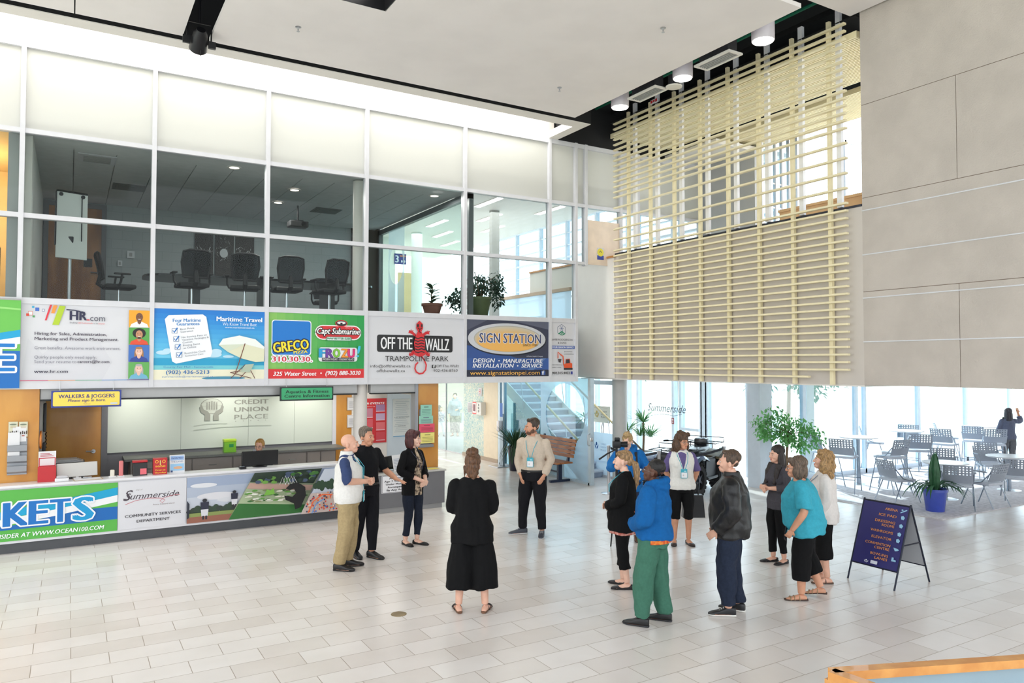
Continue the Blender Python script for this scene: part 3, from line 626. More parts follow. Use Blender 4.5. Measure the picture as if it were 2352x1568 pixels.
A.text('County Fair Mall - Summerside', *P(1255, 572), .026, (70, 120, 190), .436); A.text('(902) 436-5213', *P(1275, 622), .054, (36, 104, 170), .378, bold=.015); A.text('summerside@maritimetravel.ca', *P(1245, 650), .024, (80, 130, 190), .448)
A.build('printed_artwork', t, PM)
# --- food panel
t, A = ad(4, 'green fast food panel with yellow lettering on blue and a red address band'); P = lambda x, y: ((x-48)/697, (620-y)/503)
for k in range(12): A.poly([(k/12, 0), ((k+1)/12, 0), ((k+1)/12, 1), (k/12, 1)], (int(140-10*k), int(200-4*k), int(96-2*k)))
A.rect(0, 0, 1, .145, (222, 44, 48))
a = P(70, 444); b = P(350, 172); A.rrect(a[0], a[1], b[0], b[1], .03, (244, 246, 250)); A.rrect(a[0]+.009, a[1]+.012, b[0]-.009, b[1]-.012, .026, (0, 118, 206))
A.otext('GRECO', *P(88, 424), .155, (250, 226, 40), (20, 30, 70), .355, .018, bold=.03, rot=7); A.text('PIZZA', *P(225, 430), .042, (250, 226, 40), .14, bold=.03, rot=4)
A.otext('310.30.30.', *P(76, 490), .078, (214, 40, 60), (244, 246, 250), .40, .016, bold=.02)
a = P(374, 318); b = P(722, 202); A.rrect(a[0], a[1], b[0], b[1], .08, (244, 240, 240)); A.rrect(a[0]+.012, a[1]+.016, b[0]-.012, b[1]-.016, .07, (216, 40, 48))
u, v = P(569, 186); A.ell(u, v, .066, .052, (214, 40, 48)); A.ell(u, v, .058, .042, (30, 26, 30)); A.ell(u, v+.008, .045, .022, (240, 236, 236)); A.rect(u-.012, v-.035, u+.012, v+.01, (30, 26, 30))
A.text('SINCE 1972', *P(600, 224), .016, (250, 200, 200), .085)
A.otext('Capt Submarine', *P(390, 272), .094, (246, 244, 244), (30, 20, 24), .455, .012, bold=.02, shear=.25)
a = P(455, 324); b = P(648, 294); A.rrect(a[0], a[1], b[0], b[1], .02, (30, 150, 110)); A.rrect(a[0]+.005, a[1]+.006, b[0]-.005, b[1]-.006, .018, (240, 240, 240)); A.text('WAY BETTER SUBS!', *P(462, 316), .034, (36, 150, 112), .258, bold=.03)
a = P(400, 490); b = P(690, 378); A.rrect(a[0], a[1], b[0], b[1], .03, (238, 240, 244))
for ch, x, c in (('F', 408, (30, 160, 214)), ('R', 456, (110, 60, 160)), ('O', 508, (130, 200, 60)), ('Z', 570, (244, 150, 40)), ('U', 618, (226, 40, 120))): A.otext(ch, *P(x, 456), .135, c, tuple(int(v*.75) for v in c), .068, .006, bold=.03)
A.text('!', *P(684, 452), .18, (60, 190, 226), .035, bold=.03, shear=.2)
a = P(424, 486); b = P(664, 460); A.rect(a[0], a[1], b[0], b[1], (40, 40, 52)); A.text('FROZEN YOGURT - YOGOURT GLACE', *P(430, 479), .030, (240, 240, 240), .328)
A.text('325 Water Street', *P(80, 598), .062, (246, 244, 246), .435, bold=.02, shear=.2); A.ell(*P(417, 580), .008, .012, (246, 244, 246)); A.text('(902) 888-3030', *P(450, 596), .066, (246, 244, 246), .375, bold=.02, shear=.2)
A.build('printed_artwork', t, PM)
# --- trampoline panel
t, A = ad(5, 'white trampoline park panel with a red striped gecko between black lettering'); P = lambda x, y: ((x-775)/693, (608-y)/468)
a = P(842, 412); b = P(1388, 280); A.rrect(a[0], a[1], b[0], b[1], .022, (26, 26, 30))
A.text('OFF THE', *P(868, 390), .20, (240, 240, 242), .318, bold=.022); A.text('WALLZ', *P(1184, 396), .20, (240, 240, 242), .255, bold=.022)
RD = (214, 40, 48); BKC = (34, 24, 28)
for pts in (((1110, 280), (1090, 262), (1065, 250)), ((1165, 280), (1185, 262), (1210, 255)), ((1100, 400), (1090, 425), (1068, 436)), ((1175, 400), (1192, 420), (1212, 440))): A.stroke([P(*q) for q in pts], .045, RD)
for x, y in ((1078, 258), (1198, 262), (1080, 430), (1200, 432)):
    for dx, dy in ((-14, -14), (2, -22), (-18, 4), (16, -16), (12, 8)): A.stroke([P(x, y), P(x+dx*(1 if x < 1140 else -1)*-1 if False else x+dx, y+dy)], .014, RD)
A.poly([P(*q) for q in ((1136, 165), (1160, 190), (1162, 225), (1150, 250), (1168, 285), (1178, 340), (1172, 400), (1186, 425), (1165, 440), (1140, 450), (1112, 440), (1092, 425), (1104, 400), (1097, 340), (1108, 285), (1124, 250), (1112, 225), (1114, 190))], RD)
for k in range(6): y = 298+k*22; A.stroke([P(1104, y), P(1125, y+8), P(1150, y-2), P(1172, y+6)], .018, BKC)
A.poly([P(1116, 195), P(1130, 192), P(1130, 214), P(1118, 216)], BKC); A.poly([P(1146, 192), P(1158, 195), P(1156, 216), P(1146, 214)], BKC); A.stroke([P(1122, 222), P(1138, 232), P(1152, 222)], .012, BKC); A.stroke([P(1138, 232), P(1132, 250), P(1146, 262)], .012, BKC)
A.stroke([P(*q) for q in ((1150, 445), (1168, 470), (1184, 510), (1180, 550), (1160, 576), (1135, 580), (1112, 566), (1102, 540), (1108, 510), (1125, 490))], .026, RD)
A.text('TRAMPOLINE PARK', *P(893, 482), .085, (26, 26, 30), .66)
for tx, x, y, wd in (('info@offthewallz.ca', 792, 530, .402), ('offthewallz.ca', 834, 566, .285), ('Off The Wallz', 1258, 530, .245), ('902-436-8760', 1236, 566, .263)): A.text(tx, *P(x, y), .046, (50, 50, 54), wd)
a = P(1226, 536); b = P(1252, 510); A.rect(a[0], a[1], b[0], b[1], (30, 30, 34)); A.text('f', *P(1234, 534), .05, (240, 240, 242), .018, bold=.03)
A.build('printed_artwork', t, PM)
# --- sign maker panel
t, A = ad(6, 'navy sign maker panel with a silver and yellow oval'); P = lambda x, y: ((x-1492)/601, (608-y)/440)
A.rect(0, 0, 1, 1, (58, 62, 84)); A.poly([(0, 1), (.25, 1), (0, .8)], (84, 88, 108)); A.poly([(.55, 1), (1, .86), (1, 1)], (96, 100, 120)); A.rect(0, .12, 1, .33, (56, 92, 160)); A.poly([(0, .33), (.6, .33), (.2, .52), (0, .55)], (50, 84, 150)); A.poly([(.72, .1), (.9, .33), (.97, .33), (.80, .1)], (92, 124, 180)); A.rect(0, 0, 1, .115, (34, 38, 62))
A.ell(*P(1790, 318), .476, .29, (24, 28, 44), 48); A.ell(*P(1786, 312), .470, .278, (206, 208, 214), 48); A.ell(*P(1790, 312), .408, .236, (180, 176, 168), 48)
for k in range(7):
    q = k/7.0; A.ell(P(1790, 0)[0], P(0, 314)[1]-.012*k, .400*(1-.02*k), .226*(1-.055*k), (int(206+6*k), int(196-2*k), int(176-13*k)), 48)
A.otext('SIGN STATION', *P(1582, 344), .170, (66, 74, 112), (232, 232, 238), .745, .010, bold=.012); A.text('SINCE 1989', *P(1894, 368), .045, (90, 80, 60), .182)
A.text('A Motion Graphics Company', *P(1922, 452), .02, (220, 224, 236), .205)
for tx, y, x, wd in (('DESIGN', 498, 1536, .256), ('MANUFACTURE', 500, 1746, .495), ('INSTALLATION', 538, 1534, .487), ('SERVICE', 538, 1882, .268)): A.text(tx, *P(x, y), .072, (242, 244, 248), wd, bold=.02, shear=.22)
A.ell(*P(1719, 484), .009, .012, (242, 244, 248)); A.ell(*P(1854, 524), .009, .012, (242, 244, 248))
A.text('www.signstationpei.com', *P(1516, 594), .075, (250, 190, 90), .838); a = P(2030, 598); b = P(2062, 564); A.rect(a[0], a[1], b[0], b[1], (60, 90, 160)); A.text('f', *P(2038, 596), .075, (244, 246, 250), .024, bold=.03)
A.build('printed_artwork', t, PM)
# --- contractor panel
t, A = ad(7, 'narrow white contractor panel with a small orange excavator'); P = lambda x, y: ((x-2113)/170, (603-y)/416)
u, v = P(2189, 245); hx = [(u+.19*math.cos(math.radians(a)), v+.105*math.sin(math.radians(a))) for a in range(90, 451, 60)]; A.stroke(hx, .008, (80, 96, 130))
for a in range(0, 180, 60): c_, s_ = math.cos(math.radians(a)), math.sin(math.radians(a)); A.stroke([(u-.1*c_, v+.03-.05*s_), (u+.1*c_, v+.03+.05*s_)], .006, (80, 100, 160))
A.poly([P(2162, 275), P(2190, 250), P(2216, 275), P(2190, 290)], (60, 140, 110)); A.stroke([P(2172, 282), P(2192, 264)], .008, (238, 238, 242)); A.stroke([P(2184, 287), P(2202, 268)], .008, (238, 238, 242))
for tx, x, y, hh, wd in (('JAMIE RODGERSON', 2116, 328, .036, .88), ('& SONS', 2160, 352, .036, .36), ('EXCAVATION', 2206, 417, .018, .34), ('LANDSCAPING', 2206, 436, .018, .40), ('SNOW REMOVAL', 2116, 520, .018, .44), ('CEMENT WORK', 2116, 540, .018, .40)): A.text(tx, *P(x, y), hh, (70, 70, 80), wd)
a = P(2115, 392); b = P(2280, 368); A.rect(a[0], a[1], b[0], b[1], (70, 100, 176)); A.text('FOUR SEASON SERVICE', *P(2120, 387), .034, (244, 246, 250), .90, bold=.02)
A.stroke([P(2160, 465), P(2160, 418), P(2185, 442), P(2196, 450), P(2202, 520)], .022, (230, 90, 50)); A.poly([P(2160, 470), P(2185, 470), P(2178, 500), P(2165, 495)], (70, 66, 70))
A.poly([P(2205, 540), P(2200, 515), P(2214, 505), P(2216, 470), P(2245, 468), P(2248, 500), P(2262, 505), P(2262, 540)], (230, 90, 50)); A.poly([P(2218, 474), P(2242, 472), P(2244, 502), P(2216, 505)], (50, 56, 66)); A.rect(P(2202, 0)[0], P(0, 555)[1], P(2264, 0)[0], P(0, 540)[1], (50, 46, 50))
A.text('902.315.4422', *P(2118, 588), .045, (40, 40, 44), .74, bold=.02); a = P(2250, 590); b = P(2264, 568); A.rect(a[0], a[1], b[0], b[1], (60, 70, 150))
A.build('printed_artwork', t, PM)
# --- green banner hung at the far left
bx = atY(46.5, 780, 12.9).x; zt = atY(46, 688, 12.9).z; zb = atY(46, 891, 12.9).z; bw = 2.2
t = thing('banner', 'green and blue hanging banner with a white outlined letter E, beside the job panel', 'banner', (bx-bw, 12.9, zb))
mb = MB(); mb.box((0, 0, 0), (bw, 0.012, zt-zb)); mb.build('cloth', mat('banner_cloth', (106, 190, 80), 0.5), t)
A = Art(bw, zt-zb); A.rect(.6, 0, 1, .42, (0, 104, 184)); A.poly([(.6, .42), (1, .58), (1, .66), (.6, .52)], (0, 160, 210)); A.poly([(.6, .36), (1, .50), (1, .58), (.6, .44)], (236, 236, 238)); A.poly([(.6, .92), (1, .88), (1, .90), (.6, .95)], (150, 216, 120))
A.otext('E', .853, .19, .32, (0, 120, 200), (236, 238, 244), .11, .022, bold=.03)
A.build('printed_artwork', t, face_Y(0, -0.001, 0)); mb = MB(); mb.cyl((0, 0.005, zt-zb), (bw, 0.005, zt-zb), 0.012, 8); mb.build('rail', STEEL, t)

# ================================================================ SERVICE COUNTER
YF = 12.74
t = thing('service_counter', 'long white service counter with a pale top and dark plinth carrying printed panels', 'counter', (0, YF, 0))
XE = 4.16
mb = MB(); mb.box((-4, 0.06, 0), (XE, 0.28, 0.17)); mb.build('plinth', DGREY, t)
mb = MB(); mb.box((-4, 0.015, 0.145), (XE, 0.31, 0.925)); mb.build('body', mat('counter_white', (222, 222, 226), 0.4, noise_amt=0.01), t)
mb = MB(); mb.bbox((-4.05, -0.03, 0.925), (XE, 0.335, 0.965), 0.012); mb.build('top', mat('counter_top', (224, 224, 228), 0.25, noise_amt=0.02), t)
cnt = t
def cpanel(x0, x1, z0, z1, label):
    t = thing('counter_panel', label, 'sign', (x0, YF, z0), 0, 'printed panels on the counter front')
    mb = MB(); mb.box((0, -0.003, 0), (x1-x0, 0.013, z1-z0)); mb.build('panel', mat('panel_white', (216, 216, 221), 0.4), t)
    return t, Art(x1-x0, z1-z0)
CM = face_Y(0, -0.0035, 0)
t, A = cpanel(-2.0, 0.66, 0.185, 0.905, 'green and blue ticket panel with large outlined blue letters KETS on the counter front')
P = lambda x, y: (((x/3.733-268)/268*1.43+2.66)/2.66, (1390-y-(1000-x)*.085)/490)
A.rect(0, 0, 1, 1, (88, 178, 72)); A.poly([(0, .20), (1, .24), (1, .50), (.82, .50), (.5, .30), (0, .28)], (0, 100, 178)); A.poly([(.4, .28), (.7, .42), (1, .60), (1, .74), (.72, .56), (.4, .40)], (236, 236, 238)); A.poly([(.45, .44), (.72, .56), (1, .74), (1, .90), (.7, .72), (.45, .58)], (0, 160, 206)); A.rect(0, 0, 1, .205, (88, 178, 72))
for ch, u0, wd in (('K', .47, .105), ('E', .585, .075), ('T', .68, .085), ('S', .79, .085)):
    A.otext(ch, u0, .29, .475, (0, 110, 190) if ch != 'S' else (0, 150, 206), (238, 240, 246), wd, .030, bold=.034)
A.text('INSIDER AT WWW.OCEAN100.COM', .425, .065, .085, (244, 246, 248), .51, bold=.015, shear=.2)
A.build('printed_artwork', t, CM)
t, A = cpanel(0.667, 1.617, 0.185, 0.905, 'white municipal department panel with handwritten style name and red swoosh on the counter front')
A.text('City of', .25, .80, .028, (150, 140, 140), .10, shear=.3); A.text('Summerside', .09, .62, .13, (70, 60, 70), .80, shear=.35); A.text('S', .07, .60, .22, (70, 60, 70), .14, shear=.35)
A.stroke([(.10, .52), (.25, .59), (.45, .62), (.62, .60), (.68, .55), (.64, .50), (.60, .54), (.66, .60), (.80, .645), (.90, .65)], .009, (196, 90, 100)); A.text('Prince Edward Island', .50, .46, .03, (150, 140, 140), .32, shear=.1)
A.text('COMMUNITY SERVICES', .10, .245, .058, (40, 36, 44), .82, bold=.012); A.text('DEPARTMENT', .27, .125, .058, (40, 36, 44), .48, bold=.012)
A.build('printed_artwork', t, CM)
t, A = cpanel(1.624, XE-0.05, 0.185, 0.905, 'photo collage panel of a ball field, a garden and a crowd on the counter front')
P = lambda x, y: ((x-300)/1290, (1238-(y+(x-300)*.075))/400)
def PP(x, y): b = 1240-(x-300)*.083; tp = 848-(x-300)*.075; return ((x-300)/1320, (b-y)/(b-tp))
sky = [(156, 170, 196), (176, 186, 204), (196, 202, 214), (206, 208, 214)]
for k in range(4): A.rect(0, .95-.22*k-.25, 1, .99-.22*k, sky[k])
for x, y, rx, ry, c in ((.10, .80, .08, .05, (222, 224, 230)), (.18, .55, .12, .08, (218, 218, 224)), (.30, .45, .12, .06, (212, 214, 220))): A.ell(x, y, rx, ry, c)
for k in range(16): A.ell(.02+k*.022, .24+.02*((k*7) % 3), .022, .05+.02*((k*5) % 4), (46, 56+4*(k % 4), 48))
A.rect(0, .13, .33, .21, (136, 150, 84)); A.rect(0, 0, .33, .13, (150, 96, 78))
def player(x, y, s): A.ell(x, y+.36*s, .012*s, .035*s, (30, 30, 40)); A.poly([(x-.02*s, y+.18*s), (x+.02*s, y+.18*s), (x+.022*s, y+.33*s), (x-.022*s, y+.33*s)], (36, 38, 60)); A.poly([(x-.016*s, y+.06*s), (x+.016*s, y+.06*s), (x+.02*s, y+.19*s), (x-.02*s, y+.19*s)], (214, 214, 220)); A.rect(x-.012*s, y, x-.003*s, y+.07*s, (40, 36, 44)); A.rect(x+.004*s, y, x+.013*s, y+.07*s, (40, 36, 44))
player(.105, .06, 1.15); player(.285, .27, .95); A.poly([(0, .1), (.012, .12), (.015, .42), (0, .5)], (30, 34, 50))
A.poly([(.25, 0), (.72, 0), (.86, 1), (.41, 1)], (150, 160, 130)); A.poly([(.25, 0), (.72, 0), (.745, .18), (.31, .34)], (48, 110, 50)); A.poly([(.31, .34), (.745, .18), (.78, .44), (.36, .66)], (170, 186, 150)); A.poly([(.36, .66), (.78, .5), (.80, .62), (.38, .78)], (196, 160, 146)); A.poly([(.38, .80), (.80, .66), (.86, 1), (.41, 1)], (44, 60, 48))
R_ = random.Random(3)
for k in range(70): x = .36+.38*R_.random(); y = .36+.26*R_.random()-.2*(x-.4); A.ell(x, y, .012+.012*R_.random(), .012+.01*R_.random(), R_.choice(((90, 150, 60), (60, 110, 56), (226, 222, 206), (130, 140, 96), (236, 236, 226))), 8)
for k in range(30): x = .42+.40*R_.random(); y = .74+.22*R_.random(); A.ell(x, y, .02, .04, R_.choice(((30, 50, 36), (60, 110, 50), (110, 160, 70), (70, 84, 110))), 8)
A.poly([(.46, .50), (.53, .52), (.52, .66), (.50, .60), (.48, .64)], (120, 180, 70))
for k in range(5): A.stroke([(.56+.02*k, .72), (.58+.018*k, .88+.03*(k % 2)), (.60+.02*k, .70)], .010, (226, 226, 226))
A.poly([(.60, .62), (.63, .72), (.68, .74), (.73, .62), (.735, .42), (.70, .16), (.665, .12), (.655, .26), (.60, .36), (.59, .46), (.645, .42), (.67, .50), (.655, .60), (.625, .58)], (14, 14, 16))
A.poly([(.70, 0), (1, 0), (1, 1), (.86, 1)], (198, 206, 220)); 
for k in range(10): A.ell(.80+k*.022, .62+.02*(k % 2), .02, .07+.03*(k % 3), (44, 70, 48))
A.poly([(.70, 0), (1, 0), (1, .46), (.765, .46)], (206, 190, 184))
for k in range(110): x = .72+.28*R_.random(); y = .05+.42*R_.random(); (x > .70+.07*y*2) and A.ell(x, y, .006, .022, R_.choice(((210, 70, 60), (60, 110, 190), (240, 220, 200), (226, 150, 110), (240, 120, 60), (70, 70, 96))), 8)
A.stroke([(.735, .05), (.77, .30), (.83, .44), (.90, .42)], .03, (236, 110, 60)); A.stroke([(.76, .03), (.79, .24), (.84, .34)], .022, (90, 150, 220))
A.build('printed_artwork', t, CM)
# lower second desk
t = thing('information_desk', 'lower dark grey information desk right of the long white counter', 'desk', (0, YF, 0))
mb = MB(); mb.box((XE+0.01, 0.02, 0.09), (6.12, 0.34, 0.685)); mb.build('body', GREYM, t)
mb = MB(); mb.box((XE+0.01, 0.05, 0), (6.08, 0.30, 0.09)); mb.build('plinth', mat('plinth_grey', (150, 150, 150), 0.5), t)
mb = MB(); mb.bbox((XE+0.005, -0.01, 0.685), (6.14, 0.39, 0.715), 0.008); mb.build('top', mat('desk_top', (188, 188, 184), 0.35, noise_amt=0.05, noise_scale=60), t)
x0 = atY(877, 1093, YF).x; z1 = atY(877, 1093, YF).z; z0 = atY(877, 1134, YF).z
t = thing('notice_sign', 'small white child supervision notice on the grey desk front', 'sign', (x0, YF+0.018, z0))
mb = MB(); mb.bbox((0, -0.012, 0), (0.56, 0, z1-z0), 0.006); mb.build('panel', mat('panel_white', (216, 216, 221), 0.4), t)
A = Art(0.56, z1-z0); A.rrect(.02, .03, .98, .97, .02, (60, 60, 66)); A.rrect(.028, .045, .972, .955, .02, (238, 238, 242))
for k, l in enumerate(('Any Child', 'Age 7 Years and', 'Under Must Be', 'Accompanied', 'By Any Adult')): A.text(l, .5, .78-.165*k, .10, (40, 40, 46), .055*len(l), align='C', bold=.02)
A.build('printed_artwork', t, face_Y(0, -0.0125, 0))
# hanging information boards
def board(name, label, px0, py0, px1, py1, Y, rim, fill):
    a = atY(px0, py1, Y); b = atY(px1, py0, Y); t = thing(name, label, 'sign', (a.x, Y, a.z)); W_, H_ = b.x-a.x, b.z-a.z
    mb = MB(); mb.bbox((0, 0, 0), (W_, 0.03, H_), 0.006); mb.build('board', mat('rim_%d' % rim[2], rim, 0.4), t)
    for x in (0.12*W_, 0.88*W_):
        mb = MB(); mb.cyl((x, 0.015, H_-0.01), (x, 0.06, 2.45-a.z), 0.004, 6); mb.build('hanger', STEEL, t)
    A = Art(W_, H_); A.rrect(.025, .10, .975, .92, .02, fill); return t, A
t, A = board('hanging_sign', 'yellow hanging sign with blue rim asking walkers and joggers to sign in', 117, 895, 279, 937, 12.88, (44, 60, 140), (246, 214, 90))
A.text('WALKERS & JOGGERS', .5, .56, .22, (40, 44, 120), .80, 'C', bold=.015); A.text('Please sign in here.', .5, .34, .16, (40, 44, 120), .54, 'C', bold=.01, shear=.2); A.text('Thank you', .5, .18, .05, (90, 90, 120), .10, 'C'); A.rect(.84, .16, .94, .26, (200, 210, 220)); A.build('printed_artwork', t, face_Y(0, -0.001, 0))
t, A = board('hanging_sign', 'green hanging sign with black rim for aquatics and fitness centre information', 643, 887, 766, 921, 12.88, (24, 36, 34), (54, 164, 110))
A.text('Aquatics & Fitness', .5, .55, .22, (16, 40, 34), .80, 'C', bold=.015); A.text('Centre Information', .5, .24, .22, (16, 40, 34), .84, 'C', bold=.015); A.build('printed_artwork', t, face_Y(0, -0.001, 0))
# emblem and name on the glass behind the counter
a = atY(458, 966, YB); b = atY(514, 915, YB); GE = (150, 152, 142)
t = thing('wall_emblem', 'grey emblem of two cupped hands under a globe on the glass wall behind the counter', 'emblem', (a.x, YB-0.002, a.z)); A = Art(b.x-a.x, b.z-a.z)
A.ell(.5, .66, .47, .36, GE, 40); A.ell(.5, .66, .44, .335, (198, 204, 192), 40)
for k in (.45, .66, .85): A.rect(.06, k, .94, k+.012, (176, 180, 168))
for k in range(5): x = .30+.1*k; A.ell(x, .86-.03*abs(k-2), .03, .04, GE); A.rect(x-.03, .50, x+.03, .82-.03*abs(k-2), GE)
A.poly([(0, .62), (.04, .40), (.22, .26), (.20, 0), (.44, 0), (.44, .26), (.34, .42), (.16, .52), (.08, .74)], GE); A.poly([(1, .62), (.96, .40), (.78, .26), (.80, 0), (.56, 0), (.56, .26), (.66, .42), (.84, .52), (.92, .74)], GE)
A.build('print', t, face_Y(0, 0, 0))
a = atY(538, 968, YB); b = atY(616, 914, YB); t = thing('wall_lettering', 'grey lettering spelling CREDIT UNION PLACE on the glass wall behind the counter', 'lettering', (a.x, YB-0.002, a.z)); A = Art(b.x-a.x, b.z-a.z)
for k, l in enumerate(('CREDIT', 'UNION', 'PLACE')): A.text(l, 0, .76-.33*k, .20, GE, 1.0, bold=.02 if k < 2 else 0)
for k in range(5): A.ell(.04+.22*k, .02, .012, .015, GE)
A.stroke([(-1.15, -.12), (-.75, -.05), (-.2, -.07)], .02, (178, 184, 172)); A.stroke([(-1.15, -.30), (-.4, -.22), (.6, -.20), (1.1, -.22)], .025, (178, 184, 172))
A.build('print', t, face_Y(0, 0, 0))
# ================================================================ SLAT SCREEN
t = thing('slat_screen', 'tall cream painted screen of horizontal slats fixed across the balcony front', 'screen', (10.09, 7.0, 2.5))
slat = None; zt = [0.1147*k for k in range(48)]
zw_hi = 5.07-2.5; z_open = atX(1412, 452, 10.09).z-2.5
cnt_k = 0
for k, z in enumerate(zt):
    if zw_hi+0.02 < z < z_open and k % 2 == 0: continue
    y0, y1 = (0.72, 5.62) if k == 0 else (0.02, 5.62)
    if k == 0 or slat is None or k == 1:
        mb = MB(); mb.bbox((-0.042, y0, -0.016), (0.025, y1, 0.016), 0.004, seg=1); o = mb.build('slat', SLAT, t)
        if k: slat = o
    else:
        o = slat.copy(); COL.objects.link(o)
    o.location = (0, 0, z)
post = wp = None
for i in range(8):
    y = (7.75+0.7314*i)*0.948-7.0
    if post is None:
        mb = MB(); mb.box((0.02, -0.03, -0.12), (0.075, 0.03, 5.55)); post = mb.build('post', SLAT, t)
        mb = MB(); mb.box((0.11, -0.05, 2.62), (0.17, 0.03, 5.72)); wp = mb.build('hanger_post', POSTW, t)
    else:
        pass
    if i == 0: post.location.y = y; wp.location.y = y-0.10
    else:
        c = post.copy(); COL.objects.link(c); c.location.y = y
        c = wp.copy(); COL.objects.link(c); c.location.y = y-0.10
# ================================================================ CEILING FITTINGS
LENS = glow('lamp_lens', (255, 250, 244), 9.0); LAMPW = mat('lamp_body', (214, 208, 216), 0.4, noise_amt=0.02)
first = None
for (x, y, lab) in ((8.70, 7.40, 'white cylinder downlight nearest the stone wall, under the black roof void'), (8.70, 9.07, 'white cylinder downlight between the two ceiling vents under the black roof void'), (8.70, 10.71, 'white cylinder downlight beside the far corner of the big ceiling panel')):
    if first is None:
        first = t = thing('downlight', lab, 'light', (x, y, 7.45), 0, 'cylinder downlights in the roof void')
        mb = MB(); mb.lathe([(0.16, 0.0), (0.165, 0.01), (0.165, 0.62), (0.15, 0.64)], n=32); mb.mi = 0; mb.build('housing', LAMPW, t, True)
        mb = MB(); mb.lathe([(0.145, -0.012), (0.15, 0.0)], n=32); mb.build('lens', LENS, t, True)
        mb = MB(); mb.cyl((0, 0, 0.64), (0, 0, 1.60), 0.012, 8); mb.build('stem', BLACK, t)
    else: dup(first, (x, y, 7.45), 0, lab, 'cylinder downlights in the roof void')
first = None
for x, y, lab in ((8.68, 8.27, 'long white ceiling vent between the two nearer downlights'), (8.70, 9.95, 'long white ceiling vent beside the round speaker')):
    if first is None:
        first = t = thing('ceiling_vent', lab, 'vent', (x, y, 7.45), 0, 'ceiling vents in the roof void')
        mb = MB()
        for a, b in (((-0.15, -0.37, 0), (0.15, -0.33, 0.03)), ((-0.15, 0.33, 0), (0.15, 0.37, 0.03)), ((-0.15, -0.33, 0), (-0.11, 0.33, 0.03)), ((0.11, -0.33, 0), (0.15, 0.33, 0.03))): mb.box(a, b)
        mb.build('frame', WHITE, t)
        mb = MB(); mb.box((-0.11, -0.33, 0.02), (0.11, 0.33, 0.03))
        for k in range(5): mb.box((-0.10+0.045*k, -0.33, 0.004), (-0.088+0.045*k, 0.33, 0.02))
        mb.build('grille', mat('vent_grey', (168, 168, 166), 0.5), t)
        mb = MB(); mb.box((-0.1, -0.3, 0.03), (0.1, 0.3, 0.5)); mb.cyl((0, 0, .5), (0, 0, 1.6), 0.05, 12); mb.build('duct_boot', DUCT, t)
    else: dup(first, (x, y, 7.45), 0, lab, 'ceiling vents in the roof void')
t = thing('ceiling_speaker', 'round white ceiling speaker beside the far ceiling vent', 'speaker', (8.86, 9.45, 7.45))
mb = MB(); mb.lathe([(0.02, -0.012), (0.10, -0.006), (0.135, 0.0), (0.14, 0.02)], n=28); mb.build('grille', mat('speaker_white', (222, 218, 208), 0.5), t, True)
mb = MB(); mb.lathe([(0.10, 0.02), (0.10, 0.2)], n=20); mb.cyl((0, 0, 0.2), (0, 0, 1.6), 0.01, 6); mb.build('can', DUCT, t, True)
for nm, x, z, r, lab in (('duct', 9.35, 8.55, 0.22, 'thick dark duct running along the roof void nearest the ceiling panel'), ('duct', 9.72, 8.62, 0.13, 'thinner dark duct beside the thick duct in the roof void'), ('pipe', 9.95, 8.35, 0.03, 'thin green pipe running through the roof void by the slats'), ('beam', 8.72, 8.7, 0.12, 'dark beam above the cylinder downlights in the roof void')):
    mb = MB(); mb.cyl((x, 7.1, z), (x, 13.08, z), r, 20 if r > .05 else 8); tag(mb.build(nm, mat('green_pipe', (20, 110, 84), 0.4) if nm == 'pipe' else DUCT, smooth=True), lab, nm)
a = atX(1502, 232, 9.7); t = thing('pipe_label', 'small white and red label on the dark duct by the slats', 'label', (a.x, a.y, a.z)); mb = MB(); mb.box((0, -0.10, -0.04), (0.02, 0.10, 0.04)); mb.build('plate', mat('panel_white', (216, 216, 221), 0.4), t)
A = Art(0.2, 0.08); A.rect(.03, .15, .3, .85, (200, 40, 44)); A.rect(.38, .3, .62, .8, (200, 40, 44)); A.rect(.7, .15, .95, .85, (200, 40, 44)); A.build('printed_artwork', t, face_X(-0.001, 0.1, -0.04))
# stage light in the gap of the ceiling
t = thing('spotlight', 'black stage spotlight hanging in the dark gap between ceiling panels', 'light', (1.53, 11.35, 7.32))
BLK = mat('black_metal', (26, 26, 30), 0.4, 0.3, noise_amt=0.1)
M1 = Matrix.Rotation(math.radians(60), 4, 'X')
mb = MB(); mb.tube([M1 @ Vector(p) for p in ((0, 0, 0.20), (0, 0, 0.12), (0, 0, 0.0), (0, 0, -0.14))], [0.06, 0.10, 0.11, 0.125], 20); mb.build('body', BLK, t, True)
mb = MB(); mb.tube([M1 @ Vector((0, 0, -0.141)), M1 @ Vector((0, 0, -0.15))], [0.105, 0.10], 20); mb.build('lens', mat('lens_glass', (120, 130, 126), 0.1), t)
mb = MB(); mb.tube([(-0.16, 0, 0), (-0.16, 0, 0.26), (0.16, 0, 0.26), (0.16, 0, 0)], 0.012, 6); mb.cyl((0, 0, 0.26), (0, 0, 1.68), 0.015, 8); mb.build('yoke', BLK, t)
for a, b in (((-0.22, -0.02, -0.06), (-0.12, 0.02, 0.05)), ((0.12, -0.03, -0.08), (0.22, 0.02, 0.02))): mb = MB(); mb.box(a, b); mb.build('barn_door', BLK, t)
mb = MB(); mb.tube([(0.02, 0, -0.1), (0.02, 0.01, -0.2)], 0.012, 6); mb.build('cable_end', BLK, t)
first = None
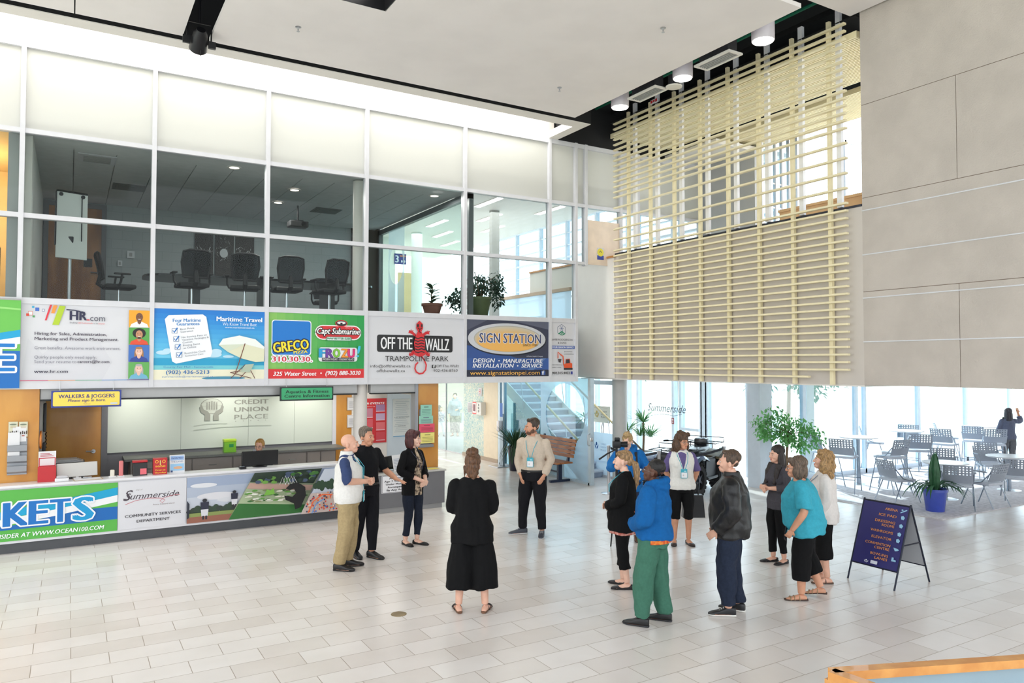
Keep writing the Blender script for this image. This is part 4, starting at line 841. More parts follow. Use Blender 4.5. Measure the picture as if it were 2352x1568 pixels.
for x, y, lab in ((685, 62, 'small ceiling sprinkler nearest the stage spotlight'), (1285, 201, 'small ceiling sprinkler near the far corner of the big ceiling panel'), (1523, 64, 'small ceiling sprinkler near the right edge of the big ceiling panel')):
    p = ground(x, y, 7.45)
    if first is None:
        first = t = thing('sprinkler', lab, 'sprinkler', p, 0, 'ceiling sprinklers'); mb = MB(); mb.lathe([(0.04, 0), (0.04, -0.008), (0.012, -0.012), (0.010, -0.045), (0.004, -0.05)], n=14); mb.lathe([(0.022, -0.062), (0.022, -0.066)], n=14); mb.build('head', STEEL, t, True)
    else: dup(first, p, 0, lab, 'ceiling sprinklers')
t = thing('recessed_light', 'square black recess with a bright lamp in the big ceiling panel', 'light', (3.22, 9.02, 7.45))
mb = MB()
for a, b in (((-0.37, -0.37, 0.005), (-0.36, 0.37, 0.4)), ((0.36, -0.37, 0.005), (0.37, 0.37, 0.4)), ((-0.37, -0.37, 0.005), (0.37, -0.36, 0.4)), ((-0.37, 0.36, 0.005), (0.37, 0.37, 0.4)), ((-0.37, -0.37, 0.4), (0.37, 0.37, 0.41))): mb.box(a, b)
mb.build('box', BLK, t); mb = MB(); mb.lathe([(0.14, 0.28), (0.16, 0.4)], n=24); mb.build('lens', LENS, t)
# ================================================================ MEETING ROOM
lf = None
for x, y, lab in ((2.42, 13.55, 'recessed meeting room downlight above the second pane'), (3.76, 14.7, 'recessed meeting room downlight above the third pane'), (3.76, 16.04, 'farther recessed meeting room downlight by the projector'), (6.34, 13.75, 'recessed meeting room downlight by the glass partition')):
    if lf is None:
        lf = t = thing('recessed_downlight', lab, 'light', (x, y, 6.12), 0, 'recessed downlights in the meeting room'); mb = MB(); mb.lathe([(0.12, 0.0), (0.12, -0.01), (0.085, -0.012), (0.08, 0.0)], n=24, cap=False); mb.build('ring', WHITE, t, True)
        mb = MB(); mb.lathe([(0.082, -0.004), (0.07, -0.002)], n=24); mb.build('lens', glow('room_lens', (255, 236, 226), 6.0), t)
    else: dup(lf, (x, y, 6.12), 0, lab, 'recessed downlights in the meeting room')
    lamp('downlight_lamp', 'AREA', (x, y, 6.08), 30, (1.0, 0.95, 0.9), 0.14, target=(x, y, 0))
lamp('hall_fill', 'AREA', (9.5, 18.5, 6.7), 210, (1, 1, 1), 3.0, 6.0, target=(9.5, 18.5, 0)); lamp('hall_fill', 'AREA', (9.5, 18.5, 3.9), 70, (1, 1, 1), 3.0, 6.0, target=(9.5, 18.5, 9))  # unseen area fills brightening the upper hall, one aimed up from the floor
lamp('lounge_lamp', 'POINT', (-1.6, 14.6, 5.4), 90, (1.0, 0.82, 0.55), 0.15)
a = atY(190, 350, 14.3); t = thing('ceiling_grille', 'grey air grille in the meeting room ceiling above the whiteboard', 'vent', (0.35, 14.2, 6.128)); mb = MB(); mb.box((-0.28, -0.28, -0.012), (0.28, 0.28, 0)); mb.build('plate', mat('panel_white', (216, 216, 221), 0.4), t); mb = MB(); [mb.box((-0.2, -0.2+0.05*k, -0.018), (0.2, -0.18+0.05*k, -0.012)) for k in range(9)]; mb.build('grille', mat('vent_grey', (168, 168, 166), 0.5), t)
first = None
for x, y, lab in ((0.95, 16.2, 'square diffuser in the meeting room ceiling left of the downlights'), (4.9, 16.4, 'square diffuser in the meeting room ceiling right of the projector')):
    if first is None:
        first = t = thing('ceiling_diffuser', lab, 'vent', (x, y, 6.128), 0, 'meeting room ceiling diffusers'); mb = MB(); [mb.box((-0.29+0.05*k, -0.29+0.05*k, -0.006-0.006*k), (0.29-0.05*k, 0.29-0.05*k, -0.006*k)) for k in range(3)]; mb.build('plate', mat('diffuser', (120, 122, 122), 0.6), t)
    else: dup(first, (x, y, 6.128), 0, lab, 'meeting room ceiling diffusers')
t = thing('projector', 'dark ceiling projector in the meeting room', 'projector', (4.22, 16.2, 5.72)); mb = MB(); mb.bbox((-0.20, -0.15, -0.07), (0.20, 0.15, 0.06), 0.02); mb.build('body', mat('dark_plastic', (52, 52, 54), 0.45), t)
mb = MB(); mb.cyl((0.08, -0.15, 0), (0.08, -0.19, 0), 0.045, 16); mb.build('lens', BLK, t); mb = MB(); mb.cyl((0, 0, 0.06), (0, 0, 0.41), 0.02, 10); mb.box((-0.1, -0.1, 0.06), (0.1, 0.1, 0.08)); mb.build('mount', BLK, t)
# table
t = thing('meeting_table', 'long black oval meeting table behind the upper panes', 'table', (3.35, 15.45, 3.6)); TB = mat('table_black', (24, 24, 26), 0.25, noise_amt=0.1)
mb = MB(); N = 40; pts = []
for i in range(N):
    a = 2*math.pi*i/N; c, s_ = math.cos(a), math.sin(a); pts.append((2.2*math.copysign(abs(c)**0.5, c), 0.75*math.copysign(abs(s_)**0.5, s_), 0.70))
mb.prism(pts, (0, 0, 0.04)); mb.build('tabletop', TB, t)
for x in (-1.3, 0, 1.3): mb = MB(); mb.box((x-0.06, -0.35, 0.04), (x+0.06, 0.35, 0.70)); mb.box((x-0.10, -0.5, 0), (x+0.10, 0.5, 0.04)); mb.build('leg', TB, t)
# task chairs
MESHB = glass('chair_mesh', (90, 94, 98), 0.02, 0.25, (40, 42, 46)); CHB = mat('chair_black', (20, 20, 23), 0.55, noise_amt=0.1); CHR = mat('chrome', (210, 210, 214), 0.15, 1.0)
def task_chair(label):
    t = thing('office_chair', label, 'chair', (0, 0, 0), 0, 'black mesh chairs around the meeting table')
    mb = MB(); mb.bbox((-0.25, -0.25, 0.44), (0.25, 0.25, 0.52), 0.03); mb.build('seat', CHB, t, True)
    pts = [(-0.20, -0.27, 0.60), (-0.24, -0.31, 0.85), (-0.22, -0.36, 1.04), (-0.12, -0.37, 1.07), (0.12, -0.37, 1.07), (0.22, -0.36, 1.04), (0.24, -0.31, 0.85), (0.20, -0.27, 0.60), (-0.20, -0.27, 0.60)]
    mb = MB(); mb.tube(pts, 0.02, 8, False); mb.build('back_frame', CHB, t, True)
    mb = MB(); mb.quad(*[Vector(p) for p in pts[:-1]]); mb.build('back_mesh', MESHB, t)
    mb = MB(); mb.tube([(0, -0.24, 0.46), (0, -0.33, 0.52), (0, -0.30, 0.66), (0, -0.29, 0.72)], [0.04, 0.045, 0.035, 0.03], 8); mb.build('spine', CHB, t, True)
    for s_ in (-1, 1): mb = MB(); mb.tube([(s_*0.26, -0.05, 0.47), (s_*0.30, -0.02, 0.55), (s_*0.30, 0.0, 0.68)], 0.02, 8); mb.bbox((s_*0.30-0.04, -0.13, 0.68), (s_*0.30+0.04, 0.14, 0.71), 0.012); mb.build('armrest', CHB, t, True)
    mb = MB(); mb.cyl((0, 0, 0.10), (0, 0, 0.44), 0.025, 12); mb.build('stem', CHR, t, True)
    for k in range(5): a = math.radians(72*k+10); mb = MB(); mb.tube([(0, 0, 0.10), (0.30*math.cos(a), 0.30*math.sin(a), 0.07)], [0.03, 0.018], 8); mb.cyl((0.30*math.cos(a)-0.02, 0.30*math.sin(a), 0.03), (0.30*math.cos(a)+0.02, 0.30*math.sin(a), 0.03), 0.03, 12); mb.build('base_leg', CHB, t, True)
    return t
ch0 = None
for x, y, rz, lab in ((0.75, 15.2, -1.45, 'black office chair at the left end of the meeting table, seen from the side'), (1.85, 14.25, 0.1, 'black mesh office chair below the first dark wall picture'), (2.75, 14.25, -0.15, 'black mesh office chair below the third dark wall picture'), (3.5, 14.2, 0.0, 'black mesh office chair behind the left half of the third upper pane'), (4.3, 14.15, 0.2, 'black mesh office chair behind the right half of the third upper pane'), (5.0, 16.75, 3.0, 'black office chair on the far side of the meeting table by the white column')):
    if ch0 is None: ch0 = task_chair(lab); ch0.location = (x, y, ZF); ch0.rotation_euler = (0, 0, rz)
    else: dup(ch0, (x, y, ZF), rz, lab, 'black mesh chairs around the meeting table')
mb = MB(); mb.cyl((4.62, 13.35, 3.6), (4.62, 13.35, 6.1), 0.12, 24); struct('wall_meeting_column', mb, mat('column_white', (222, 216, 210), 0.45), True)
# flip chart board
t = thing('whiteboard_easel', 'white flip chart board on a single pole stand behind the leftmost dark pane', 'whiteboard', (-0.02, 13.75, ZF))
MT = Matrix.Translation((0.02, 0, 1.30)) @ Matrix.Rotation(math.radians(-8), 4, 'X') @ Matrix.Rotation(math.radians(12), 4, 'Z')
mb = MB(); mb.bbox((-0.22, -0.012, -0.55), (0.22, 0.012, 0.55), 0.008, MT); mb.build('board', mat('board_white', (216, 220, 218), 0.3), t)
mb = MB(); mb.box((-0.235, -0.02, 0.0-0.35), (-0.215, 0.02, 0.53), MT); mb.box((0.13, -0.02, -0.25), (0.145, -0.012, 0.5), MT); mb.box((-0.22, -0.02, 0.53), (0.22, 0.02, 0.56), MT); mb.build('edge_trim', BLK, t)
for x in (-0.16, 0.15): mb = MB(); mb.cyl((x, -0.03, 0.49), (x, 0.0, 0.49), 0.03, 12); mb.v = [tuple(MT @ Vector(v)) for v in mb.v]; mb.build('clip', BLK, t)
mb = MB(); mb.cyl((0, 0.0, 0.03), (0, 0.0, 1.0), 0.028, 14, 0.022); mb.build('pole', STEEL, t, True); mb = MB(); mb.bbox((-0.04, -0.05, 0.92), (0.05, -0.01, 1.12), 0.015); mb.build('bracket', BLK, t); mb = MB(); mb.lathe([(0.34, 0), (0.34, 0.015), (0.05, 0.035)], n=28); mb.build('foot', mat('panel_white', (216, 216, 221), 0.4), t)
# pictures, switches
first = None
for x0, x1, lab in ((448, 489, 'left one of three dark metal pictures on the meeting room wall'), (495, 536, 'middle one of three dark metal pictures with a bright star shape'), (542, 583, 'right one of three dark metal pictures on the meeting room wall')):
    a = atY(x0, 534, 18.2); b = atY(x1, 640, 18.2); t = thing('picture', lab, 'picture', (a.x, 18.22, b.z), 0, 'dark pictures on the meeting room wall'); W_ = b.x-a.x; H_ = a.z-b.z
    mb = MB(); mb.box((0, -0.02, 0), (W_, 0.02, H_)); mb.build('canvas', mat('canvas_dark', (44, 40, 38), 0.6, noise_amt=0.2), t); A = Art(W_, H_); R_ = random.Random(x0)
    for k in range(26):
        x, y = R_.random(), .38+.5*R_.random() if x0 == 495 else .45+.2*R_.random(); ang = R_.random()*3.1; l = .05+.14*R_.random(); A.stroke([(x, y), (min(1, max(0, x+l*math.cos(ang))), min(1, max(0, y+l*.5*math.sin(ang))))], .006, R_.choice(((150, 150, 150), (200, 204, 206), (110, 110, 110))))
    if x0 == 495: A.ell(.45, .55, .22, .10, (190, 194, 196))
    A.build('printed_artwork', t, face_Y(0, -0.0205, 0))
for px, py, w_, h_, nm, lab, cat in ((300, 585, .15, .16, 'thermostat', 'white thermostat on the meeting room wall right of the amber door', 'thermostat'), (275, 605, .09, .13, 'light_switch', 'small white wall switch between the amber door and the thermostat', 'switch')):
    a = atY(px, py, 18.24); t = thing(nm, lab, cat, (a.x, 18.245, a.z)); mb = MB(); mb.bbox((-w_/2, -0.03, -h_/2), (w_/2, 0, h_/2), 0.006); mb.build('plate', mat('panel_white', (216, 216, 221), 0.4), t); mb = MB(); mb.box((-w_*.2, -0.034, -h_*.25), (w_*.2, -0.03, h_*.25)); mb.build('toggle', mat('vent_grey', (168, 168, 166), 0.5), t)
a = atY(202, 603, 18.15); t = thing('door_sign', 'small dark plate on the amber meeting room door', 'sign', (a.x, 18.175, a.z)); mb = MB(); mb.box((-0.08, -0.01, -0.09), (0.08, 0, 0.09)); mb.build('plate', mat('dark_plastic', (52, 52, 54), 0.45), t)
# lounge lamp and shelf at the far left
t = thing('lamp', 'tall standing lamp with two lit amber drum shades in the room at far left', 'lamp', (-1.22, 14.3, ZF)); SH = glow('lamp_shade', (255, 214, 140), 1.6)
mb = MB(); mb.lathe([(0.18, 1.78), (0.20, 1.52)], n=24, cap=False); mb.build('shade', SH, t, True); mb = MB(); mb.lathe([(0.15, 1.25), (0.17, 0.95)], n=24, cap=False); mb.build('shade', SH, t, True)
mb = MB(); mb.cyl((0, 0, 0.02), (0, 0, 1.8), 0.014, 10); mb.lathe([(0.16, 0), (0.16, 0.02)], n=20); mb.build('pole', STEEL, t, True)
t = thing('armchair', 'black armchair in the amber room at far left', 'chair', (-1.3, 13.75, ZF)); mb = MB(); mb.bbox((-0.4, -0.3, 0.15), (0.35, 0.3, 0.45), 0.05); mb.build('seat', CHB, t, True); mb = MB(); mb.bbox((-0.4, 0.2, 0.4), (0.35, 0.35, 0.95), 0.05); mb.build('backrest', CHB, t, True)
# ================================================================ UPPER HALL
STRIP = glow('strip_light', (255, 255, 255), 4.0); first = None
for x, y, lab in ((8.97, 16.25, 'upper hall strip light nearest the panes'), (9.94, 17.95, 'upper hall strip light left of the grey post'), (10.86, 19.4, 'lowest upper hall strip light left of the grey post'), (9.05, 19.45, 'upper hall strip light seen through the partition, uppermost of three'), (9.96, 21.0, 'upper hall strip light seen through the partition, middle of three'), (10.95, 22.5, 'upper hall strip light seen through the partition, lowest of three'), (10.82, 16.25, 'upper hall strip light crossed by the narrow mullion at right')):
    if first is None: first = t = thing('strip_light', lab, 'light', (x, y, 6.75), 0, 'strip lights in the upper hall'); mb = MB(); mb.box((-0.09, -0.6, -0.02), (0.09, 0.6, 0)); mb.build('diffuser', STRIP, t); mb = MB(); [mb.box(a, b) for a, b in (((-.1, -.61, -.015), (-.09, .61, 0)), ((.09, -.61, -.015), (.1, .61, 0)))]; mb.build('frame', WHITE, t)
    else: dup(first, (x, y, 6.75), 0, lab, 'strip lights in the upper hall')
a = atY(908, 605, 22.4); b = atY(935, 583, 22.4); t = thing('room_sign', 'dark blue sign with a white numeral 3 on the upper hall wall', 'sign', (a.x, 22.47, a.z)); W_ = b.x-a.x; H_ = b.z-a.z; mb = MB(); mb.box((0, 0, 0), (W_, 0.02, H_)); mb.build('plate', mat('sign_navy', (54, 60, 130), 0.5), t)
A = Art(W_, H_); A.text('3', .08, .15, .68, (220, 226, 236), .26, bold=.03); A.rect(.45, .72, .95, .86, (190, 120, 90)); A.ell(.62, .28, .07, .12, (210, 210, 220)); A.ell(.84, .28, .07, .12, (210, 210, 220)); A.build('printed_artwork', t, face_Y(0, -0.001, 0))
def oval_strip(y0, y1, z0, z1, cy, cz, ry, rz, x):
    mb = MB(); N = 40; o = []; e = []
    for i in range(N):
        a = 2*math.pi*i/N; c, s_ = math.cos(a), math.sin(a); e.append((cy+ry*c, cz+rz*s_)); tt = min(((y1-cy) if c > 0 else (cy-y0))/max(1e-6, abs(c)), ((z1-cz) if s_ > 0 else (cz-z0))/max(1e-6, abs(s_))); o.append((cy+tt*c, cz+tt*s_))
    for i in range(N): j = (i+1) % N; mb.add([(x, *e[i]), (x, *e[j]), (x, *o[j]), (x, *o[i])], [(0, 1, 2, 3)])
    for q in ((y0, z0), (y1, z0), (y1, z1), (y0, z1)):
        k = min(range(N), key=lambda i: (o[i][0]-q[0])**2+(o[i][1]-q[1])**2)
        for d in (-1, 1): mb.add([(x, *o[k]), (x, *o[(k+d) % N]), (x, *q)], [(0, 1, 2)])
    return mb
struct('window_89', oval_strip(16.5, 17.52, 3.65, 6.0, 17.02, 5.12, 0.45, 0.48, 6.83), FILM)
mb = MB(); a = atX(1386, 579, 9.9); t = thing('recycling_sticker', 'small yellow and blue recycling sticker on the pale board', 'sticker', (9.98, 12.98, 5.0)); mb.box((-.09, -.004, -.02), (.09, 0, .24)); mb.build('plate', mat('panel_white', (216, 216, 221), .4), t); A = Art(.18, .26); A.rect(0, 0, 1, .36, (50, 70, 160)); A.ell(.5, .62, .48, .34, (230, 214, 60)); A.stroke([(.3, .6), (.5, .75), (.7, .6)], .06, (70, 90, 60)); A.build('printed_artwork', t, face_Y(-.09, -.005, -.02))
# window ledge plants
LEAFD = mat('leaf_dark', (44, 76, 48), 0.45, noise_amt=0.25, noise_scale=5, transl=0.15); LEAFM = mat('leaf_mid', (70, 124, 66), 0.45, noise_amt=0.25, noise_scale=5, transl=0.3); LEAFB = mat('leaf_blue', (66, 96, 84), 0.5, noise_amt=0.25, noise_scale=5, transl=0.2)
SOIL = mat('soil', (60, 46, 38), 0.95, noise_amt=0.2); TWIG = mat('twig', (110, 88, 66), 0.8, noise_amt=0.15)
def leaf(mb, p, d, n, L, W, fold=0.25, seg=3):
    p = Vector(p); d = Vector(d).normalized(); n = Vector(n); s_ = d.cross(n)
    if s_.length < 1e-4: s_ = d.orthogonal()
    s_.normalize(); n = s_.cross(d); vs = []; fs = []
    for k in range(seg+1):
        u = k/seg; w_ = W*math.sin(math.pi*min(.98, max(.04, u*0.9+0.06)))/2; c = p+d*(L*u)-n*(L*0.25*u*u); vs += [c+s_*w_+n*fold*w_, c, c-s_*w_+n*fold*w_]
        if k: b = 3*k-3; fs += [(b, b+1, b+4, b+3), (b+1, b+2, b+5, b+4)]
    mb.add(vs, fs)
def pot(t, r0, r1, h, m, rim=0.02, name='pot'):
    mb = MB(); mb.lathe([(r0*0.96, 0), (r0, 0.01), (r1, h-0.05), (r1+rim, h-0.05), (r1+rim, h), (r1-0.01, h), (r1-0.02, h-0.04), (0.01, h-0.04)], n=32); mb.build(name, m, t, True)
    mb = MB(); mb.lathe([(r1-0.015, h-0.035), (r1-0.03, h-0.03)], n=24); mb.build('soil', SOIL, t)
t = thing('potted_plant', 'rubber plant in a terracotta pot on the upper window ledge', 'plant', (6.12, 13.36, 3.60)); pot(t, 0.13, 0.19, 0.28, mat('terracotta', (142, 92, 78), 0.7, noise_amt=0.08), 0.02)
mb = MB(); mb.tube([(0, 0, .24), (-.02, 0, .42), (.01, 0, .62)], .012, 6); mb.build('stem', TWIG, t); mb = MB(); R_ = random.Random(5)
for k in range(17): a = R_.random()*6.3; z = .28+.021*k; leaf(mb, (0, 0, z), (math.cos(a), math.sin(a), .45+.02*k), (0, 0, 1), .20, .10)
mb.build('foliage', LEAFD, t)
t = thing('potted_plant', 'bushy weeping fig in a big green pot on the upper window ledge', 'plant', (7.21, 13.42, 3.60)); pot(t, 0.16, 0.235, 0.46, mat('pot_green', (104, 116, 78), 0.5, noise_amt=0.08, noise_scale=4), 0.015)
mb = MB(); R_ = random.Random(8); tips = []
for k in range(9): a = 6.28*k/9; e = Vector((.45*math.cos(a), .20*math.sin(a), .75+.25*R_.random())); mb.tube([(0, 0, .4), e*.5+Vector((0, 0, .35)), e], [.012, .008, .004], 5); tips.append(e)
mb.build('stem', TWIG, t); mb = MB()
def clump(mb, c, r, n, L, W, rnd):
    for _ in range(n):
        v = Vector((rnd.gauss(0, 1), rnd.gauss(0, 1), rnd.gauss(0, 1))).normalized()*(rnd.random()**.5); p = Vector(c)+Vector((v.x*r[0], v.y*r[1], v.z*r[2])); leaf(mb, p, (v.x+rnd.gauss(0, .5), v.y+rnd.gauss(0, .5), -.5+rnd.gauss(0, .5)), (rnd.gauss(0, .4), rnd.gauss(0, .4), 1), L*(.8+.4*rnd.random()), W, seg=2)
for c, r, n in (((0, 0, .72), (.33, .14, .25), 300), ((.42, 0, .62), (.16, .12, .42), 250), ((-.48, 0, .36), (.22, .12, .30), 200), ((-.70, .02, .40), (.16, .1, .12), 40)): clump(mb, c, r, n, .085, .05, R_)
mb.build('foliage', LEAFB, t)
# ================================================================ STAIRS behind the glass
t = thing('staircase', 'pale staircase with light nosings rising behind the frosted glass', 'stairs', (0, 0, 0)); ys = 14.2; rs, tr = 0.166, 0.296; SX0, SX1 = 10.48, 11.65
mb = MB(); mb2 = MB()
for k in range(21):
    z = rs*(k+1); y = ys+tr*k; mb.box((SX0, y, z-0.04), (SX1, y+tr+0.03, z)); mb2.box((SX0, y+0.02, z-rs), (SX1, y+0.05, z-0.04))
mb.build('treads', mat('tread', (206, 212, 222), 0.5, noise_amt=0.03), t); mb2.build('risers', mat('riser', (150, 160, 178), 0.6, noise_amt=0.05), t)
for x in (SX0-0.03, SX1): mb = MB(); mb.prism([(x, ys-0.05, 0), (x, ys+0.3, 0), (x, ys+tr*21, rs*21-0.2), (x, ys+tr*21, rs*21+0.1), (x, ys-0.05, 0.2)], (0.03, 0, 0)); mb.build('stringer', mat('stringer', (214, 218, 216), 0.5), t)
def rail(x, p, q):
    mb = MB(); mb.tube([(x, p[0], p[1]), (x, q[0], q[1])], 0.028, 10); mb.build('handrail', mat('pale_oak', (222, 200, 150), 0.4, noise_amt=0.05), t, True)
    mb = MB()
    for u in (0.12, 0.42, 0.72): y = p[0]+(q[0]-p[0])*u; z = p[1]+(q[1]-p[1])*u; mb.cyl((x, y-0.02, z-0.80), (x, y+0.12, z), 0.011, 6)
    mb.build('balusters', STEEL, t)
rail(10.42, (14.40, 0.87), (17.9, 2.83)); rail(11.72, (14.40, 1.02), (17.9, 2.98))
mb = MB(); mb.prism([(10.40, 15.0, 0), (10.40, 17.4, 0), (10.40, 17.4, 1.65), (10.40, 15.0, 0.32)], (0.02, 0, 0)); struct('wall_stair_side', mb, MOS)
# potted yucca on the stair foot, easel sign, glass leaf with logo
t = thing('potted_plant', 'tall twisted stem plant standing behind the oval window', 'plant', (10.25, 13.95, 0)); pot(t, .10, .14, .25, mat('pot_white', (226, 226, 226), .4))
mb = MB()
for s_ in (-1, 1): mb.tube([(0.02*s_*math.sin(3.2*k), 0.03*s_*math.cos(3.2*k), .22+.1*k) for k in range(13)], .014, 6)
mb.build('stem', mat('pale_stem', (206, 200, 186), .7, noise_amt=.05), t); mb = MB(); R_ = random.Random(2)
for k in range(34): a = R_.random()*6.3; leaf(mb, (0, 0, 1.38+.1*R_.random()), (math.cos(a), math.sin(a), .9*R_.random()), (0, 0, 1), .34, .03, seg=3)
mb.build('foliage', LEAFM, t)
def hands_logo(A, x, y, w_, h_, c):
    A.poly([(x, y+.55*h_), (x+.05*w_, y+.3*h_), (x+.3*w_, y), (x+.45*w_, y), (x+.42*w_, y+.25*h_), (x+.2*w_, y+.45*h_), (x+.1*w_, y+.7*h_)], c); A.poly([(x+w_, y+.55*h_), (x+.95*w_, y+.3*h_), (x+.7*w_, y), (x+.55*w_, y), (x+.58*w_, y+.25*h_), (x+.8*w_, y+.45*h_), (x+.9*w_, y+.7*h_)], c); A.ell(x+.5*w_, y+.72*h_, .2*w_, .26*h_, c)
YP = 11.0; a = atX(1360, 1089, YP); b = atX(1407, 1101, YP)
mb = MB(); mb.box((YP, 13.55, 0.04), (YP+0.012, 14.75, 1.05)); struct('window_90', mb, FILM)
mb = MB(); mb.box((YP-0.02, 13.5, 0), (YP+0.03, 14.8, 0.06)); mb.box((YP-0.01, 13.5, 0), (YP+0.02, 13.55, 2.38)); mb.box((YP-0.01, 13.53, 2.2), (YP+0.02, 14.8, 2.3)); struct('trim_20', mb, FRAME)
t = thing('glass_decal', 'small blue hands emblem with faint lettering on the frosted glass screen', 'decal', (YP-0.003, 14.62, 0.28)); A = Art(.8, .6); hands_logo(A, .1, .62, .18, .28, (60, 110, 180)); [A.text(l, .40, .80-.12*k, .07, (150, 170, 200), .26) for k, l in enumerate(('CREDIT', 'UNION', 'PLACE'))]; A.text('Summerside', .05, .10, .10, (186, 204, 226), .8, shear=.3); A.build('print', t, face_X(0, 0, 0))
a = atX(1378, 960, 11.9); t = thing('display_board', 'small cream board with gold hands emblem on a slim stand behind the glass door', 'sign', (11.95, 14.0, 0)); t.location.y = a.y; mb = MB(); mb.bbox((-.01, -.36, 1.17), (.01, .36, 1.60), .006); mb.build('board', mat('board_cream', (226, 220, 206), .5), t)
mb = MB(); mb.tube([(.03, 0.05, 0), (.03, -.05, 1.2)], .012, 6); mb.tube([(.1, .25, 0), (.03, 0, 1.2)], .01, 6); mb.build('stand', BLK, t); A = Art(.72, .43); hands_logo(A, .14, .30, .22, .42, (206, 170, 80)); [A.text(l, .50, .62-.16*k, .09, (110, 100, 90), .34) for k, l in enumerate(('CREDIT', 'UNION', 'PLACE'))]; A.stroke([(.1, .88), (.5, .93), (.9, .88)], .012, (170, 160, 140)); A.build('printed_artwork', t, face_X(-.0115, .36, 1.17))
# glass door leaf handle on the enclosure post
t = thing('door_pull', 'small steel pull handle on the glass enclosure post', 'handle', (9.97, 13.38, 1.0)); mb = MB(); mb.tube([(0, 0, -.12), (-.05, 0, -.10), (-.05, 0, .12), (0, 0, .14)], .012, 8); mb.bbox((-.01, -.12, -.02), (.01, -.04, .06), .004); mb.build('grip', STEEL, t, True)
# bench
t = thing('bench', 'slatted wooden bench with dark steel legs against the frosted glass', 'bench', (9.70, 14.70, 0)); BW = wood('bench_wood', (176, 108, 50), (140, 78, 34), .4, (6, 1.2, 6), 3); BD = mat('bench_steel', (34, 44, 66), .45, .2)
for k in range(5): mb = MB(); mb.bbox((.20+.02*k, -.78, .55+.085*k), (.235+.02*k, .78, .625+.085*k), .006); mb.build('back_slat', BW, t)
for k in range(4): mb = MB(); mb.bbox((-.25+.115*k, -.78, .43), (-.145+.115*k, .78, .465), .006); mb.build('seat_slat', BW, t)
for y in (-.55, .55): mb = MB(); mb.box((-.06, y-.035, .05), (.04, y+.035, .43)); mb.box((-.28, y-.035, 0), (.26, y+.035, .05)); mb.box((-.24, y-.03, .40), (.22, y+.03, .43)); mb.prism([(.19, y-.03, .40), (.24, y-.03, .40), (.34, y-.03, 1.0), (.30, y-.03, 1.0)], (0, .06, 0)); mb.build('leg', BD, t)
mb = MB(); mb.cyl((-.01, -.55, .22), (-.01, .55, .22), .02, 8); mb.build('stretcher', BD, t)
# sanitiser stand, black pot plant
t = thing('sanitizer_stand', 'slim grey hand sanitiser post with white dispenser by the cream pier', 'dispenser', (9.85, 17.05, 0)); mb = MB(); mb.bbox((-.28, -.25, 0), (.1, .25, .02), .006); mb.build('base', STEEL, t); mb = MB(); mb.bbox((-.03, -.09, .02), (.03, .09, 1.38), .008); mb.build('post', mat('post_grey', (150, 168, 180), .4, .2), t)
mb = MB(); mb.bbox((-.14, -.065, .92), (-.03, .065, 1.2), .02); mb.build('dispenser', mat('panel_white', (216, 216, 221), .4), t, True); mb = MB(); mb.box((-.034, -.07, 1.30), (-.03, .07, 1.66)); mb.build('sign_plate', mat('sign_blue', (44, 104, 190), .5), t)
t = thing('potted_plant', 'drooping dark green plant in a black pot between the sanitiser post and bench', 'plant', (9.75, 16.2, 0)); pot(t, .15, .20, .62, mat('pot_black', (34, 34, 52), .35)); mb = MB(); R_ = random.Random(4)
for k in range(120): a = R_.random()*6.3; e = .5+R_.random(); leaf(mb, (.08*math.cos(a), .08*math.sin(a), .58), (math.cos(a), math.sin(a), 1.6*e), (0, 0, 1), .45+.25*R_.random(), .035, seg=5)
for k in range(40): a = R_.random()*6.3; leaf(mb, (.2*math.cos(a), .2*math.sin(a), .60+.2*R_.random()), (math.cos(a), math.sin(a), -1.2), (0, 0, 1), .5, .03, seg=4)
mb.build('foliage', LEAFD, t)
# notices on the mosaic wall
XM = 10.045
t = thing('defibrillator_notice', 'white notice with red edged picture and letters AED on the mosaic wall', 'sign', (XM, 19.40, 1.28)); mb = MB(); mb.box((-.01, -.58, .0), (0, 0, .30)); mb.build('plate', mat('panel_white', (216, 216, 221), .4), t); mb = MB(); mb.bbox((-.16, -1.10, -.02), (0, -.60, .34), .01); mb.build('cabinet', mat('cabinet_white', (224, 224, 220), .4), t)
A = Art(.58, .30); [A.rect(.06, .86-.085*k, .5+.04*((k*3) % 5), .89-.085*k, (120, 120, 124)) for k in range(10)]; A.build('printed_artwork', t, face_X(-.0105, 0, 0))
A = Art(.5, .36); A.rect(0, .05, .46, 1.0, (232, 80, 76)); A.rect(.02, .14, .44, .90, (240, 240, 240)); A.rect(.08, .26, .36, .82, (120, 60, 70)); [A.text(c, .68, .72-.24*k, .16, (70, 70, 74), .12, bold=.03) for k, c in enumerate('AED')]; A.build('cabinet_print', t, face_X(-.1605, -.60, -.02))
t = thing('defibrillator_sign', 'small square sign with a red heart above the notice on the mosaic wall', 'sign', (XM, 18.75, 1.78)); mb = MB(); mb.box((-.01, -.22, 0), (0, 0, .24)); mb.build('plate', mat('panel_white', (216, 216, 221), .4), t); A = Art(.22, .24); A.ell(.5, .55, .26, .26, (214, 80, 76)); A.ell(.5, .55, .2, .2, (238, 238, 242)); A.poly([(.5, .40), (.36, .58), (.42, .66), (.5, .60), (.58, .66), (.64, .58)], (214, 60, 60)); A.rect(.15, .12, .85, .18, (140, 140, 140)); A.build('printed_artwork', t, face_X(-.0105, 0, 0))
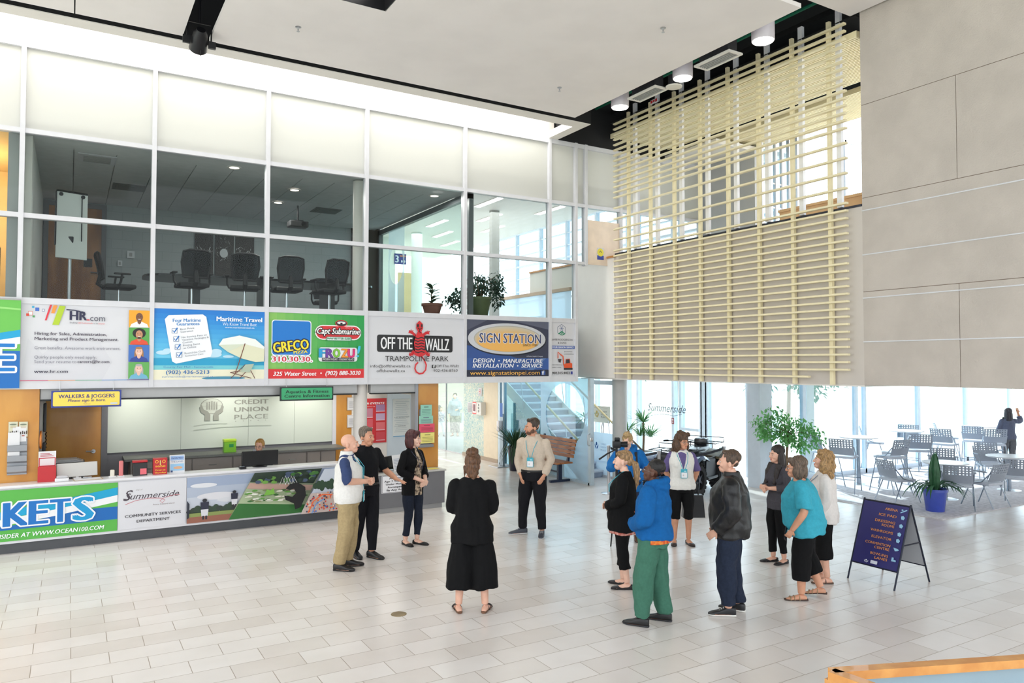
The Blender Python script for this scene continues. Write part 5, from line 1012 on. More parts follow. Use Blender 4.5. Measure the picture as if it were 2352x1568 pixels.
# ================================================================ PEOPLE
def solid(mb, voxel, smooth=2, disp=None, decim=0):
    me = mb.mesh('tmp', [BLACK]); ob = bpy.data.objects.new('tmp', me); COL.objects.link(ob)
    r = ob.modifiers.new('r', 'REMESH'); r.mode = 'VOXEL'; r.voxel_size = voxel; r.use_smooth_shade = True
    if smooth: q = ob.modifiers.new('s', 'SMOOTH'); q.factor = 0.5; q.iterations = smooth
    dg = bpy.context.evaluated_depsgraph_get(); out = bpy.data.meshes.new_from_object(ob.evaluated_get(dg))
    bpy.data.objects.remove(ob); bpy.data.meshes.remove(me)
    if disp:
        amp, sx, sz = disp; ns = [v.normal.copy() for v in out.vertices]
        for v, n in zip(out.vertices, ns):
            c = v.co; f = noise.noise(Vector((c.x*sx, c.y*sx, c.z*sz)))+0.5*noise.noise(Vector((c.x*sx*2.1+5, c.y*sx*2.1, c.z*sz*2.3)))
            v.co = c+n*(amp*(1.7*f+.4))
    out.materials.clear(); out.polygons.foreach_set('use_smooth', [True]*len(out.polygons)); return out
def obj(name, me, mats, parent):
    for m in (mats if isinstance(mats, (list, tuple)) else [mats]): me.materials.append(m)
    o = bpy.data.objects.new(name, me); COL.objects.link(o)
    if parent is not None: o.parent = parent
    return o
def split_mesh(me, cond):
    a = me.copy(); out = []
    for keep in (False, True):
        bm = bmesh.new(); bm.from_mesh(me); bm.faces.ensure_lookup_table()
        bmesh.ops.delete(bm, geom=[f for f in bm.faces if bool(cond(f.calc_center_median())) != keep], context='FACES'); m2 = bpy.data.meshes.new('part'); bm.to_mesh(m2); bm.free(); m2.polygons.foreach_set('use_smooth', [True]*len(m2.polygons)); out.append(m2)
    bpy.data.meshes.remove(a); return out
V = Vector
def fabric(name, c, amt=0.06, rough=0.85, c2=None, sc=40): return mat('fabric_'+name, c, rough, noise_amt=amt, noise_scale=sc, bump=0.25, bump_scale=350, c2=c2, spec=.22)
SKINS = {'fair': (222, 172, 148), 'tan': (206, 150, 120), 'pale': (230, 186, 164), 'dark': (92, 58, 42), 'warm': (196, 136, 104)}
def skin(k): return mat('skin_'+k, SKINS[k], 0.5, noise_amt=0.05, noise_scale=14)
def lips(k): c = SKINS[k]; return mat('lips_'+k, (int(c[0]*.86), int(c[1]*.66), int(c[2]*.66)), 0.4)
TORSO = [(.84, .160, .112, .0), (.93, .172, .120, .0), (1.05, .148, .106, .0), (1.17, .158, .112, -.005), (1.29, .172, .118, -.005), (1.36, .172, .106, .0), (1.40, .158, .092, .006), (1.44, .112, .076, .01), (1.47, .074, .066, .010), (1.50, .060, .060, .006)]
TORSOF = [(.84, .170, .118, .0), (.93, .178, .124, .0), (1.05, .134, .100, .0), (1.17, .142, .112, -.008), (1.27, .156, .120, -.016), (1.35, .154, .098, .0), (1.395, .138, .084, .006), (1.435, .094, .068, .010), (1.465, .062, .058, .010), (1.50, .050, .052, .006)]
class Body:
    def __init__(s, sex, w, belly, lean, arms, feet, hy, hp, sit=False, hipw=1.0, dep=1.0):
        s.sex, s.w, s.belly, s.lean, s.hy, s.hp, s.sit = sex, w, belly, math.radians(lean), math.radians(hy), math.radians(hp), sit
        s.T = [(z, rx*w*(hipw if z < 1 else 1), ry*(w*.5+.5)*(1+(dep-1)*min(1, max(0, (1.46-z)/.2)))*(1+belly*max(0, 1-abs(z-1.05)/.22)*1.0), y-belly*.05*max(0, 1-abs(z-1.05)/.22)) for z, rx, ry, y in (TORSO if sex == 'm' else TORSOF)]
        s.arms = arms; s.feet = feet
    def up(s, p):                                        # bend of the upper body over the hips
        p = V(p); 
        if s.lean: o = V((0, 0, .92)); p = o+Matrix.Rotation(s.lean, 3, 'X') @ (p-o)
        return p
    def head(s, p):
        o = V((0, .01, 1.50)); R = Matrix.Rotation(s.hy, 3, 'Z') @ Matrix.Rotation(s.hp, 3, 'X'); return s.up(o+R @ (V(p)-o)*1.03+V((0, -.014, -.030)))
    def headM(s): return Matrix.Rotation(s.lean, 3, 'X') @ Matrix.Rotation(s.hy, 3, 'Z') @ Matrix.Rotation(s.hp, 3, 'X')
    def rings(s, e, z0, z1, flare=0.0, n=24, ez=None):
        R = []; T = s.T
        zs = [z0]+[t[0] for t in T if z0 < t[0] < z1]+[z1]
        for z in zs:
            if z <= T[0][0]: a = T[0]; rx, ry, y = a[1], a[2], a[3]
            elif z >= T[-1][0]: a = T[-1]; rx, ry, y = a[1], a[2], a[3]
            else:
                for a, b in zip(T[:-1], T[1:]):
                    if a[0] <= z <= b[0]: u = (z-a[0])/(b[0]-a[0]); rx, ry, y = (a[k]+(b[k]-a[k])*u for k in (1, 2, 3)); break
            ee = e*(1 if z < 1.36 else .55); f = flare*max(0, (1.05-z)/.3) if flare else 0
            c = s.up((0, y, z)); X = V((rx+ee+f, 0, 0)); Y = (Matrix.Rotation(s.lean, 3, 'X') @ V((0, ry+ee+f*.8, 0)))
            R.append([c+X*math.cos(2*math.pi*i/n)+Y*math.sin(2*math.pi*i/n) for i in range(n)])
        return R
    def sh(s, sd): return s.up((sd*(.172*s.w if s.sex == 'm' else .150*s.w), .012, 1.378))
    def arm(s, sd):
        e, w_ = s.arms[sd]; return [s.sh(sd), s.up(e), s.up(w_)]
    def armtube(s, mb, sd, f0, f1, e, cuff=0.0, loose=1.0):
        A, E, W = s.arm(sd); k = (.92 if s.sex == 'f' else 1.0)*(.5+.5*s.w); pts = []; rad = []; L1 = (E-A).length; L2 = (W-E).length; L = L1+L2; N = 14
        for i in range(N+1):
            t = f0+(f1-f0)*i/N; d = t*L
            if d <= L1: p = A.lerp(E, d/L1); r = .053-.010*(d/L1)
            else: u = (d-L1)/L2; p = E.lerp(W, u); r = .044-.016*u+.004*math.sin(3.14*u)
            # soften the elbow
            q = abs(d-L1)/.05
            if q < 1: m_ = A.lerp(E, max(0, 1-.05/L1)).lerp(E.lerp(W, min(1, .05/L2)), .5); p = p.lerp(m_, .35*(1-q))
            pts.append(p); rad.append(r*k*(loose if t > .15 else 1)+e+(cuff if i == N else 0))
        mb.tube(pts, rad, 14); mb.ell(A, (rad[0]*.96,)*3, n=12, k=8) if f0 == 0 else None
    def leg(s, sd):
        fx, fy, lift = s.feet[sd]; H = V((sd*.088*s.w, 0, .90))
        if s.sit: return [V((sd*.09, 0, .93)), V((sd*.10, -.42, .95)), V((sd*.11, -.40, .50))]
        A = V((fx, fy+.03, .085+lift)); d = A-H; K = H+d*.48+V((0, -.035-lift*.8, 0)); K.x = (H.x*.45+A.x*.55); return [H, K, A]
    def legtube(s, mb, sd, f0, f1, e, wide=0.0, cuff=0.0):
        H, K, A = s.leg(sd); N = 16; pts = []; rad = []; kw = .45+.55*s.w
        for i in range(N+1):
            t = f0+(f1-f0)*i/N; r0 = [(0, .088), (.25, .082), (.48, .057), (.62, .058), (.80, .044), (1.0, .036)]
            for a, b in zip(r0[:-1], r0[1:]):
                if a[0] <= t <= b[0]: r = a[1]+(b[1]-a[1])*(t-a[0])/(b[0]-a[0]); break
            p = H.lerp(K, t/.5) if t < .5 else K.lerp(A, (t-.5)/.5)
            pts.append(p); rad.append(r*kw+e+wide*min(1, max(0, (t-.1)/.4))+(cuff*max(0, (i-N+2)/2) if cuff else 0))
        mb.tube(pts, rad, 16)
def hand(mb, w_, d, n, sd, curl=.5, s=1.0, point=False):
    d = V(d).normalized(); n = V(n); n = (n-d*n.dot(d)).normalized(); t = d.cross(n)*(1 if sd > 0 else -1)
    t = -t if False else t
    w_ = V(w_)
    mb.tube([w_-d*.02, w_+d*.012, w_+d*.045, w_+d*.085], [.024, (.028, .019), (.036, .017), (.039, .014)], 12) if False else None
    rings = []
    for u, a, b in ((-.02, .026, .021), (.015, .030, .019), (.05, .038, .016), (.088, .040, .013)):
        c = w_+d*u; rings.append([c+t*(a*math.cos(2*math.pi*i/14))+n*(b*math.sin(2*math.pi*i/14)) for i in range(14)])
    mb.loft(rings)
    for k, (o, L) in enumerate(((.030, .070), (.0105, .078), (-.010, .072), (-.029, .057))):
        p = w_+d*.084+t*o; a = 0; cc = curl*(.25 if (point and k == 0) else 1.0); pts = [p-d*.012, p]
        for q, f in enumerate((.45, .32, .23)):
            a += cc*(.55, .75, .5)[q]; dd = (d*math.cos(a)+n*math.sin(a)+t*(o*2.2)).normalized(); p = p+dd*(L*f); pts.append(p)
        mb.tube(pts, [.0095, .0092, .0085, .0078, .0062], 8)
    p = w_+d*.022+t*.028; q = p+(d*.7+t*.75+n*.25).normalized()*.036; r = q+(d*.9+t*.25+n*.45).normalized()*.030
    mb.tube([p-t*.012, p, q, r], [.012, .0125, .0105, .0075], 8)
def person(label, px, py, h, hd, sex='m', w=1.0, belly=0.0, lean=0, arms=None, feet=None, head=(0, 0), sk='fair', hair=None, hairc=(90, 66, 48), cat='person', wear=(), hands=None, brow=True, vox=.0065, loc=None, sit=False, glasses=None, hipw=1.0, dep=1.0, curl=.5, foot_yaw=None, point=None, shoes=None):
    g = V(loc) if loc is not None else ground(px, py); dirn = V((.859*hd[0]+.511*hd[1], -.511*hd[0]+.859*hd[1], 0)); rz = math.atan2(dirn.x, -dirn.y); sc = h/1.75
    arms = arms or {1: ((.225, .03, 1.12), (.235, -.06, .87)), -1: ((-.225, .03, 1.12), (-.235, -.06, .87))}
    feet = feet or {1: (.10, 0, 0), -1: (-.10, 0, 0)}; feet = {k: (v if len(v) == 3 else (*v, 0)) for k, v in feet.items()}
    foot_yaw = foot_yaw or {1: 12, -1: -12}
    B = Body(sex, w, belly, lean, arms, feet, head[0], head[1], sit, hipw, dep); mb = MB()
    mb.loft(B.rings(0, .84, 1.49))
    if sex == 'f':
        for sd in (-1, 1): mb.ell(B.up((sd*.065*w, -.085, 1.25)), (.062*w, .06, .065))
    mb.tube([B.up((0, .015, 1.40)), B.up((0, .012, 1.47)), B.head((0, .012, 1.56))], [.07, .056, .054] if sex == 'm' else [.06, .047, .046], 14)
    for c, r in (((0, .016, 1.662), (.077, .097, .088)), ((0, -.030, 1.612), (.066, .070, .092)), ((0, -.060, 1.548), (.043, .042, .034)), ((0, -.088, 1.650), (.048, .018, .012)), ((.036, -.070, 1.598), (.026, .026, .026)), ((-.036, -.070, 1.598), (.026, .026, .026)), ((0, -.099, 1.566), (.023, .010, .012)), ((.078, .012, 1.612), (.010, .021, .033)), ((-.078, .012, 1.612), (.010, .021, .033)), ((0, -.113, 1.600), (.017, .015, .012))):
        mb.ell(B.head(c), r, B.headM())
    mb.tube([B.head((0, -.094, 1.642)), B.head((0, -.118, 1.604))], [.009, .013], 8)
    for sd in (-1, 1):
        B.armtube(mb, sd, 0, 1, 0); A, E, W_ = B.arm(sd); hv = (hands or {}).get(sd); d = (W_-E).normalized() if not hv else B.up(V(hv[0])+V((0, 0, .92)))-B.up((0, 0, .92)); n = V((-sd, -.2, 0)) if not hv else V(hv[1])
        hand(mb, W_, d, n, sd, curl if not isinstance(curl, dict) else curl[sd], point=(point == sd))
        B.legtube(mb, sd, 0, 1, 0)
        H, K, A2 = B.leg(sd); a = math.radians(foot_yaw[sd]); f = V((math.sin(a), -math.cos(a), 0)); l = f.cross(V((0, 0, 1))); lift = feet[sd][2]; base = V((A2.x, A2.y, lift)) if not sit else V((A2.x, A2.y, .42)); rings = []
        for u, hw_, hh in ((-.062, .024, .05), (-.03, .033, .075), (.03, .036, .075), (.09, .041, .052), (.14, .043, .036), (.185, .026, .024)):
            c = base+f*u+V((0, 0, hh*.5-(lift*.0)-max(0, u)*lift*3.2)); rings.append([c+l*(hw_*math.cos(2*math.pi*i/14))+V((0, 0, 1))*(hh*.5*math.sin(2*math.pi*i/14)) for i in range(14)])
        mb.loft(rings)
    me = solid(mb, vox, 2)
    o = bpy.data.objects.new('person', me); COL.objects.link(o); me.materials.append(skin(sk)); me.materials.append(lips(sk)); tag(o, label, cat)
    o.location = g; o.rotation_euler = (0, 0, rz); o.scale = (sc, sc, sc)
    mc = B.head((0, -.108, 1.566)); mi = [0]*len(me.polygons)
    for p in me.polygons:
        d = p.center-mc
        if abs(d.z) < .009 and d.length < .024: mi[p.index] = 1
    me.polygons.foreach_set('material_index', mi)
    # eyes and brows
    if brow:
        mb = MB(); hm = B.headM()
        for sd in (-1, 1): mb.mi = 0; mb.ell(B.head((sd*.031, -.088, 1.628)), (.0105, .0085, .0068), hm, 10, 7); mb.mi = 1; mb.ell(B.head((sd*.031, -.0948, 1.628)), (.0060, .0035, .0058), hm, 8, 6)
        mb.build('eyes', [mat('eye_white', (226, 222, 216), .3), mat('eye_iris', (52, 40, 34), .2)], o, True)
        mb = MB()
        for sd in (-1, 1): mb.tube([B.head((sd*.015, -.1035, 1.649)), B.head((sd*.033, -.1005, 1.653)), B.head((sd*.05, -.088, 1.650))], [.0025, .003, .002], 6)
        mb.build('eyebrows', mat('brow_%d' % hairc[0], tuple(int(x*.75) for x in hairc), .8), o)
    if hair:
        mb = MB(); hm = B.headM(); tubes = []
        for it in HAIR[hair]:
            if it[0] == 'e': mb.ell(B.head(it[1]), it[2], hm)
            else: mb.tube([B.head(p) for p in it[1]], list(it[2]), 10)
        hv_ = HAIRV.get(hair, (.006, 30, 6)); me2 = solid(mb, .0075, 1, hv_)
        obj('hair', me2, mat('hair_%d_%d_%d' % hairc, hairc, .55, c2=tuple(int(x*.62) for x in hairc), noise_scale=30, stretch=(4, 4, .6)), o)
    if glasses:
        mb = MB()
        for sd in (-1, 1):
            c = V((sd*.033, -.107, 1.626)); N = 16; pts = [B.head(c+V((.024*math.cos(2*math.pi*i/N), .002*abs(math.cos(2*math.pi*i/N)), .017*math.sin(2*math.pi*i/N)))) for i in range(N+1)]; mb.tube(pts, .0022, 5, False); mb.tube([B.head((sd*.057, -.103, 1.63)), B.head((sd*.076, -.03, 1.628)), B.head((sd*.080, .02, 1.622))], .0022, 5)
        mb.tube([B.head((-.010, -.110, 1.63)), B.head((.010, -.110, 1.63))], .002, 5); mb.build('glasses', mat('glasses_frame', glasses, .3), o)
    for it in wear: it(B, o)
    # shoes
    if shoes:
        st, c1, c2 = shoes
        for sd in (-1, 1):
            H, K, A2 = B.leg(sd); a = math.radians(foot_yaw[sd]); f = V((math.sin(a), -math.cos(a), 0)); l = f.cross(V((0, 0, 1))); lift = feet[sd][2]; base = V((A2.x, A2.y, lift)) if not sit else V((A2.x, A2.y, .42)); Z = V((0, 0, 1))
            def fr(prof, e=0):
                R = []
                for u, hw_, z0, z1 in prof:
                    dz = -max(0, u)*lift*3.2; c = base+f*u; zc = max((z0+z1)/2+dz, -lift+.004+(z1-z0)/2) if lift else (z0+z1)/2; R.append([c+l*((hw_+e)*math.copysign(abs(math.cos(2*math.pi*i/16))**.8, math.cos(2*math.pi*i/16)))+Z*(zc+(z1-z0)/2*math.copysign(abs(math.sin(2*math.pi*i/16))**.7, math.sin(2*math.pi*i/16))) for i in range(16)])
                return R
            sole = [(-.075, .022, .0, .022), (-.05, .034, .0, .026), (.03, .036, .0, .022), (.10, .045, .0, .020), (.16, .044, .0, .020), (.205, .024, .002, .02)]
            mb = MB(); mb.loft(fr(sole)); so = None
            if st == 'sandal':
                root = mb.build('sandal', mat('shoe_%d_%d_%d' % c2, c2, .6), o)
                mb = MB(); 
                for u, hh, hw_ in ((.03, .068, .042), (.09, .058, .046), (.135, .045, .047)): mb.tube([base+f*u+l*(hw_*math.cos(q))+Z*(.012+(hh-.012)*math.sin(q)-max(0, u)*lift*3.2) for q in [math.pi*i/10 for i in range(11)]], .006 if u < .1 else .008, 6)
                mb.build('strap', mat('shoe_%d_%d_%d' % c1, c1, .4), root)
            else:
                root = mb.build('shoe', mat('shoe_%d_%d_%d' % c1, c1, .45), o) if False else None
                top = {'flat': [(-.07, .026, .01, .06), (-.05, .036, .008, .065), (-.01, .038, .008, .045), (.06, .040, .008, .035), (.11, .046, .008, .045), (.16, .044, .008, .038), (.20, .024, .008, .026)], 'shoe': [(-.075, .026, .012, .085), (-.05, .037, .01, .10), (.0, .040, .01, .105), (.05, .043, .01, .088), (.11, .047, .01, .060), (.17, .044, .01, .046), (.212, .024, .01, .030)]}['flat' if st == 'flat' else 'shoe']
                m2 = MB(); m2.loft(fr(top)); root = obj('shoe', solid(m2, .008, 1), mat('shoe_%d_%d_%d' % c1, c1, .42), o)
                mb.build('sole', mat('shoe_%d_%d_%d' % c2, c2, .6), root)
                if st == 'sneaker':
                    mb = MB(); [mb.tube([base+f*(.03+.022*k)+l*.02+Z*(.098-.012*k), base+f*(.03+.022*k)-l*.02+Z*(.098-.012*k)], .004, 5) for k in range(4)]; mb.build('laces', mat('shoe_%d_%d_%d' % c2, c2, .6), root)
    return o, B
# -- garments: each returns a function that builds one child mesh
def top(name, m, sleeve=1.0, e=.016, hem=.88, neck=1.468, flare=0.0, cuff=.004, loose=1.12, disp=(.008, 9, 4), collar=0, split=None, hood=False, arms=True, vox=.0095):
    def f(B, o):
        mb = MB(); mb.loft(B.rings(e, hem, neck, flare))
        if B.sex == 'f':
            for sd in (-1, 1): mb.ell(B.up((sd*.062*B.w, -.085, 1.25)), (.066*B.w+e*.6, .062+e*.6, .072+e*.6))
        if arms:
            for sd in (-1, 1): B.armtube(mb, sd, 0, sleeve, e*.85, cuff, loose)
        else:
            for sd in (-1, 1): mb.ell(B.sh(sd)+V((-sd*.03, 0, -.005)), (.058+e*.5, .060+e*.5, .052+e*.4))
        if hood: mb.ell(B.up((0, .075, 1.455)), (.125, .085, .068)); mb.tube([B.up((.105*math.cos(q), .03+.10*math.sin(q)*(1 if math.sin(q) > 0 else .75), 1.485-.03*math.cos(q+1.57))) for q in [2*math.pi*i/14 for i in range(15)]], .042, 8)
        me = solid(mb, .006 if split else vox, 6 if split else 4, disp)
        if split:
            cond, n2, m2 = split; a, b = split_mesh(me, lambda c: cond(c)); obj(n2, b, m2, o); me = a
        c = obj(name, me, m, o)
        if collar:
            mb = MB(); N = 20; r = .076 if B.sex == 'm' else .066; inn = []; pts = []
            for i in range(N+1):
                q = math.radians(-60+300*i/N); pts.append((q, r))
            R = []
            for q, rr in pts:
                p = V((rr*1.08*math.cos(q), .012+rr*math.sin(q), 0)); R.append([B.up((p.x*k, p.y*k+(0 if k < 1.05 else 0), z)) for k, z in ((1.0, 1.448), (1.02, 1.458+collar), (1.13, 1.452+collar), (1.30, 1.438))])
            mb.loft(R); mb.build('collar', m, c, True)
    return f
def pants(name, m, cuff=.98, e=.014, waist=.955, wide=0.0, flare=0.0, disp=(.008, 9, 4), vox=.0095):
    def f(B, o):
        mb = MB(); mb.loft(B.rings(e, .82, waist)) if not B.sit else mb.loft(B.rings(e, .84, waist))
        for sd in (-1, 1): B.legtube(mb, sd, 0.02, cuff, e, wide, flare)
        obj(name, solid(mb, vox, 3, disp), m, o)
    return f
def band(name, m, z, e, h=.016, a0=0, a1=360):
    def f(B, o):
        r = B.rings(e, z, z+h*2); mb = MB(); k0, k1 = int(a0/15), int(a1/15); mb.tube([(p+q)/2 for p, q in zip([r[0][i % 24] for i in range(k0, k1+1)], [r[-1][i % 24] for i in range(k0, k1+1)])], (.004, h), 8); mb.build(name, m, o)
    return f
def lanyard(m, drop=1.20, badge=True, e=.03, side=0):
    def f(B, o):
        mb = MB(); fy = -(.135+e+(.03 if B.sex == 'f' else 0)); pts = [B.up(p) for p in ((.02, fy-.012, drop), (.055, fy-.012, 1.30), (.085, -.085-e*.6, 1.40), (.070, .0, 1.475), (0, .068+e*.3, 1.475), (-.070, .0, 1.475), (-.085, -.085-e*.6, 1.40), (-.055, fy-.012, 1.30), (-.02, fy-.012, drop))]
        mb.tube(pts, .0045, 6, False); c = mb.build('lanyard', m, o)
        if badge:
            M_ = Matrix.Translation(B.up((side, fy-.018, drop-.07))); mb = MB(); mb.bbox((-.05, -.004, -.07), (.05, .004, .07), .004, M_); c2 = mb.build('badge', m, o); A = Art(.085, .12); A.rect(0, 0, 1, .66, (236, 236, 238)); A.ell(.35, .3, .12, .1, (210, 200, 196)); A.rect(.5, .78, .9, .86, (220, 240, 246)); A.build('print', c2, M_ @ face_Y(-.0425, -.0045, -.06))
    return f
HAIR = {
 'short': [('e', (0, .028, 1.688), (.081, .094, .078)), ('e', (0, -.036, 1.730), (.058, .040, .022)), ('e', (.066, .02, 1.66), (.018, .05, .045)), ('e', (-.066, .02, 1.66), (.018, .05, .045)), ('e', (0, .056, 1.632), (.058, .038, .050))],
 'crop': [('e', (0, .026, 1.682), (.081, .097, .083)), ('e', (0, .056, 1.636), (.062, .040, .048))],
 'bob': [('e', (0, .030, 1.685), (.092, .105, .090)), ('e', (.072, .015, 1.59), (.030, .060, .095)), ('e', (-.072, .015, 1.59), (.030, .060, .095)), ('e', (0, .085, 1.59), (.080, .045, .095)), ('e', (.02, -.055, 1.725), (.062, .040, .034))],
 'long': [('e', (0, .030, 1.685), (.090, .103, .088)), ('e', (.07, .03, 1.55), (.030, .06, .14)), ('e', (-.07, .03, 1.55), (.030, .06, .14)), ('e', (0, .085, 1.50), (.085, .045, .22)), ('t', ((.085, -.02, 1.50), (.10, -.07, 1.38), (.09, -.12, 1.22)), (.04, .042, .02)), ('t', ((-.085, -.02, 1.50), (-.10, -.07, 1.38), (-.09, -.12, 1.22)), (.04, .042, .02))],
 'pony': [('e', (0, .028, 1.684), (.084, .100, .084)), ('e', (0, .09, 1.63), (.066, .04, .06)), ('t', ((0, .115, 1.62), (0, .16, 1.59), (0, .175, 1.48), (.01, .165, 1.36), (.02, .15, 1.27)), (.03, .042, .042, .034, .010)), ('e', (.05, -.045, 1.72), (.045, .03, .03)), ('e', (-.05, -.045, 1.72), (.045, .03, .03))],
 'bun': [('e', (0, .030, 1.682), (.090, .103, .086)), ('e', (0, .05, 1.775), (.062, .060, .050)), ('e', (.03, .08, 1.77), (.035, .03, .03)), ('e', (0, .085, 1.60), (.078, .042, .10)), ('e', (-.01, .085, 1.535), (.04, .022, .05)), ('t', ((.08, .02, 1.62), (.085, .01, 1.50)), (.014, .006)), ('t', ((-.01, .09, 1.50), (-.01, .085, 1.43)), (.016, .006))],
 'wavy': [('e', (0, .030, 1.690), (.098, .112, .094)), ('e', (.082, .02, 1.57), (.042, .065, .11)), ('e', (-.082, .02, 1.57), (.042, .065, .11)), ('e', (0, .095, 1.55), (.095, .055, .13)), ('e', (.03, -.05, 1.735), (.06, .045, .035)), ('e', (.06, .09, 1.47), (.05, .045, .06)), ('e', (-.06, .09, 1.47), (.05, .045, .06))],
 'tuft': [('e', (0, .026, 1.680), (.080, .095, .078)), ('e', (0, -.01, 1.765), (.055, .075, .042)), ('e', (.01, -.05, 1.785), (.040, .045, .035)), ('e', (0, .08, 1.63), (.060, .035, .05))],
}
HAIRV = {'wavy': (.014, 22, 9), 'bun': (.010, 26, 10), 'long': (.006, 34, 3), 'bob': (.009, 26, 5), 'pony': (.005, 40, 4), 'tuft': (.009, 34, 10), 'crop': (.0015, 60, 60)}
BLKF = fabric('black', (13, 13, 15), .12); DEN = fabric('denim', (40, 50, 74), .10); BLKD = fabric('black_denim', (23, 23, 28), .08)
CLASP = {1: ((.25, .02, 1.14), (.045, -.235, .99)), -1: ((-.25, .02, 1.14), (-.035, -.225, 1.0))}
POCK = {1: ((.245, .06, 1.12), (.18, -.07, .90)), -1: ((-.245, .06, 1.12), (-.18, -.07, .90))}
TEALB = mat('lanyard_teal', (60, 170, 190), .5)
person('bald man in white vest and khaki trousers facing right, hands together', 798, 1305, 1.79, (1, .06), 'm', 1.08, .22, dep=1.12, arms={1: ((.245, -.03, 1.15), (.035, -.27, 1.13)), -1: ((-.245, -.03, 1.15), (-.04, -.25, 1.12))}, hands={1: ((-.75, -.6, .05), (-.5, .6, -.2)), -1: ((.55, -.8, .05), (.8, .4, .1))}, curl=1.0, feet={1: (.10, -.02), -1: (-.10, .06)}, sk='fair', hairc=(150, 120, 100), shoes=('shoe', (30, 28, 30), (22, 20, 20)),
    wear=(pants('trousers', fabric('khaki', (170, 150, 112)), .985, .020, wide=.012, disp=(.012, 8, 5)), top('shirt', fabric('navy', (58, 72, 110)), .46, .014, .92), top('vest', fabric('vest_white', (226, 224, 220), .03), 0, .034, .86, 1.46, arms=False, collar=.055, disp=(.007, 8, 8)), lanyard(TEALB, 1.0, True, .05)))
person('grey haired man in black polo shirt and black trousers pointing over the desk', 838, 1278, 1.83, (.72, -.68), 'm', 1.04, .12, arms={1: ((.285, -.06, 1.13), (.31, -.27, 1.03)), -1: ((-.34, .06, 1.16), (-.205, -.10, 1.0))}, hands={1: ((.25, -.9, -.25), (0, -.3, -1)), -1: ((.4, -.3, -.7), (.8, .5, 0))}, curl={1: .35, -1: .6}, point=1, feet={1: (.03, -.14), -1: (-.10, .06)}, head=(12, 2), sk='tan', hair='short', hairc=(120, 106, 92), shoes=('shoe', (24, 24, 26), (18, 18, 18)),
    wear=(pants('trousers', fabric('black_twill', (20, 20, 26), .08), .985, .018), top('polo_shirt', fabric('polo', (17, 18, 22), .1), .50, .016, .94, collar=.035), band('belt', mat('belt_black', (26, 24, 24), .4), .965, .024)))
person('woman with dark red bob in black cardigan over patterned blouse, hands clasped', 947, 1250, 1.71, (.78, -.62), 'f', 1.0, arms=CLASP, hands={1: ((-.8, -.35, -.45), (-.2, .9, .1)), -1: ((.8, -.35, -.45), (.2, .9, .1))}, curl=.8, head=(22, 0), sk='pale', hair='bob', hairc=(84, 34, 36), feet={1: (.07, -.06), -1: (-.08, .04)}, shoes=('flat', (26, 24, 26), (20, 18, 18)),
    wear=(pants('jeans', fabric('dark_jeans', (30, 36, 50), .1), .93, .008), top('cardigan', BLKF, .80, .018, .77, split=(lambda c: c.y < -.06 and abs(c.x) < .022+.050*max(0, min(1, (1.45-c.z)/.35)) and c.z < 1.47, 'blouse', fabric('blouse', (58, 46, 42), .1, c2=(206, 186, 160), sc=26))), lanyard(mat('lanyard_dark', (50, 56, 80), .5), 1.16, False, .01)))
person('woman seen from behind, loose black top, wide cropped black trousers, hair in a bun', 1084, 1402, 1.73, (-.02, 1), 'm', 1.10, .15, arms={1: ((.235, -.04, 1.11), (-.06, -.25, 1.17)), -1: ((-.235, -.04, 1.11), (.08, -.24, 1.11))}, hipw=1.06, feet={1: (.145, 0), -1: (-.145, 0)}, foot_yaw={1: 14, -1: -14}, sk='fair', hair='bun', hairc=(112, 76, 50), shoes=('sandal', (40, 30, 28), (110, 76, 54)),
    wear=(pants('culottes', fabric('black_crepe', (12, 12, 14), .1), .80, .020, wide=.074, flare=.01, disp=(.010, 8, 2)), top('tunic', BLKF, .97, .024, .76, flare=.022, disp=(.009, 8, 3)), lanyard(TEALB, 1.2, False, .012)))
person('bearded man in beige sweater and dark jeans with a badge, hands in pockets', 1225, 1230, 1.86, (-.30, -.95), 'm', 1.03, .06, arms=POCK, hands={1: ((-.35, -.5, -.75), (-.8, .5, 0)), -1: ((.35, -.5, -.75), (.8, .5, 0))}, head=(-52, 3), sk='tan', hair='short', hairc=(74, 58, 46), feet={1: (.13, -.02), -1: (-.19, .04)}, foot_yaw={1: 10, -1: -60}, shoes=('sneaker', (66, 70, 80), (216, 216, 216)),
    wear=(pants('jeans', BLKD, .975, .022), top('sweater', fabric('sweater', (206, 190, 172), .03), .97, .013, .95, collar=.045, cuff=.0, disp=(.012, 8, 7)), band('belt', mat('belt_black', (26, 24, 24), .4), .95, .022), lanyard(TEALB, 1.17, True, .02), lambda B, o: obj('beard', (lambda mb: (mb.ell(B.head((0, -.058, 1.553)), (.050, .046, .036), B.headM()), mb.ell(B.head((.052, -.02, 1.575)), (.016, .036, .036), B.headM()), mb.ell(B.head((-.052, -.02, 1.575)), (.016, .036, .036), B.headM()), solid(mb, .007, 1, (.002, 60, 60)))[-1])(MB()), mat('beard', (104, 76, 60), .8), o)))
FLOR = fabric('floral', (226, 176, 164), .05, c2=(186, 96, 84), sc=24)
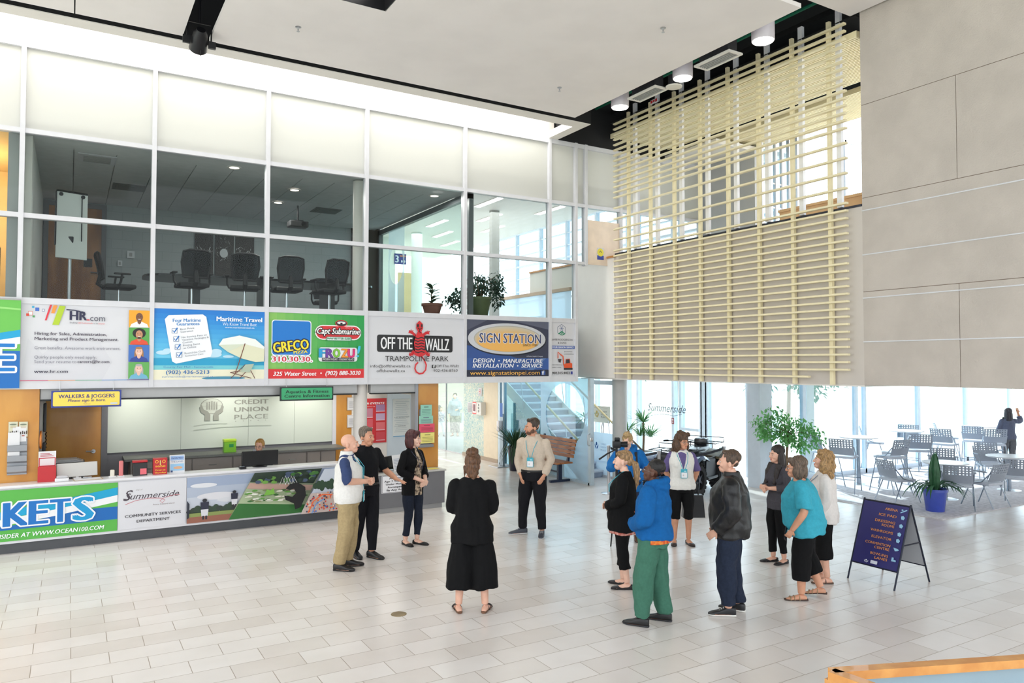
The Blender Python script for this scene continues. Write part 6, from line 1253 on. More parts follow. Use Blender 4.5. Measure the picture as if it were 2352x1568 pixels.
person('woman with fair ponytail in long black cardigan and cropped black trousers, facing left', 1434, 1348, 1.66, (-.95, .30), 'f', 1.04, .15, dep=1.22, arms={1: ((.235, -.01, 1.12), (.05, -.21, 1.03)), -1: ((-.235, -.01, 1.12), (-.05, -.21, 1.02))}, hands={1: ((-.8, -.5, 0), (-.3, .9, .1)), -1: ((.8, -.5, 0), (.3, .9, .1))}, sk='pale', hair='pony', hairc=(176, 140, 98), feet={1: (.08, .02), -1: (-.10, -.06)}, shoes=('flat', (34, 30, 32), (24, 22, 22)),
    wear=(top('skirt', FLOR, 0, .012, .70, 1.0, flare=.02, arms=False), pants('trousers', BLKF, .80, .010, flare=.02), top('cardigan', fabric('black_knit', (13, 13, 15), .12), .96, .022, .74, flare=.035, disp=(.010, 8, 3)), lanyard(TEALB, 1.2, False, .012)))
person('photographer in bright blue jacket with blond tuft of hair, looking down', 1444, 1240, 1.66, (-.22, -.97), 'f', 1.14, .1, arms={-1: ((-.29, -.08, 1.16), (-.17, -.33, 1.22)), 1: ((.31, .02, 1.13), (.17, -.20, 1.02))}, hands={-1: ((.2, -.3, .8), (.9, -.2, 0)), 1: ((-.8, -.5, -.1), (-.2, .8, .2))}, curl=1.0, head=(-8, 24), sk='pale', hair='tuft', hairc=(206, 172, 120), glasses=(120, 110, 104), feet={1: (.12, .0), -1: (-.12, .02)}, shoes=('shoe', (92, 62, 44), (40, 30, 26)),
    wear=(pants('jeans', DEN, .97, .016), top('jacket', fabric('blue_jacket', (30, 108, 178), .05), .97, .030, .80, collar=.05, hood=True, disp=(.012, 8, 6)), lambda B, o: (lambda mb: (mb.tube([B.up(p) for p in ((.11, .13, 1.30), (.12, .06, 1.43), (.125, -.08, 1.42), (.14, -.15, 1.25), (.16, -.10, 1.10))], (.022, .006), 8), mb.build('backpack_strap', mat('strap_black', (30, 28, 30), .7), o))[-1])(MB())))
person('woman in white vest over purple shirt, hands behind her back by the quad bike', 1566, 1250, 1.68, (-.04, -1), 'f', 1.04, .14, arms={1: ((.265, .09, 1.13), (.22, .19, .92)), -1: ((-.25, .11, 1.13), (-.10, .20, .96))}, hands={1: ((-.8, .2, -.4), (0, 1, 0)), -1: ((.8, .2, -.4), (0, 1, 0))}, head=(28, 4), sk='tan', hair='wavy', hairc=(96, 68, 46), glasses=(60, 40, 50), feet={1: (.11, 0), -1: (-.11, 0)}, shoes=('flat', (60, 50, 48), (40, 34, 32)),
    wear=(pants('capris', BLKF, .62, .014), top('shirt', fabric('purple', (104, 92, 140), .05), .50, .016, .86), top('vest', fabric('vest_cream', (230, 228, 222), .03), 0, .034, .87, 1.46, arms=False, collar=.05, split=(lambda c: c.y < -.08 and abs(c.x) < .075*max(0, (c.z-1.18)/.27) and c.z > 1.18, 'shirt_front', fabric('purple', (104, 92, 140), .05))), lanyard(TEALB, 1.2, True, .04)))
person('man in bright blue hoodie and baggy green trousers seen from behind, looking up left', 1503, 1430, 1.72, (-.84, .54), 'm', 1.04, .12, dep=1.16, arms={1: ((.26, .0, 1.13), (.075, -.20, 1.02)), -1: ((-.26, .0, 1.13), (-.06, -.20, 1.02))}, hands={1: ((-.8, -.3, .1), (0, 1, 0)), -1: ((.8, -.3, .1), (0, 1, 0))}, head=(4, -8), sk='dark', hair='crop', hairc=(30, 26, 26), glasses=(70, 90, 130), feet={1: (.17, -.10), -1: (-.12, .04)}, foot_yaw={1: 4, -1: 6}, shoes=('sneaker', (26, 26, 28), (40, 40, 44)),
    wear=(pants('trousers', fabric('green', (66, 112, 94), .05), .985, .026, waist=1.0, wide=.020, disp=(.016, 8, 5), ) if False else pants('trousers', fabric('green', (66, 112, 94), .05), .985, .020, waist=.93, wide=.022, disp=(.014, 8, 5)), top('hoodie', fabric('hoodie_blue', (18, 92, 156), .05), .97, .042, .90, hood=True, disp=(.014, 7, 6)), band('underwear_band', fabric('red_print', (200, 66, 50), .1, c2=(226, 140, 60), sc=30), .868, .042, .020, 20, 165)))
person('man in black leather jacket and dark jeans facing left, hands in jacket pockets', 1680, 1408, 1.78, (-.93, .36), 'm', 1.14, .24, dep=1.18, arms={1: ((.27, .05, 1.13), (.20, -.13, .90)), -1: ((-.27, .05, 1.13), (-.20, -.13, .90))}, hands={1: ((-.2, -.6, -.5), (-1, .2, 0)), -1: ((.2, -.6, -.5), (1, .2, 0))}, head=(0, -2), sk='fair', hair='short', hairc=(94, 74, 58), feet={1: (.10, -.05), -1: (-.10, .03)}, shoes=('sneaker', (32, 32, 36), (226, 224, 218)),
    wear=(pants('jeans', fabric('navy_jeans', (36, 44, 62), .1), .97, .022, wide=.012, disp=(.014, 8, 5)), top('jacket', mat('leather_black', (19, 19, 21), .42, noise_amt=.12, noise_scale=20, bump=.2, bump_scale=120), .965, .044, .83, collar=.05, disp=(.013, 7, 5))))
person('woman with long dark hair in charcoal top, half hidden behind the teal shirt', 1788, 1292, 1.60, (-.93, -.30), 'f', .98, arms={1: ((.235, .0, 1.13), (.06, -.21, 1.12)), -1: ((-.235, .0, 1.13), (-.06, -.22, 1.10))}, hands={1: ((-.8, -.5, .1), (0, 1, 0)), -1: ((.8, -.5, .1), (0, 1, 0))}, sk='fair', hair='long', hairc=(46, 36, 34), feet={1: (.07, .02), -1: (-.09, -.05)}, shoes=('flat', (28, 26, 30), (22, 20, 20)),
    wear=(pants('trousers', BLKF, .92, .010), top('sweater', fabric('charcoal', (72, 70, 76), .05), .78, .016, .80)))
person('large woman in bright teal tee shirt and cropped black trousers stepping left with a phone', 1852, 1374, 1.64, (-.93, .30), 'f', 1.36, .34, lean=8, dep=1.22, arms={1: ((.30, .0, 1.11), (.25, -.17, .90)), -1: ((-.30, .0, 1.11), (-.25, -.10, .88))}, curl=.9, head=(0, -4), sk='tan', hair='bob', hairc=(112, 92, 76), glasses=(40, 46, 70), feet={1: (.10, -.09), -1: (-.09, .14, .05)}, shoes=('sandal', (150, 126, 92), (74, 54, 44)),
    wear=(pants('capris', fabric('black_crepe', (12, 12, 14), .1), .80, .012, waist=.90, wide=.03, flare=.008), top('tee_shirt', fabric('teal', (62, 164, 186), .04), .44, .040, .80, 1.45, disp=(.013, 7, 5))))
person('blond woman in white cardigan and cropped black trousers facing left, behind the teal shirt', 1893, 1335, 1.63, (-.93, .28), 'f', 1.10, .12, dep=1.2, arms={1: ((.255, .02, 1.12), (.22, -.12, .90)), -1: ((-.255, .02, 1.12), (-.2, -.14, .90))}, head=(0, -9), sk='fair', hair='wavy', hairc=(186, 146, 96), feet={1: (.09, .0), -1: (-.09, -.06)}, shoes=('sandal', (60, 44, 38), (90, 66, 50)),
    wear=(pants('capris', BLKF, .72, .018, wide=.03), top('cardigan', fabric('white_knit', (222, 216, 212), .03), .96, .024, .80, flare=.02, disp=(.012, 8, 4)), lanyard(mat('lanyard_grey', (120, 130, 150), .5), 1.15, False, .01)))
person('receptionist with short blond hair and glasses seated behind the black monitor', 0, 0, 1.66, (.02, -1), 'f', 1.0, loc=(3.07, 14.3, -.345), sit=True, arms={1: ((.24, -.08, 1.14), (.16, -.28, 1.08)), -1: ((-.24, -.08, 1.14), (-.16, -.28, 1.08))}, head=(0, 6), sk='fair', hair='short', hairc=(214, 160, 84), glasses=(120, 90, 80), wear=(pants('trousers', BLKF, .98, .012), top('sweater', fabric('dark_navy', (40, 42, 56), .05), .95, .016, .86)))
person('dark haired cafe guest seen from behind, one arm raised, far by the windows', 2318, 1078, 1.58, (.25, .97), 'f', 1.05, vox=.010, arms={1: ((.25, -.02, 1.12), (.16, -.2, 1.0)), -1: ((-.36, -.12, 1.36), (-.30, -.16, 1.60))}, hands={-1: ((.1, -.1, 1), (0, -1, 0)), 1: ((-.5, -.8, 0), (0, 0, -1))}, sk='warm', hair='long', hairc=(50, 46, 56), brow=False, shoes=('shoe', (40, 40, 44), (30, 30, 30)), wear=(pants('jeans', fabric('grey_jeans', (96, 96, 100), .1), .97, .014), top('shirt', fabric('slate', (92, 96, 116), .05), .80, .018, .86)))
person('woman in grey hooded top and patterned trousers behind the corridor glass', 1045, 1001, 1.62, (-.1, -1), 'f', 1.05, vox=.011, arms={1: ((.24, .0, 1.12), (.14, -.18, 1.08)), -1: ((-.24, .02, 1.12), (-.22, -.08, .88))}, sk='pale', hair='short', hairc=(70, 56, 50), brow=False, shoes=('flat', (170, 150, 140), (120, 110, 100)), wear=(pants('trousers', fabric('pattern', (96, 96, 90), .1, c2=(170, 166, 150), sc=16), .93, .02, wide=.02), top('hooded_top', fabric('grey_blue', (150, 166, 184), .04), .95, .026, .82, hood=True)))
person('child in striped sweater and pale trousers standing with arms out, behind the corridor glass', 1013, 1002, 1.10, (.3, -.95), 'm', 1.05, vox=.012, arms={1: ((.27, .0, 1.14), (.36, -.06, .98)), -1: ((-.27, .0, 1.14), (-.36, -.06, .98))}, feet={1: (.17, 0), -1: (-.17, 0)}, sk='pale', hair='crop', hairc=(150, 120, 90), brow=False, shoes=('shoe', (90, 96, 110), (60, 60, 60)), wear=(pants('trousers', fabric('pale_blue', (206, 214, 226), .03), .97, .016), top('sweater', fabric('stripe', (120, 126, 160), .1, c2=(206, 196, 206), sc=12), .95, .018, .88)))
person('boy in dark printed shirt partly hidden by the birch pier, behind the corridor glass', 1001, 998, 1.36, (.2, -.98), 'm', 1.0, vox=.012, sk='pale', hair='crop', hairc=(120, 90, 70), brow=False, shoes=('shoe', (60, 60, 66), (40, 40, 40)), wear=(pants('trousers', fabric('grey_trs', (150, 146, 142), .04), .97, .016), top('shirt', fabric('dark_tee', (60, 66, 80), .1), .5, .018, .88)))
# ================================================================ CAFE
CHG = mat('chair_grey', (158, 166, 180), .45, noise_amt=.03); CUSH = mat('cushion_grey', (204, 210, 222), .6, noise_amt=.05); TUBE = mat('chair_tube', (150, 160, 172), .25, .85)
def cafe_chair(label, bar, group):
    sh = .76 if bar else .46; t = thing('bar_chair' if bar else 'cafe_chair', label, 'chair', (0, 0, 0), 0, group)
    mb = MB(); mb.bbox((-.23, -.23, sh-.055), (.23, .22, sh), .022); mb.build('seat', CUSH, t, True)
    nx, nz = 8, 4; cw, gw = .024, .032; xs = [-.24]; 
    for k in range(nx): xs += [xs[-1]+gw, xs[-1]+gw+cw]
    xs.append(.24); zs = [0, .13]
    for k in range(nz): zs += [zs[-1]+.024, zs[-1]+.024+.022]
    zs.append(zs[-1]+.02); H = zs[-1]
    def P(x, z, d): return V((x, .215+.10*z/H+.03*(1-(x/.24)**2)+d, sh+.03+z))
    mb = MB(); idx = {}
    for i in range(len(xs)-1):
        for j in range(len(zs)-1):
            if i % 2 == 1 and 1 <= i < len(xs)-2 and j >= 2 and j % 2 == 0 and j < len(zs)-2: continue
            a = [(xs[i], zs[j]), (xs[i+1], zs[j]), (xs[i+1], zs[j+1]), (xs[i], zs[j+1])]; mb.add([P(*q, 0) for q in a]+[P(*q, .012) for q in a], [(0, 1, 2, 3), (7, 6, 5, 4), (0, 4, 5, 1), (1, 5, 6, 2), (2, 6, 7, 3), (3, 7, 4, 0)])
    mb.build('backrest', CHG, t)
    for s_ in (-1, 1):
        mb = MB(); mb.tube([(s_*.26, -.30, 0), (s_*.245, -.12, sh-.03), (s_*.245, .10, sh+.02), (s_*.245, .27, sh+.20)], .011, 8); mb.build('leg', TUBE, t, True)
        mb = MB(); mb.tube([(s_*.26, .32, 0), (s_*.245, .12, sh-.04)], .011, 8); mb.build('leg', TUBE, t, True)
    if bar:
        mb = MB(); mb.tube([(-.255, -.21, .28), (.255, -.21, .28)], .009, 6); mb.build('foot_rail', TUBE, t); mb = MB(); mb.tube([(-.255, .24, .28), (.255, .24, .28)], .009, 6); mb.build('foot_rail', TUBE, t)
    else:
        for s_ in (-1, 1): mb = MB(); mb.tube([(s_*.245, .20, sh+.20), (s_*.27, -.02, sh+.21), (s_*.26, -.12, sh)], .010, 8); mb.bbox((s_*.27-.025, -.06, sh+.205), (s_*.27+.025, .18, sh+.225), .008); mb.build('armrest', CHG, t, True)
    return t
def cafe_table(label, loc, h, group):
    t = thing('bar_table' if h > .9 else 'cafe_table', label, 'table', loc, 0, group)
    mb = MB(); mb.lathe([(.40, h-.028), (.42, h-.022), (.42, h-.004), (.41, h)], n=40); mb.build('tabletop', mat('table_white', (228, 230, 234), .25, noise_amt=.01), t)
    mb = MB(); mb.cyl((0, 0, .02), (0, 0, h-.028), .042, 20); mb.build('post', TUBE, t, True); mb = MB(); mb.lathe([(.29, 0), (.29, .008), (.06, .022)], n=36); mb.build('base', STEEL, t, True)
    return t
G1, G2 = 'bar tables by the cafe windows', 'low tables on the cafe carpet'
T1 = ground(1972, 1112); T2 = V((17.75, 10.85, 0)); T5 = V((20.6, 10.6, 0)); T3 = ground(2172, 1146); T4 = ground(2318, 1126)
bt = cafe_table('high white cafe table nearest the leafy tree', T1, 1.07, G1); dup(bt, T2, 0, 'second high white cafe table, right of the one by the leafy tree', G1); dup(bt, T5, 0, 'farthest high white cafe table, by the standing guest', G1)
lt = cafe_table('low white cafe table behind the blue plant pot', T3, .74, G2); dup(lt, T4, 0, 'low white cafe table at the right edge of the view', G2)
def put(proto, px, py, bar, T, lab, rzoff=0):
    p = ground(px, py, .76 if bar else .46); d = T-p; d.z = 0; p = T-d.normalized()*max(d.length, .70 if bar else .74); return (p.x, p.y, .012), math.atan2(d.x, -d.y)+rzoff
bc = lc = None; GB, GL = 'bar chairs in the cafe', 'low chairs in the cafe'
for px, py, T, lab, ro in ((1940, 1046, T1, 'high grey chair with perforated back, nearest to the blond woman', 0), (1896, 1036, T1, 'high grey chair behind the nearest one, left of the first high table', 0), (2014, 1036, T1, 'high grey chair on the far side of the first high table', 0), (2044, 1047, T1, 'high grey chair at the right side of the first high table', .2), (2012, 1014, T2, 'high grey chair at the left side of the second high table', 0), (2108, 1032, T2, 'high grey chair at the right side of the second high table', 0), (2082, 1014, T2, 'high grey chair on the far side of the second high table', 0), (2172, 1018, T5, 'high grey chair at the left side of the farthest high table', 0), (2208, 1004, T5, 'high grey chair behind the left one at the farthest high table', 0), (2246, 1006, T5, 'high grey chair on the far side of the farthest high table', 0), (2280, 1018, T5, 'high grey chair beside the standing guest', 0)):
    if bc is None: bc = cafe_chair(lab, True, GB); bc.location, r = put(bc, px, py, True, T, lab, ro); bc.rotation_euler = (0, 0, r)
    else: l, r = put(bc, px, py, True, T, lab, ro); dup(bc, l, r, lab, GB)
for px, py, T, lab, ro in ((2062, 1098, T3, 'low grey armchair left of the blue pot, facing right', 0), (2200, 1110, T3, 'low grey armchair with its back to the view, right of the blue pot', -.2), (2166, 1072, T3, 'low grey armchair on the far side of the table behind the blue pot', 0), (2262, 1106, T3, 'low grey armchair between the two low tables', 0), (2338, 1094, T4, 'low grey armchair at the right edge with its back to the view', 0), (2272, 1056, T4, 'low grey armchair on the far side of the right low table', 0), (2300, 1072, T4, 'low grey armchair at the left of the right low table', 0)):
    if lc is None: lc = cafe_chair(lab, False, GL); lc.location, r = put(lc, px, py, False, T, lab, ro); lc.rotation_euler = (0, 0, r)
    else: l, r = put(lc, px, py, False, T, lab, ro); dup(lc, l, r, lab, GL)
# plants on the floor
p = ground(2148, 1174); t = thing('potted_plant', 'spiky green plant in a glazed blue pot at the carpet corner', 'plant', p); pot(t, .155, .20, .42, mat('pot_blue', (62, 84, 186), .2, noise_amt=.04, coat=.4)); mb = MB(); R_ = random.Random(11)
for k in range(11): a = R_.random()*6.3; leaf(mb, (.05*math.cos(a), .05*math.sin(a), .38), (.35*math.cos(a), .35*math.sin(a), 1.5), (math.cos(a), math.sin(a), .1), .55+.15*R_.random(), .085, seg=5)
for k in range(30):
    a = R_.random()*6.3; L = .45+.4*R_.random(); pts = [V((.04*math.cos(a), .04*math.sin(a), .38))]; d = V((math.cos(a), math.sin(a), 1.1)).normalized()
    for q in range(6): pts.append(pts[-1]+d*(L/6)); d = (d+V((0, 0, -.42))).normalized()
    s_ = V((-math.sin(a), math.cos(a), 0)); vs = []; fs = []
    for q, pp in enumerate(pts): w_ = .026*math.sin(3.14*min(.97, (q+.6)/6.6)); vs += [pp+s_*w_, pp+V((0, 0, -.006)), pp-s_*w_]; fs += [(3*q-3, 3*q-2, 3*q+1, 3*q), (3*q-2, 3*q-1, 3*q+2, 3*q+1)] if q else []
    mb.add(vs, fs)
mb.build('foliage', mat('leaf_strap', (58, 108, 74), .4, noise_amt=.25, noise_scale=6, transl=.2), t)
t = thing('potted_tree', 'tall leafy fig tree in a pale pot by the white clad column', 'tree', (12.86, 10.40, 0)); pot(t, .18, .24, .42, mat('pot_pale', (214, 216, 218), .4))
mb = MB(); R_ = random.Random(21); tips = []; base = V((0, 0, .4)); fork = V((.02, 0, 1.25)); mb.tube([base, V((-.02, .01, .8)), fork], [.03, .026, .022], 8)
CR = [((-.62, 0, 1.72), (.28, .25, .22)), ((-.30, .05, 1.86), (.30, .26, .22)), ((.05, 0, 1.66), (.34, .28, .22)), ((.40, .05, 1.62), (.32, .26, .24)), ((.66, 0, 1.42), (.22, .22, .26)), ((-.55, .0, 1.48), (.20, .2, .18)), ((.0, -.05, 1.38), (.26, .22, .18)), ((.30, 0, 1.28), (.22, .2, .2)), ((-.18, .0, 1.52), (.22, .2, .2))]
AX = V((.859, -.511, 0)); AY = V((.511, .859, 0))
for c, r in CR: q = AX*c[0]*.85+AY*c[1]+V((0, 0, c[2]*.95-.16)); mb.tube([fork, fork.lerp(q, .5)+V((0, 0, .06)), q], [.014, .009, .004], 5)
mb.build('trunk', TWIG, t); mb = MB()
for c, r in CR:
    q = AX*c[0]*.85+AY*c[1]+V((0, 0, c[2]*.95-.16)); clump(mb, q, r, 115, .085, .052, R_)
mb.build('foliage', mat('leaf_fig', (112, 174, 104), .4, noise_amt=.3, noise_scale=5, transl=.5), t)
t = thing('potted_plant', 'tall spiky green plant in the entrance glazing behind the quad bike', 'plant', (13.05, 15.15, 0)); pot(t, .2, .26, .4, mat('pot_pale', (214, 216, 218), .4)); mb = MB(); mb.tube([(0, 0, .35), (.02, 0, .8), (0, 0, 1.15)], .03, 8); mb.tube([(0.05, 0, .35), (-.3, .1, .7), (-.42, .1, .95)], .025, 8); mb.build('stem', TWIG, t); mb = MB(); R_ = random.Random(31)
for c in ((0, 0, 1.15), (-.42, .1, .95), (.25, 0, .75), (-.1, 0, .8)):
    for k in range(46): a = R_.random()*6.3; leaf(mb, c, (math.cos(a), math.sin(a), .2+1.3*R_.random()), (0, 0, 1), .42+.2*R_.random(), .035, seg=4)
mb.build('foliage', LEAFM, t)
# ================================================================ QUAD BIKE and barrier posts
RUB = mat('tyre_rubber', (30, 30, 33), .8, noise_amt=.15); QB = mat('quad_black', (30, 32, 38), .3, noise_amt=.1, coat=.3); QC = mat('quad_camo', (96, 88, 66), .45, c2=(52, 50, 42), noise_scale=9); QP = mat('quad_panel', (70, 84, 118), .25, noise_amt=.08, coat=.4)
t = thing('quad_bike', 'black four wheeled quad bike displayed before the entrance glazing', 'vehicle', (11.38, 11.80, 0), math.atan2(-.92, .39))
def wheel(x, y, r, w_):
    mb = MB(); mb.lathe([(r*.58, -w_*.48), (r*.86, -w_*.5), (r*.97, -w_*.36), (r, -w_*.15), (r, w_*.15), (r*.97, w_*.36), (r*.86, w_*.5), (r*.58, w_*.48), (r*.56, 0)], n=36, cap=False)
    mb.f.append(())if False else None
    for k in range(22):
        a = 2*math.pi*k/22
        for s_ in (-1, 1):
            aa = a+(.14 if s_ > 0 else 0); M_ = Matrix.Rotation(aa, 4, 'Z'); mb.cbox((r+.004, 0, s_*w_*.25), (.035, .055, w_*.42), M_)
    R = Matrix.Translation((x, y, r+.022)) @ Matrix.Rotation(math.pi/2, 4, 'Y'); mb.v = [tuple(R @ V(v)) for v in mb.v]; c = mb.build('wheel', RUB, t, True)
    mb = MB(); mb.lathe([(r*.58, -w_*.30), (r*.56, w_*.30)], n=32, cap=False); mb.lathe([(.055, -w_*.38), (.055, w_*.38)], n=16)
    for k in range(6): M_ = Matrix.Rotation(math.pi*k/3, 4, 'Z'); [mb.cbox((r*.32, 0, s_*w_*.30), (r*.52, .045, .02), M_) for s_ in (-1, 1)]
    mb.v = [tuple(R @ V(v)) for v in mb.v]; mb.build('rim', mat('rim_dark', (74, 78, 86), .3, .7), c)
for x in (-.46, .46): wheel(x, -.66, .33, .24); wheel(x, .66, .33, .28)
def fend(y0, y1, z, nm, m):
    for s_ in (-1, 1):
        mb = MB(); rr = []
        for k in range(9):
            u = k/8; y = y0+(y1-y0)*u; zz = z+.10*math.sin(math.pi*u); rr.append([V((s_*.26, y, zz+.02)), V((s_*.60, y, zz)), V((s_*.64, y, zz-.06)), V((s_*.60, y, zz-.05)), V((s_*.26, y, zz-.03))])
        mb.loft(rr); mb.build(nm, m, t, True)
fend(-1.02, -.28, .74, 'front_fender', QP); fend(.25, 1.02, .74, 'rear_fender', QC)
mb = MB(); mb.bbox((-.28, -.98, .48), (.28, -.30, .86), .07, seg=3); mb.build('front_body', QB, t, True)
mb = MB(); mb.bbox((-.24, -.32, .40), (.24, .95, .74), .06, seg=3); mb.build('frame_body', QB, t, True)
mb = MB(); mb.bbox((-.17, -.12, .74), (.17, .92, .90), .06, seg=3); mb.bbox((-.15, .70, .86), (.15, .92, 1.06), .05); mb.build('seat', QB, t, True)
for s_ in (-1, 1):
    mb = MB(); mb.bbox((s_*.42-.16, -.26, .30), (s_*.42+.16, .28, .36), .02); mb.build('footwell', QB, t); mb = MB(); mb.bbox((s_*.20-.08, -1.04, .66), (s_*.20+.08, -.98, .74), .02); mb.build('headlamp', mat('lamp_clear', (226, 230, 236), .1), t, True)
    mb = MB(); mb.prism([(s_*.50, -.28, .36), (s_*.50, .28, .36), (s_*.50, .24, .74), (s_*.50, -.24, .74)], (s_*.03, 0, 0)); mb.build('side_panel', QB, t)
mb = MB(); mb.tube([(-.36, -.26, 1.06), (-.18, -.34, 1.08), (0, -.40, 1.0), (.18, -.34, 1.08), (.36, -.26, 1.06)], .014, 8); mb.cyl((0, -.40, .84), (0, -.40, 1.0), .03, 10); mb.build('handlebar', BLK, t, True)
for s_ in (-1, 1): mb = MB(); mb.cyl((s_*.30, -.29, 1.07), (s_*.42, -.24, 1.055), .022, 10); mb.build('grip', RUB, t, True)
def rack(y0, y1, z, nm):
    mb = MB(); mb.tube([(-.42, y0, z), (.42, y0, z), (.42, y1, z), (-.42, y1, z), (-.42, y0, z)], .011, 6, False)
    for k in range(1, 5): x = -.42+.168*k; mb.cyl((x, y0, z), (x, y1, z), .008, 6)
    for x in (-.25, .25): mb.cyl((x, (y0+y1)/2, z-.14), (x, (y0+y1)/2, z), .010, 6)
    mb.tube([(-.42, y0, z), (-.42, y0, z+.10), (.42, y0, z+.10), (.42, y0, z)] if nm == 'rear_rack' and False else [(-.42, y1, z), (-.42, y1, z+.10), (.42, y1, z+.10), (.42, y1, z)], .010, 6); mb.build(nm, BLK, t, True)
rack(-.98, -.48, .93, 'front_rack'); rack(.55, 1.04, .97, 'rear_rack')
mb = MB(); mb.tube([(-.30, -1.0, .45), (-.30, -1.12, .50), (-.22, -1.12, .78), (.22, -1.12, .78), (.30, -1.12, .50), (.30, -1.0, .45)], .018, 8); mb.tube([(-.26, -1.12, .62), (.26, -1.12, .62)], .014, 6); mb.build('bumper', BLK, t, True)
mb = MB(); mb.bbox((.02, -.50, 1.00), (.24, -.48, 1.26), .006); c = mb.build('info_card', mat('card_dark', (44, 38, 40), .5), t); A = Art(.22, .26); A.rect(.1, .62, .9, .86, (190, 70, 60)); A.rect(.12, .2, .88, .5, (170, 166, 160)); A.build('card_print', c, face_Y(.02, -.5005, 1.0))
mb = MB(); mb.bbox((.50, .52, .62), (.52, .86, .90), .01); mb.build('number_plate', mat('plate_mint', (206, 236, 226), .4), t)
def stanchion(label, loc, first=[None]):
    if first[0] is None:
        t = thing('stanchion', label, 'barrier post', loc, 0, 'barrier posts round the quad bike'); mb = MB(); mb.lathe([(.16, 0), (.16, .012), (.05, .03)], n=28); mb.build('base', STEEL, t, True); mb = MB(); mb.lathe([(.032, .02), (.032, .95), (.038, .96), (.038, 1.0), (.03, 1.005)], n=20); mb.build('post', STEEL, t, True); first[0] = t
    else: dup(first[0], loc, 0, label, 'barrier posts round the quad bike')
SA, SB, SC = (11.64, 11.00, 0), (9.98, 11.12, 0), (9.70, 12.35, 0)
stanchion('steel barrier post right of the quad bike front wheel, behind the black leather jacket', SA); stanchion('steel barrier post hidden behind the blue hoodie, at the quad bike front', SB); stanchion('steel barrier post beside the photographer', SC)
for a, b, lab in ((SA, SB, 'black barrier belt running along the side of the quad bike'), (SB, SC, 'black barrier belt running across the front of the quad bike')):
    mb = MB(); N = 12; vs = []; a_, b_ = V(a), V(b); d = (b_-a_).normalized(); a_ += d*.05; b_ -= d*.05; nn = V((-d.y, d.x, 0))*.002
    pts = [a_.lerp(b_, k/N)+V((0, 0, .95-.10*math.sin(math.pi*k/N))) for k in range(N+1)]; mb.loft([[p+nn+V((0, 0, .025)), p-nn+V((0, 0, .025)), p-nn-V((0, 0, .025)), p+nn-V((0, 0, .025))] for p in pts]); tag(mb.build('barrier_belt', mat('belt_black2', (34, 36, 44), .7)), lab, 'barrier belt')
# ================================================================ A-FRAME SIGN
fl_, fr_, bk = ground(1946, 1327), ground(2056, 1357), ground(2128, 1334); W_ = fl_.y-fr_.y; xr = (fl_.x+bk.x)/2; zr = atX(2091, 1160, xr).z
t = thing('sandwich_board', 'navy folding floor sign with orange direction lettering standing on the tiles', 'sign', (fl_.x, fr_.y, 0)); dx = xr-fl_.x; ang = math.atan2(dx, zr); SL = math.hypot(dx, zr)
MF = Matrix.Translation((0, W_, 0)) @ Matrix.Rotation(ang, 4, 'Y') @ Matrix(((0, 0, -1, 0), (-1, 0, 0, 0), (0, 1, 0, 0), (0, 0, 0, 1)))     # u to the right (-Y), v up the slope
MBk = Matrix.Translation((2*dx, W_, 0)) @ Matrix.Rotation(-ang, 4, 'Y') @ Matrix(((0, 0, -1, 0), (-1, 0, 0, 0), (0, 1, 0, 0), (0, 0, 0, 1)))
NAV = mat('sign_navy2', (46, 44, 108), .45, noise_amt=.03); DKB = mat('sign_frame', (26, 32, 50), .4, .3)
z0 = .22
for M_, nm, m_ in ((MF, 'front_panel', NAV), (MBk, 'back_panel', mat('panel_grey', (176, 180, 184), .5))):
    mb = MB(); mb.box((.012, z0, -.006), (W_-.012, SL-.03, .004), M_); c = mb.build(nm, m_, t)
    if nm == 'front_panel': fp = c
    for x in (0.008, W_-.008): mb = MB(); mb.tube([M_ @ V((x, 0, 0)), M_ @ V((x, SL, 0))], .011, 8); mb.build('leg', DKB, t)
    for y in (z0, SL-.02): mb = MB(); mb.tube([M_ @ V((0, y, 0)), M_ @ V((W_, y, 0))], .009, 8); mb.build('rail', DKB, t)
mb = MB(); mb.tube([MF @ V((W_-.004, SL*.52, 0)), MBk @ V((W_-.004, SL*.52, 0))], .008, 6); mb.build('hinge_strut', DKB, t)
A = Art(W_, SL-.03-z0); OR = (226, 150, 74); LB = (150, 196, 224); y = .90
for ls, al, sz in ((('ARENA',), 0, 1), (('ICE PAD',), 0, 1), (('DRESSING', 'ROOMS'), 0, 1), (('WASHROOMS',), 0, 1), (('ELEVATOR',), 0, 1), (('CONVENTION', 'CENTRE'), 0, 1), (('BOWLING', 'LANES'), 0, 1)):
    yc = y
    for l in ls: A.text(l, .76, y, .040, OR, .052*len(l), align='R', bold=.012); y -= .058
    ym = (yc+y+.058)/2+.02
    if ls[0] == 'ARENA': A.stroke([(.82, ym-.025), (.94, ym+.03)], .018, LB); A.ell(.85, ym+.02, .02, .012, LB)
    elif ls[0] == 'BOWLING': A.poly([(.84, ym+.03), (.88, ym+.03), (.88, ym), (.93, ym-.005), (.93, ym-.03), (.84, ym-.03)], LB)
    elif ls[0] == 'CONVENTION': A.poly([(.83, ym+.02), (.92, ym+.012), (.95, ym-.005), (.92, ym-.02), (.87, ym-.03)], LB)
    else: A.poly([(.85, ym+.02), (.89, ym+.035), (.93, ym+.008), (.91, ym-.03), (.86, ym-.022)], LB)
    y -= .043
hands_logo(A, .30, .035, .09, .05, (214, 218, 230)); A.rrect(.44, .035, .58, .085, .01, (214, 218, 230)); A.build('printed_artwork', fp, MF @ Matrix.Translation((0, z0, .0045)))
